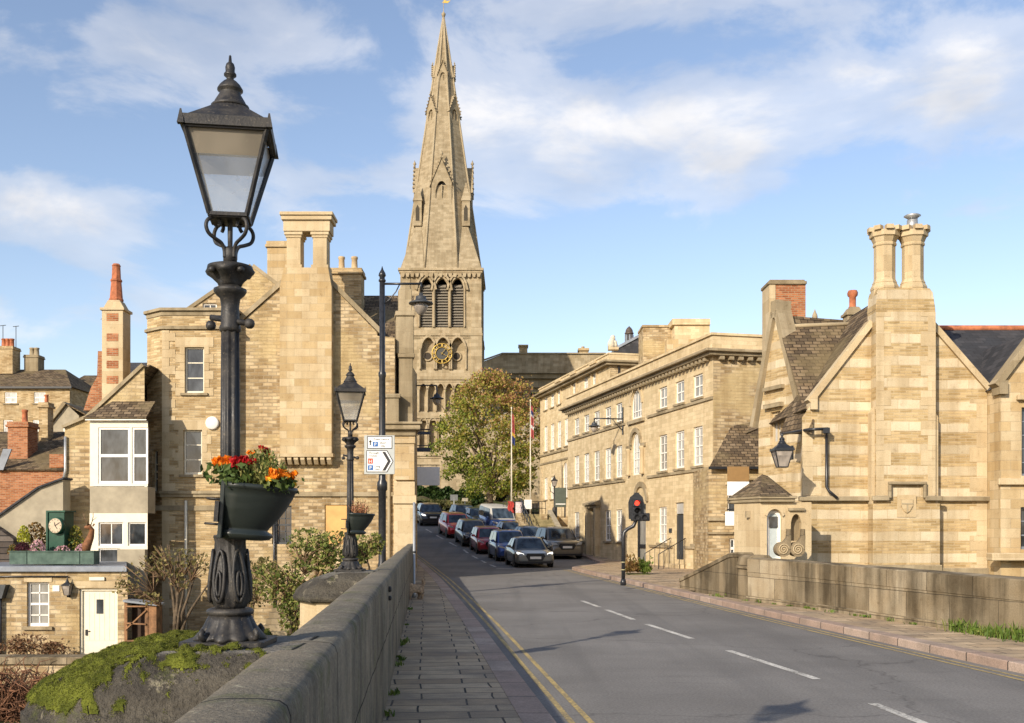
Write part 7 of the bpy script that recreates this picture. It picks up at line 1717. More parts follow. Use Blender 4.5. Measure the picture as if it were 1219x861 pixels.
def car(kind, label, cat, x, y, rz, col, name='parked_car', H=None, roofmat=None, lights=False):
    L, W, Hh, zb, zbelt, w0, w1, r1, rb, rw, wr_ = KINDS[kind]; H = H or Hh; hw = W/2
    t = thing(name, label, cat, (x, y, zr(y)), rz, 'cars queueing on the hill')
    sl_ = math.atan2(zr(y+3)-zr(y), 3); t.rotation_euler = (sl_, 0, rz)
    pm = paint('paint_'+kind, col)
    prof = [(0, .84, .34, .58), (.008, .90, .24, .66), (.03, .96, .20, zb-.14), (.07, .985, .19, zb-.07), (.16, 1, .18, zb-.01), (w0, 1, .18, zb+.05), (.5, 1, .18, zbelt), (.75, 1, .18, zbelt+.02), (.90, .985, .20, zbelt+.02), (.975, .95, .24, zbelt-.03), (.995, .90, .30, zbelt-.15), (1, .84, .36, zbelt-.25)]
    rings = []
    for f, w, zl, zt in prof:
        w *= hw; m_ = zl+(zt-zl)*.62
        half = [(w*.90, zl), (w*.985, zl+.08), (w, zl+(zt-zl)*.35), (w*.995, m_), (w*.955, zt-.05), (w*.86, zt-.005), (w*.45, zt+.02)]
        rings.append([(-a, f*L, z) for a, z in half]+[(a, f*L, z) for a, z in reversed(half)])
    b = MB(); b.loft(rings, closed=True); b.build('body', pm, t, uv=False)
    # cabin
    q = {}
    base = {'A': (w0, zb+.03, .90), 'B': (w1, H-.05, rw*.98), 'M': ((w1+r1)/2, H, rw), 'C': (r1, H-.04, rw*.96), 'D': (rb, zbelt-.02, .88)}
    def pt(k, s): f, z, w = base[k]; return Vector((s*hw*w, f*L, z))
    def bl(f, s): return Vector((s*hw*.955, f*L, zbelt-.03))
    b = MB(); rr = []
    for f, zt, wt, in ((w0-.01, zb+.02, .86), (w1-.02, H-.07, rw*.97), (w1+.04, H-.015, rw), ((w1+r1)/2, H, rw), (r1-.03, H-.02, rw*.98), (r1+.012, H-.07, rw*.96), (rb+.004, zbelt-.02, .86)):
        zlo = min(zt-.01, zbelt-.06); ww = .945
        half = [(hw*ww, zlo), (hw*(ww+(wt-ww)*.92), zlo+(zt-zlo)*.9), (hw*wt*.93, zt), (hw*wt*.5, zt+.018)]
        rr.append([(-a, f*L, z) for a, z in half]+[(a, f*L, z) for a, z in reversed(half)])
    b.loft(rr, closed=True); b.build('roof', roofmat or pm, t, uv=False)
    def panel(name, pts, mat, off=.012):
        p = [Vector(v) for v in pts]; n = (p[1]-p[0]).cross(p[2]-p[0]).normalized(); c = sum(p, Vector())/len(p)
        if n.dot(c-Vector((0, L*.5, H*.4))) < 0: n = -n
        m = MB(); k = len(p); m.add([v+n*off for v in p]+[v-n*.02 for v in p], [tuple(range(k))]+[(i, (i+1) % k, k+(i+1) % k, k+i) for i in range(k)]); return m.build(name, mat, t, uv=False)
    def lerp(a, c, s): return a.lerp(c, s)
    def onsec(i, j, s): return Vector((s*abs(rr[i][j][0]), rr[i][j][1], rr[i][j][2]))
    # windscreen between sections 0 and 1 (upper points index 2)
    a0, a1 = onsec(0, 2, -1), onsec(0, 2, 1); c1, c0 = onsec(1, 2, 1), onsec(1, 2, -1)
    panel('windscreen', [lerp(a0, c0, .06)+Vector((.03, 0, 0)), lerp(a1, c1, .06)-Vector((.03, 0, 0)), lerp(a1, c1, .97)-Vector((.04, 0, 0)), lerp(a0, c0, .97)+Vector((.04, 0, 0))], M_autoglass, .02)
    a0, a1 = onsec(6, 2, -1), onsec(6, 2, 1); c1, c0 = onsec(5, 2, 1), onsec(5, 2, -1)
    panel('rear_window', [lerp(a0, c0, .15), lerp(a1, c1, .15), lerp(a1, c1, .92), lerp(a0, c0, .92)], M_autoglass, .02)
    for s in (-1, 1):
        lo = lambda f: Vector((s*hw*.948, f*L, zbelt+.0)); 
        def up_(f, d=.0):
            return Vector((s*hw*(.945+(rw-.945)*.86), f*L, zbelt-.06+(H-.02-zbelt+.06)*.88))
        mid = (w1+r1)/2-.02
        panel('side_window', [lo(w0+.055), lo(mid-.012), up_(mid-.012), up_(w1-.005)], M_autoglass, .014)
        if kind != 'van' or True: panel('side_window', [lo(mid+.012), lo(r1+.02 if kind == 'saloon' else r1-.03), up_(r1-.03), up_(mid+.012)], M_autoglass, .014)
        # mirror
        m = MB(); m.blob((s*(hw+.10), L*(w0+.055), zbelt+.06), (.105, .06, .075), rnd, 10, 6, 0); m.bar((s*hw*.94, L*(w0+.06), zbelt), (s*(hw+.05), L*(w0+.055), zbelt+.03), .05); m.build('mirror', pm, t, uv=False)
        # headlamp
        zh = zb-.16; m = MB(); m.prism([(s*hw*.93, zh+.04), (s*hw*.90, zh+.10), (s*hw*.62, zh+.03), (s*hw*.58, zh-.05), (s*hw*.84, zh-.06)], 'y', .0, .2); m.v = [(p[0], p[1]+max(0, abs(p[0])/hw-.55)*.45-.012, p[2]) for p in m.v]; m.build('headlight', M_lit if lights else M_head, t, uv=False)
        m = MB(); m.prism([(s*hw*.86, .34), (s*hw*.86, .46), (s*hw*.62, .44), (s*hw*.62, .36)], 'y', -.005, .1); m.v = [(p[0], p[1]+max(0, abs(p[0])/hw-.6)*.25, p[2]) for p in m.v]; m.build('fog_light_recess', M_trim, t, uv=False)
        for fy in (.17, .17+2.7/L if kind != 'hatch' else .80):
            wo_ = MB(); wo_.lathe([(wr_*.62, -.01), (wr_*.9, -.012), (wr_, .03), (wr_, .17), (wr_*.9, .21), (wr_*.62, .20)], 24); o = wo_.build('wheel', M_tyre, t, (s*(hw-.205), fy*L, wr_), uv=False); o.rotation_euler = (0, R(90)*s, 0)
            ri = MB(); ri.lathe([(wr_*.64, .16), (wr_*.62, .205), (wr_*.52, .195), (wr_*.18, .17), (.04, .19), (.001, .19)], 20)
            rim = ri.build('rim', M_rim, o, uv=False)
            ar = MB(); ar.lathe([(wr_*1.02, 0), (wr_*1.16, 0), (wr_*1.16, .012), (wr_*1.02, .012)], 24); ao = ar.build('wheel_arch', M_trim, t, (s*(hw-.008), fy*L, wr_), uv=False); ao.rotation_euler = (0, R(90)*s, 0)
    gz_ = (zb-.30)
    m = MB(); m.prism([(-hw*.42, gz_+.17), (hw*.42, gz_+.17), (hw*.50, gz_+.05), (hw*.36, gz_-.16), (-hw*.36, gz_-.16), (-hw*.50, gz_+.05)], 'y', -.025, .1); g0 = m.build('grille', M_trim, t, uv=False)
    for i in range(4): c = MB(); c.box(-hw*.40, hw*.40, -.032, -.026, gz_-.10+i*.07, gz_-.085+i*.07); c.build('grille_bar', M_darkmetal, g0, uv=False)
    m = MB(); m.box(-.26, .26, -.045, -.033, gz_-.085, gz_+.03); m.build('number_plate', M_plate, t, uv=False)
    m = MB(); m.prism([(-hw*.80, .20), (hw*.80, .20), (hw*.84, .30), (-hw*.84, .30)], 'y', .0, .1); m.build('bumper_intake', M_trim, t, uv=False)
    for s in (-1, 1): m = MB(); m.box(s*hw*.70-.14, s*hw*.70+.14, .985*L, 1.004*L, zbelt-.22, zbelt-.08); m.build('tail_light', M_sred, t, uv=False)
    m = MB(); m.bar((-.42, L*(w0+.01), zb+.075), (.05, L*(w0+.022), zb+.10), .02); m.bar((.05, L*(w0+.01), zb+.075), (.5, L*(w0+.022), zb+.10), .02); m.build('wiper', M_trim, t, uv=False)
    return t
_m, _g, _bs, _o = newmat('headlamp_lit'); setp(_g, _bs, col=(.8, .8, .78), rough=.1); _bs.inputs['Emission Color'].default_value = (1, .95, .85, 1); _bs.inputs['Emission Strength'].default_value = 1.1; M_lit = _m
def lane(y): return R(8.6)
car('saloon', 'dark grey saloon with bright headlights at the stop line, first in the queue', 'car', 1.10, 48.9, R(8), (.17, .175, .165), lights=True)
car('suv', 'large dark grey brown suv waiting at the right kerb beside the dark grey saloon', 'car', 3.00, 57.0, R(12), (.14, .125, .10))
car('mpv', 'dark blue hatchback directly behind the dark grey saloon', 'car', .12, 55.2, R(9), (.016, .055, .22))
car('hatch', 'dark red small hatchback behind the dark blue hatchback', 'car', -1.12, 60.9, R(10), (.34, .016, .028), H=1.46)
car('hatch', 'black hatchback between the two red cars in the queue', 'car', -2.18, 65.6, R(12), (.014, .014, .016), H=1.52)
car('mpv', 'bright red taller hatchback behind the black hatchback', 'car', -3.45, 71.0, R(14), (.55, .02, .025), H=1.52)
car('suv', 'dark car facing downhill on the left side of the hill by the terrace', 'car', -6.0, 80.0, R(11), (.022, .021, .024), H=1.6, lights=True)
car('saloon', 'grey car mostly hidden behind the dark car at the left', 'car', -8.2, 86.5, R(14), (.16, .16, .17))
car('van', 'blue fronted van with a pale roof in the right hand lane', 'van', -.45, 72.5, R(14), (.06, .12, .30), name='van', roofmat=plain('van_roof_pale', (.45, .43, .38), .5, var=.05), H=1.9)
car('saloon', 'low black car in front of the blue fronted van', 'car', .5, 66.4, R(12), (.016, .017, .018), H=1.32)
car('saloon', 'slate blue car between the dark blue hatchback and the suv', 'car', 1.62, 62.6, R(12), (.08, .11, .15), H=1.34)
car('hatch', 'dark blue black car high in the queue, left of the van', 'car', -3.3, 80.5, R(15), (.016, .03, .045))
car('hatch', 'dark teal car between the van and the cars on its left', 'car', -2.1, 77.8, R(15), (.03, .05, .065), H=1.42)

# ================================================================ traffic light
YS = 1.65*F/65
t = thing('traffic_light', 'traffic light showing red on a cranked black pole at the right kerb', 'traffic light', (XP(742, YS), YS, KH)); k = YS/F
tx_ = lambda px: (px-742)*k
tzz = lambda py: ZP(py, YS)-KH
b = MB(); b.tube([(0, 0, 0), (0, 0, tzz(640)), (tx_(743), 0, tzz(634)), (tx_(747), 0, tzz(630)), (tx_(754), 0, tzz(626.5)), (tx_(756.5), 0, tzz(621)), (tx_(757), 0, tzz(610))], .057, 12); b.lathe([(.09, 0), (.09, .12), (.06, .2)], 12); b.build('pole', M_blackp, t, uv=False)
for z in (tzz(679), tzz(670)): b = MB(); b.lathe([(.062, 0), (.062, .03)], 12, (0, 0, z)); b.build('reflective_band', plain('band_grey', (.4, .36, .2), .4), t, uv=False)
b = MB(); cx_ = tx_(758); cc = tzz(600); pl_ = []
bb_ = [(748.5, 618), (748, 598), (750, 592), (755, 588), (755, 586.5), (761, 586.5), (761, 588), (765, 592), (767, 600), (767, 610), (764, 619)]
b.prism([(tx_(a), tzz(c)) for a, c in bb_], 'y', -.02, .02); b.build('backing_board', M_blackp, t, uv=False)
for i, (py, mt) in enumerate(((599.2, None), (608, None))):
    h = MB(); h.box(tx_(752.5), tx_(762.5), -.16, -.021, tzz(py+4.5), tzz(py-4.5)); ho = h.build('signal_head', M_blackp, t, bevel=.02)
    if i == 0:
        m_, g, bs, out = newmat('red_lamp'); setp(g, bs, col=(.6, .03, .02), rough=.3); bs.inputs['Emission Color'].default_value = (1, .06, .03, 1); bs.inputs['Emission Strength'].default_value = 1.6; mm = m_
    else: mm = M_trim
    l = MB(); l.lathe([(3.0*k, 0), (2.6*k, .03), (1.2*k, .045), (.001, .05)], 18); o = l.build('lens', mm, ho, (tx_(757.5), -.162, tzz(py)), uv=False); o.rotation_euler = (R(90), 0, 0)
    v = MB(); v.loft([[(tx_(757.5)+3.5*k*math.cos(a), y_, tzz(py)+3.5*k*math.sin(a)) for a in [R(-10)+R(200)*q/14 for q in range(15)]] for y_ in (-.161, -.36)], closed=False, caps=(False, False)); v.build('visor', M_trim, ho, recalc=False, uv=False)
h = MB(); h.box(tx_(751), tx_(773), -.14, .04, tzz(620.5), tzz(611)); h.prism([(tx_(766), tzz(611)-.001), (tx_(773), tzz(611)-.001), (tx_(773), tzz(613))], 'y', -.14, .0); h.build('crossing_unit', M_blackp, t, bevel=.02)
for px in (757, 766): l = MB(); l.lathe([(3.0*k, 0), (3.4*k, .10), (3.0*k, .10), (2.6*k, .02)], 16); o = l.build('dark_lens', M_trim, t, (tx_(px), -.141, tzz(616)), uv=False); o.rotation_euler = (R(90), 0, 0)

# ================================================================ terrace, steps, hedge, flagpoles up the hill
M_greenhedge = foliage('clipped_hedge', ((.012, .03, .008), (.03, .06, .014), (.055, .09, .02)))
tz0 = 2.85
t = thing('terrace_wall', 'stone retaining wall of the raised forecourt left of the stone steps', 'retaining wall', (XP(645, 68), 68, .6))
b = MB(); b.prism([(XP(645, 68)-t.location.x, 0), (.35, 0), (1.5, 9), (4.8, 9.0), (9, 26), (-6, 28), (XP(607, 76)-t.location.x, 8.5)], 'z', -.8, tz0-.6); b.build('wall', M_rubble, t)
ts = thing('stone_steps', 'flight of worn stone steps rising beside the georgian front to the forecourt', 'steps', (XP(656, 64.6), 64.6, .7))
n = 12
for i in range(n):
    y0 = .36*i; zz0 = (tz0-.7)/n*(i+1); b = MB(); b.box(-.78-.02*i*0, .85, y0, 4.6, zz0-(tz0-.7)/n+.002 if i else -.6, zz0); b.v = [(p[0]-p[1]*.2, p[1], p[2]) for p in b.v]; b.build('step', plain('mossy_step', (.26, .21, .11), .9, var=.3, scale=3, c2=(.13, .11, .05)), ts)
b = MB(); b.prism([(0, -.6), (4.6, -.6), (4.6, tz0-.4), (.2, .5)], 'x', .86, 1.15); b.v = [(p[0]-p[1]*.2, p[1], p[2]) for p in b.v]; b.build('side_wall', M_render, ts)
b = MB(); b.prism([(0, -.6), (4.6, -.6), (4.6, tz0-.6), (.0, .2)], 'x', -1.25, -.8); b.v = [(p[0]-p[1]*.2, p[1], p[2]) for p in b.v]; b.build('side_wall', M_rubble, ts)
t = thing('railing', 'black iron railing running down the left side of the stone steps', 'railing', (XP(656, 64.6)-1.0, 64.6, .9))
def sh(y): return -y*.2
for i in range(9):
    y = .5*i; z = .25*i; b = MB(); b.tube([(sh(y), y, z-.2), (sh(y), y, z+1.0)], .022, 5); b.build('post', M_blackp, t, uv=False)
for dz in (.95, .5): b = MB(); b.tube([(0, 0, dz), (sh(4.2), 4.2, 2.05+dz)], .028, 6); b.build('rail', M_blackp, t, uv=False)
Yt = 74
t = thing('railing', 'black iron railing along the edge of the raised forecourt under the flags', 'railing', (XP(625, Yt), Yt, tz0)); k = Yt/F
for i in range(13): x = -26*k+i*4.2*k; b = MB(); b.tube([(x, 0, 0), (x, 0, 1.0)], .02, 5); b.build('post', M_blackp, t, uv=False)
for z in (.98, .5): b = MB(); b.tube([(-26*k, 0, z), (25*k, 0, z)], .025, 6); b.build('rail', M_blackp, t, uv=False)
def board(label, px, py0, py1, w, mat, Y=73.7, frame=M_blackp, name='notice_board', cat='notice board', face=None):
    k = Y/F; t = thing(name, label, cat, (XP(px, Y), Y, ZP(py1, Y))); b = MB(); b.box(-w*k/2, w*k/2, -.03, .03, 0, (py1-py0)*k); b.build('board', frame, t)
    b = MB(); b.box(-w*k/2+.04, w*k/2-.04, -.036, -.031, .05, (py1-py0)*k-.05); b.build('poster', mat, t); return t
board('pale pink and white poster board on the forecourt railing', 617.5, 597, 612, 9, plain('pale_poster', (.62, .52, .50), .6, var=.25, scale=9))
board('white sheet banner hung on the forecourt railing between the flagpoles', 628.5, 595, 606, 9, plain('white_banner', (.72, .70, .66), .7, var=.1), frame=M_white, name='banner', cat='banner')
t = thing('red_banner', 'crumpled red cloth hanging on the railing at the foot of the left flagpole', 'banner', (XP(608, 73.6), 73.6, ZP(611, 73.6))); k = 73.6/F
b = MB(); n = 7; b.loft([[(-3.4*k+6.8*k*i/n+.05*math.sin(j*2+i), .06*math.sin(i*1.9+j), j*14*k/5) for i in range(n+1)] for j in range(6)], closed=False, caps=(False, False)); b.build('cloth', plain('red_cloth', (.42, .045, .035), .8, var=.2), t, recalc=False, uv=False)
def flag(px, ytop, ybot, Y, label, cols, f0, f1, flab):
    t = thing('flagpole', label, 'flagpole', (XP(px, Y), Y, tz0), 0, 'flagpoles on the forecourt'); H = ZP(ytop, Y)-tz0
    b = MB(); b.lathe([(.06, 0), (.048, H*.5), (.03, H), (.05, H+.02), (.05, H+.1), (.01, H+.14)], 10); b.build('pole', M_cream, t, uv=False)
    b = MB(); b.tube([(0, -.06, .3), (0, -.05, H-.1)], .008, 4); b.build('halyard', M_white, t, uv=False)
    z1_, z0 = ZP(f0, Y)-tz0, ZP(f1, Y)-tz0; fo = thing('flag', flab, 'flag', (XP(px, Y), Y, tz0+z0))
    N = len(cols)
    for j, (c, a0, a1) in enumerate(cols):
        b = MB(); rows = 6; b.loft([[(.05+.24*i/6*(.55+.3*(a0+(a1-a0)*q/rows))*1.0, .10*math.sin(i*1.7+(a0+(a1-a0)*q/rows)*3), (z1_-z0)*(1-(a0+(a1-a0)*q/rows))-.25*i/6*.8) for i in range(7)] for q in range(rows+1)], closed=False, caps=(False, False)); b.build('stripe', c, fo, recalc=False, uv=False)
M_fr = plain('flag_red', (.50, .12, .11), .8, var=.15); M_fw = plain('flag_white', (.70, .68, .64), .8); M_fb = plain('flag_blue', (.05, .07, .22), .8); M_fy = plain('flag_yellow', (.62, .40, .06), .8)
flag(609, 487, 600, 75, 'white flagpole with a limp red, yellow and blue flag, left of the pair', [(M_fr, 0, .62), (M_fy, .62, .74), (M_fb, .74, 1)], 492, 528, 'limp red flag with yellow and blue end on the left flagpole')
flag(631.5, 478, 605, 74.5, 'white flagpole with a limp red, white and dark blue flag, right of the pair', [(M_fr, 0, .16), (M_fb, .16, .28), (M_fw, .28, .34), (M_fr, .34, .62), (M_fw, .62, .72), (M_fr, .72, 1)], 482, 520, 'limp red, white and dark blue flag on the right flagpole')
# ornamental lamp and board at the head of the steps
Yo = 69.5; k = Yo/F
t = thing('street_lamp', 'small ornate black lamp standing at the head of the stone steps', 'street lamp', (XP(660, Yo), Yo, tz0-.1)); H = ZP(578, Yo)-tz0
b = MB(); b.lathe([(.14, 0), (.14, .5), (.06, .6), (.05, H), (.10, H+.05)], 12); b.build('post', M_iron, t, uv=False)
for s in (-1, 1): b = MB(); b.tube([(0, 0, H*.75), (s*.25, 0, H*.85), (s*.30, 0, H*1.0)], .025, 6); b.build('scroll', M_iron, t, uv=False)
lantern(t, H+.05, H+.40, .10, .19, M_iron, glass=M_frost, soot=M_frost)
t = thing('notice_board', 'grey green board facing the road beside the small ornate lamp', 'notice board', (XP(667.5, Yo-.4), Yo-.4, ZP(608, Yo))); 
b = MB(); b.box(-7*k, 6.5*k, -.04, .04, 4*k, 27*k); b.build('board', plain('grey_green_board', (.085, .10, .075), .6, var=.1), t, bevel=.02)
b = MB(); b.box(-6*k, 5.5*k, -.046, -.041, 7*k, 8.2*k); b.build('white_strip', M_white, t)
for x in (-5*k, 5*k): b = MB(); b.box(x-.05, x+.05, -.02, .03, -8*k, 4*k); b.build('leg', M_blackp, t)
# bank, low wall and hedge in front of the church
t = thing('boundary_wall', 'low rubble wall at the top of the hill below the church hedge', 'wall', (XP(560, 96), 96, 2.9))
k = 96/F; b = MB(); b.prism([(-64*k, -1), (70*k, -1), (70*k, ZP(612, 96)-2.9), (30*k, ZP(614, 96)-2.9), (0, ZP(615, 96)-2.9), (-30*k, ZP(609, 96)-2.9), (-64*k, ZP(600, 96)-2.9)], 'y', 0, .5); b.build('wall', M_rubble, t)
r = random.Random(4); b = MB()
Yb_ = 98
bank = MB()
for j in range(8):
    for i in range(40): x = XP(490, Yb_)+(XP(660, Yb_)-XP(490, Yb_))*i/39; bank.v.append((x, 96.3+j*1.6, 3.4+j*.22+.25*math.sin(i*.7)+(.9 if i < 10 else .3)))
for j in range(7):
    for i in range(39): a = j*40+i; bank.f.append((a, a+1, a+41, a+40)); bank.sm.append(True)
o = bank.build('grass_bank', M_ground, recalc=False, uv=False); o['kind'] = 'structure'
b = MB(); pts = []
for _ in range(1500): px = r.uniform(494, 560); py = r.uniform(597, 612)-max(0, (520-px))*.1; Y = r.uniform(96.5, 100); b.leaf((XP(px, Y), Y, ZP(py, Y)), r.uniform(.15, .4), r, 1.8, 1)
tag(b.build('bank_grass', foliage('dry_bank_grass', ((.05, .06, .015), (.12, .12, .04), (.17, .14, .06))), recalc=False, uv=False), 'rough grass and leaves on the bank below the church hedge', 'grass', kind='stuff')
t = thing('hedge', 'dark green clipped hedge below the church tower', 'hedge', (XP(535, 101), 101, 4.4)); b = MB(); k = 101/F
for _ in range(5200):
    px = r.uniform(495, 576); top_ = 580+max(0, px-520)*.16+2*math.sin(px*.35); py = top_+(604-top_)*r.random()**1.1; y = r.uniform(-.9, .9); b.leaf((XP(px, 101)-t.location.x, y, ZP(py, 101)-4.4), r.uniform(.16, .34), r, 1.4)
b.build('leaves', M_greenhedge, t, recalc=False, uv=False)
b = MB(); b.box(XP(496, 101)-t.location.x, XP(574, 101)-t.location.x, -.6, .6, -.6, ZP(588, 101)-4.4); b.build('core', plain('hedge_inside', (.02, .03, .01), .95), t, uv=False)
def smallsign(label, px, py0, py1, w, Y, mat, pole_to):
    k = Y/F; t = thing('street_sign', label, 'sign', (XP(px, Y), Y, ZP(pole_to, Y))); b = MB(); h = (pole_to-py1)*k; b.box(-w*k/2, w*k/2, -.03, -.005, h, h+(py1-py0)*k); b.build('board', mat, t)
    b = MB(); b.lathe([(.04, 0), (.04, h+.3)], 8); b.build('post', M_greymetal, t, uv=False)
smallsign('grey rectangular sign on a post in front of the hedge, left of two', 540.5, 589, 596, 9, 91, plain('grey_sign', (.14, .15, .15), .6), 616)
smallsign('small pale sign on a post below the hedge, right of two', 553.5, 593, 597, 7, 92, plain('pale_sign', (.36, .32, .24), .6), 616)
r = random.Random(8)
t = thing('planter_bed', 'small flower bed with low shrubs by the georgian carriage arch', 'flower bed', (XP(757, 39), 39, KH)); k = 39/F
b = MB(); b.box(-8*k, 19*k, .5, 1.2, -.1, .03); b.build('soil', M_ground, t)
b = MB()
for _ in range(420): b.leaf((r.gauss(-2*k, 4.5*k), r.uniform(.3, 1.2), .12+abs(r.gauss(0, .22))), r.uniform(.05, .12), r, 1.7, .4)
b.build('shrub', M_fern, t, recalc=False, uv=False)
b = MB()
for _ in range(420): b.leaf((r.gauss(13*k, 3.5*k), r.uniform(.55, 1.1), .1+abs(r.gauss(0, .18))), r.uniform(.05, .12), r, 2.2, .6)
b.build('green_plant', M_grass, t, recalc=False, uv=False)
# ---------------- dog at the foot of the pole
Yd = 25.3
t = thing('dog', 'small curly cream dog standing by the parapet with its tail up', 'dog', (XP(494, Yd), Yd, KH), R(-62))
M_fur = plain('cream_fur', (.50, .35, .22), .95, var=.35, scale=18, bumps=.9, spec=.1)
me = bpy.data.meshes.new('dog_body')
V = [(0, .12, .26), (0, -.02, .27), (0, -.14, .28), (0, -.22, .36), (0, -.27, .42), (0, -.36, .405), (.065, .15, .17), (.07, .17, .10), (.07, .145, .02), (-.065, .13, .17), (-.07, .15, .10), (-.07, .125, .02), (.06, -.15, .16), (.06, -.15, .09), (.06, -.16, .02), (-.06, -.12, .16), (-.06, -.11, .09), (-.06, -.12, .02), (0, .20, .31), (0, .235, .40), (.0, .20, .47)]
E = [(0, 1), (1, 2), (2, 3), (3, 4), (4, 5), (0, 6), (6, 7), (7, 8), (0, 9), (9, 10), (10, 11), (2, 12), (12, 13), (13, 14), (2, 15), (15, 16), (16, 17), (0, 18), (18, 19), (19, 20)]
RD = [.105, .105, .11, .08, .085, .04, .06, .034, .032, .06, .034, .032, .05, .032, .032, .05, .032, .032, .04, .045, .05]
me.from_pydata(V, E, []); me.materials.append(M_fur)
o = link('body', me, t); md = o.modifiers.new('skin', 'SKIN'); md.use_smooth_shade = True; bpy.context.view_layer.update()
for v, q in zip(me.skin_vertices[0].data, RD): v.radius = (q, q)
me.skin_vertices[0].data[0].use_root = True
o.modifiers.new('subd', 'SUBSURF').levels = 2; o.modifiers['subd'].render_levels = 2
b = MB()
rr_ = random.Random(2)
for (x, y, z), q in list(zip(V, RD)):
    for _ in range(int(900*q)): 
        d = Vector((rr_.gauss(0, 1), rr_.gauss(0, 1), rr_.gauss(0, 1))).normalized(); b.leaf(Vector((x, y, z))+d*q*rr_.uniform(.85, 1.15), .02, rr_, 1.8)
b.build('fur', M_fur, t, recalc=False, uv=False)
for s in (-1, 1):
    b = MB(); b.tube([(s*.05, -.25, .48), (s*.09, -.25, .45), (s*.10, -.26, .39)], [.02, .03, .02], 8); b.build('ear', plain('tan_fur', (.36, .22, .12), .95, var=.3, scale=18), t, uv=False)
    b = MB(); b.blob((s*.035, -.335, .445), .010, rnd, 8, 5, 0); b.build('eye', M_trim, t, uv=False)
b = MB(); b.blob((0, -.40, .41), .018, rnd, 8, 5, 0); b.build('nose', M_trim, t, uv=False)
# ================================================================ vegetation
def branchy(r, base, top, spread, n, rad, sub=3, up=.6):
    """limbs from base: list of polylines with radii"""
    out = []
    for i in range(n):
        a = 2*math.pi*i/n+r.uniform(-.4, .4); h = r.uniform(.35, 1.0); p = Vector(base); pts = [p.copy()]; q = r.uniform(.5, 1)*spread
        for k in range(1, 6):
            s = k/5; pts.append(Vector((base[0]+math.cos(a)*q*s**1.1+r.gauss(0, .04*spread), base[1]+math.sin(a)*q*s**1.1+r.gauss(0, .04*spread), base[2]+(top-base[2])*h*s**(.9)+r.gauss(0, .03*spread))))
        out.append((pts, [rad*(1-.8*k/5) for k in range(6)]))
    return out
# big autumn tree in front of the church
r = random.Random(31)
Yt = 90.0; kt = Yt/F
t = thing('autumn_tree', 'broad autumn maple with green to russet leaves in front of the church', 'tree', (XP(583, Yt), Yt, 3.0))
b = MB(); H0 = 3.2; b.tube([(0, 0, -.3), (.05, 0, 1.2), (-.05, .05, 2.4), (0, 0, 3.6), (.1, 0, 5.5)], [.36, .28, .25, .22, .14], 10); b.build('trunk', M_bark, t, uv=False)
cl = []; zc0 = ZP(575, Yt)-3.0; zc1 = ZP(449, Yt)-3.0
for pts, rd in branchy(r, (0, 0, 2.3), zc1-1.2, 4.6, 13, .13): c = MB(); c.tube(pts, rd, 6); c.build('limb', M_bark, t, uv=False)
# crown outline: half widths (left,right) per height, from the photograph
OUT = [(590, -28, 40), (575, -52, 52), (555, -58, 62), (535, -66, 66), (515, -64, 68), (495, -56, 68), (475, -46, 62), (460, -32, 40), (450, -14, 14), (446, -6, 4)]
lf = MB()
def crown_pt():
    while True:
        py = r.uniform(446, 590); i = next(k for k in range(len(OUT)-1) if OUT[k][0] >= py >= OUT[k+1][0]); s = (OUT[i][0]-py)/(OUT[i][0]-OUT[i+1][0]); l = OUT[i][1]*(1-s)+OUT[i+1][1]*s; rt = OUT[i][2]*(1-s)+OUT[i+1][2]*s
        c, w = (l+rt)/2, (rt-l)/2; a = r.uniform(0, 6.28); q = r.random()**.33
        return Vector(((c+w*q*math.cos(a))*kt, w*kt*.85*q*math.sin(a), ZP(py, Yt)-3.0))
for _ in range(330):
    c = crown_pt(); s = r.uniform(.35, 1.0)
    for _ in range(int(r.uniform(45, 120)*s*1.2)):
        d = Vector((r.gauss(0, s*.5), r.gauss(0, s*.5), r.gauss(0, s*.32))); lf.leaf(c+d, r.uniform(.10, .23), r, 1.25)
def crownmat():
    m, g, bs, out = newmat('autumn_leaves'); ri = g.n('NewGeometry').outputs['Random Per Island']; ob = g.n('TexCoord').outputs['Object']; z = g.n('SeparateXYZ', {0: ob}).outputs[2]
    hgt = g.m('DIVIDE', z, 12.0); k = g.m('ADD', g.m('ADD', g.m('MULTIPLY', ri, .42), g.m('ADD', g.m('MULTIPLY', hgt, .36), g.m('MULTIPLY', g.n('SeparateXYZ', {0: ob}).outputs[0], .022))), g.m('MULTIPLY', g.noise(ob, .55, 3).outputs[0], .45))
    col = g.ramp(k, ((.22, (.065, .10, .016)), (.48, (.17, .215, .032)), (.66, (.32, .31, .055)), (.82, (.40, .27, .09)), (.98, (.37, .18, .10))))
    setp(g, bs, col=col, rough=.6, spec=.2); tr = g.n('BsdfTranslucent', {'Color': col}); mx = g.n('MixShader', {0: .3}); g.t.links.new(bs.outputs[0], mx.inputs[1]); g.t.links.new(tr.outputs[0], mx.inputs[2]); g.t.links.new(mx.outputs[0], out.inputs[0]); return m
lf.build('crown', crownmat(), t, recalc=False, uv=False)
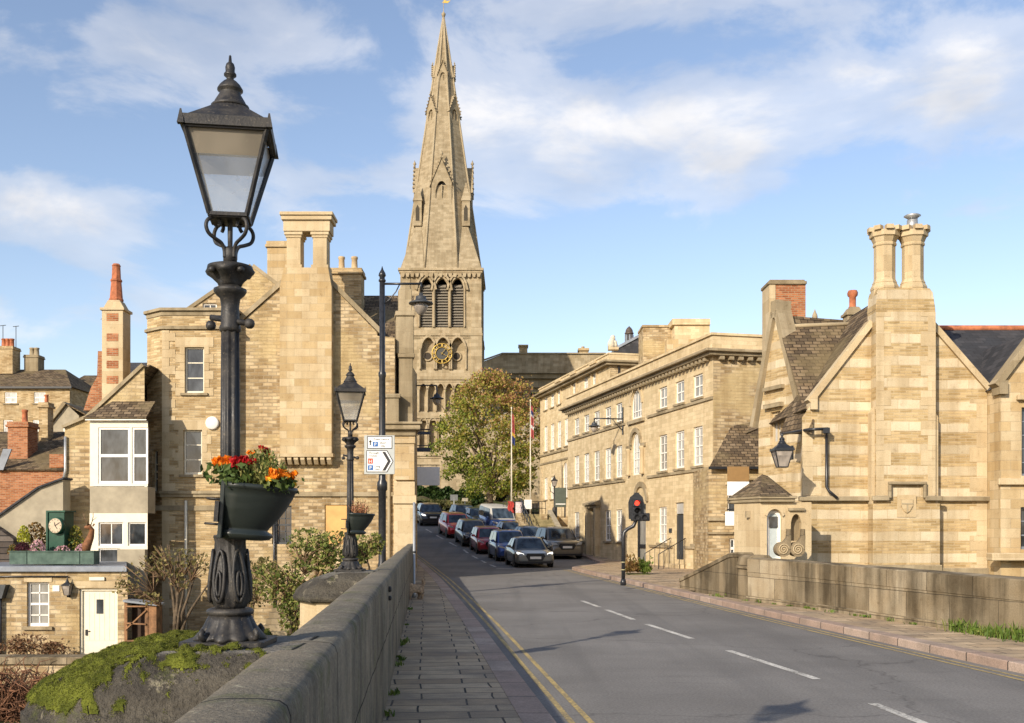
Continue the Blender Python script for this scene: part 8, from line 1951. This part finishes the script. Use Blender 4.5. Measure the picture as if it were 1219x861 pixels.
# small trees and bushes by the gabled house
M_olive = foliage('olive_brown_leaves', ((.10, .09, .03), (.22, .19, .07), (.33, .26, .11)))
M_bush = foliage('bush_leaves', ((.05, .075, .016), (.13, .17, .035), (.24, .25, .07), (.33, .27, .09)))
def bush(name, label, px, py_base, Y, stems, clumps, mat, n, ls, cat='shrub', stem_mat=None):
    b0 = P(px, py_base, Y); t = thing(name, label, cat, b0); k = Y/F
    for (dx, hgt, rad) in stems:
        p = [Vector((dx*.15*k*(i == 0)+dx*k*(i/4), r.gauss(0, .05), hgt*k*(i/4))) for i in range(5)]; c = MB(); c.tube(p, [rad*(1-.6*i/4) for i in range(5)], 6); so_ = c.build('stem', stem_mat or M_bark, t, uv=False)
    tw = MB(); lv = MB()
    for (cx_, cy_, rx, ry) in clumps:
        for _ in range(n):
            a = r.uniform(0, 6.28); q = r.random()**.5; p = Vector(((cx_-px+rx*q*math.cos(a))*k, r.gauss(0, rx*.45*k), (py_base-cy_+ry*q*math.sin(a))*k)); lv.leaf(p, ls*r.uniform(.6, 1.3), r, 1.7)
        for _ in range(14):
            a = r.uniform(0, 6.28); e = Vector(((cx_-px+rx*math.cos(a))*k, r.gauss(0, rx*.3*k), (py_base-cy_+ry*math.sin(a))*k)); s = Vector(((cx_-px)*k*.6, 0, (py_base-cy_)*k*.75)); tw.tube([s, s.lerp(e, .5)+Vector((0, 0, .05)), e], [.016, .011, .005], 4)
    lv.build('leaves', mat, t, recalc=False, uv=False); tw.build('twigs', stem_mat or M_twig, t, uv=False)
    return t
bush('small_tree', 'thin multi stemmed small tree with sparse olive leaves between the annex and the lamp', 210, 752, 29.5, [(-8, 75, .06), (2, 90, .06), (-2, 70, .05), (26, 80, .05), (40, 60, .05), (14, 84, .04)], [(165, 690, 22, 22), (185, 672, 22, 14), (200, 660, 20, 12), (215, 690, 14, 12), (150, 700, 14, 9), (238, 672, 14, 14), (222, 665, 14, 12), (178, 712, 14, 8), (205, 676, 16, 12)], M_olive, 62, .075, 'small tree')
bush('evergreen_shrub', 'dense green and gold shrub in front of the gabled house, left of the second lamp', 348, 755, 24.5, [(-6, 70, .04), (4, 90, .04), (14, 60, .03)], [(345, 730, 14, 26), (355, 690, 26, 24), (340, 700, 24, 26), (372, 660, 28, 20), (398, 650, 24, 18), (368, 643, 26, 14), (320, 690, 20, 22), (350, 715, 18, 22), (395, 670, 22, 16)], M_bush, 290, .065)
bush('leggy_shrub', 'pale straggly shrub behind the large lamp foot', 300, 745, 27, [(-10, 60, .03), (6, 70, .03)], [(295, 690, 20, 22), (310, 705, 18, 18), (290, 720, 14, 14), (315, 675, 14, 12)], M_olive, 130, .07)
bush('green_shrub', 'low green shrub around the foot of the tall lighting column', 440, 680, 25, [(-4, 20, .03)], [(432, 652, 18, 15), (446, 648, 12, 13), (425, 662, 14, 12)], M_bush, 190, .065)
bush('dry_shrub', 'brown twiggy dead shrub under the small paned window of the annex', 35, 782, 30.3, [(-10, 18, .02), (8, 22, .02)], [(35, 768, 28, 14), (20, 770, 16, 10), (65, 772, 14, 8)], foliage('dry_brown_leaf', ((.10, .05, .025), (.19, .10, .05), (.24, .15, .08))), 240, .06)
# garden wall with dry creeper, nearer the river
Yw = 22.0; t = thing('garden_wall', 'low rubble garden wall with a weathered flat coping below the annex', 'wall', (XP(0, Yw), Yw, -2.6)); k = Yw/F
b = MB(); b.box(-140*k, 215*k, 0, .4, -1.5, ZP(792, Yw)+2.6); b.build('wall', M_rubble, t)
b = MB(); b.box(-140*k, 216*k, -.06, .46, ZP(791.5, Yw)+2.6, ZP(782, Yw)+2.6); b.build('coping', M_parapet, t, bevel=.02)
Yc = 21.2; k = Yc/F; c0 = P(30, 861, Yc); t = thing('dry_creeper', 'tangle of reddish brown bare creeper hanging over the garden wall at the lower left', 'climbing plant', c0); tw = MB()
for _ in range(800):
    x = r.uniform(-70, 62)*k; z = (r.uniform(-15, 60))*k; y = r.uniform(0, .6)
    if z > (66-max(0, x/k)*.35)*k: continue
    pts = [Vector((x, y, z))]; d = Vector((r.gauss(0, 1), r.gauss(0, .4), r.gauss(-.3, 1))).normalized()
    for q in range(4): d = (d+Vector((r.gauss(0, .45), r.gauss(0, .3), r.gauss(-.15, .45)))).normalized(); pts.append(pts[-1]+d*.13)
    tw.tube(pts, [.013, .012, .010, .008, .005], 4)
tw.build('stems', plain('red_brown_creeper', (.20, .095, .05), .9, var=.4, scale=3), t, uv=False)
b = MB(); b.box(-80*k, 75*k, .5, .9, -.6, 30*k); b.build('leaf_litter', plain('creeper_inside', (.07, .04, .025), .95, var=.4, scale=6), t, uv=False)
# steps/grass ground behind shrubs
t = thing('garden_steps', 'short flight of garden steps rising to the gabled house behind the shrubs', 'steps', (XP(315, 33), 33, -2.0)); k = 33/F
for i in range(7): b = MB(); b.box(-14*k+i*.03, 22*k, .3*i, 2.4, .18*i-.15, .18*(i+1)-.004); b.build('step', M_cornice, t)
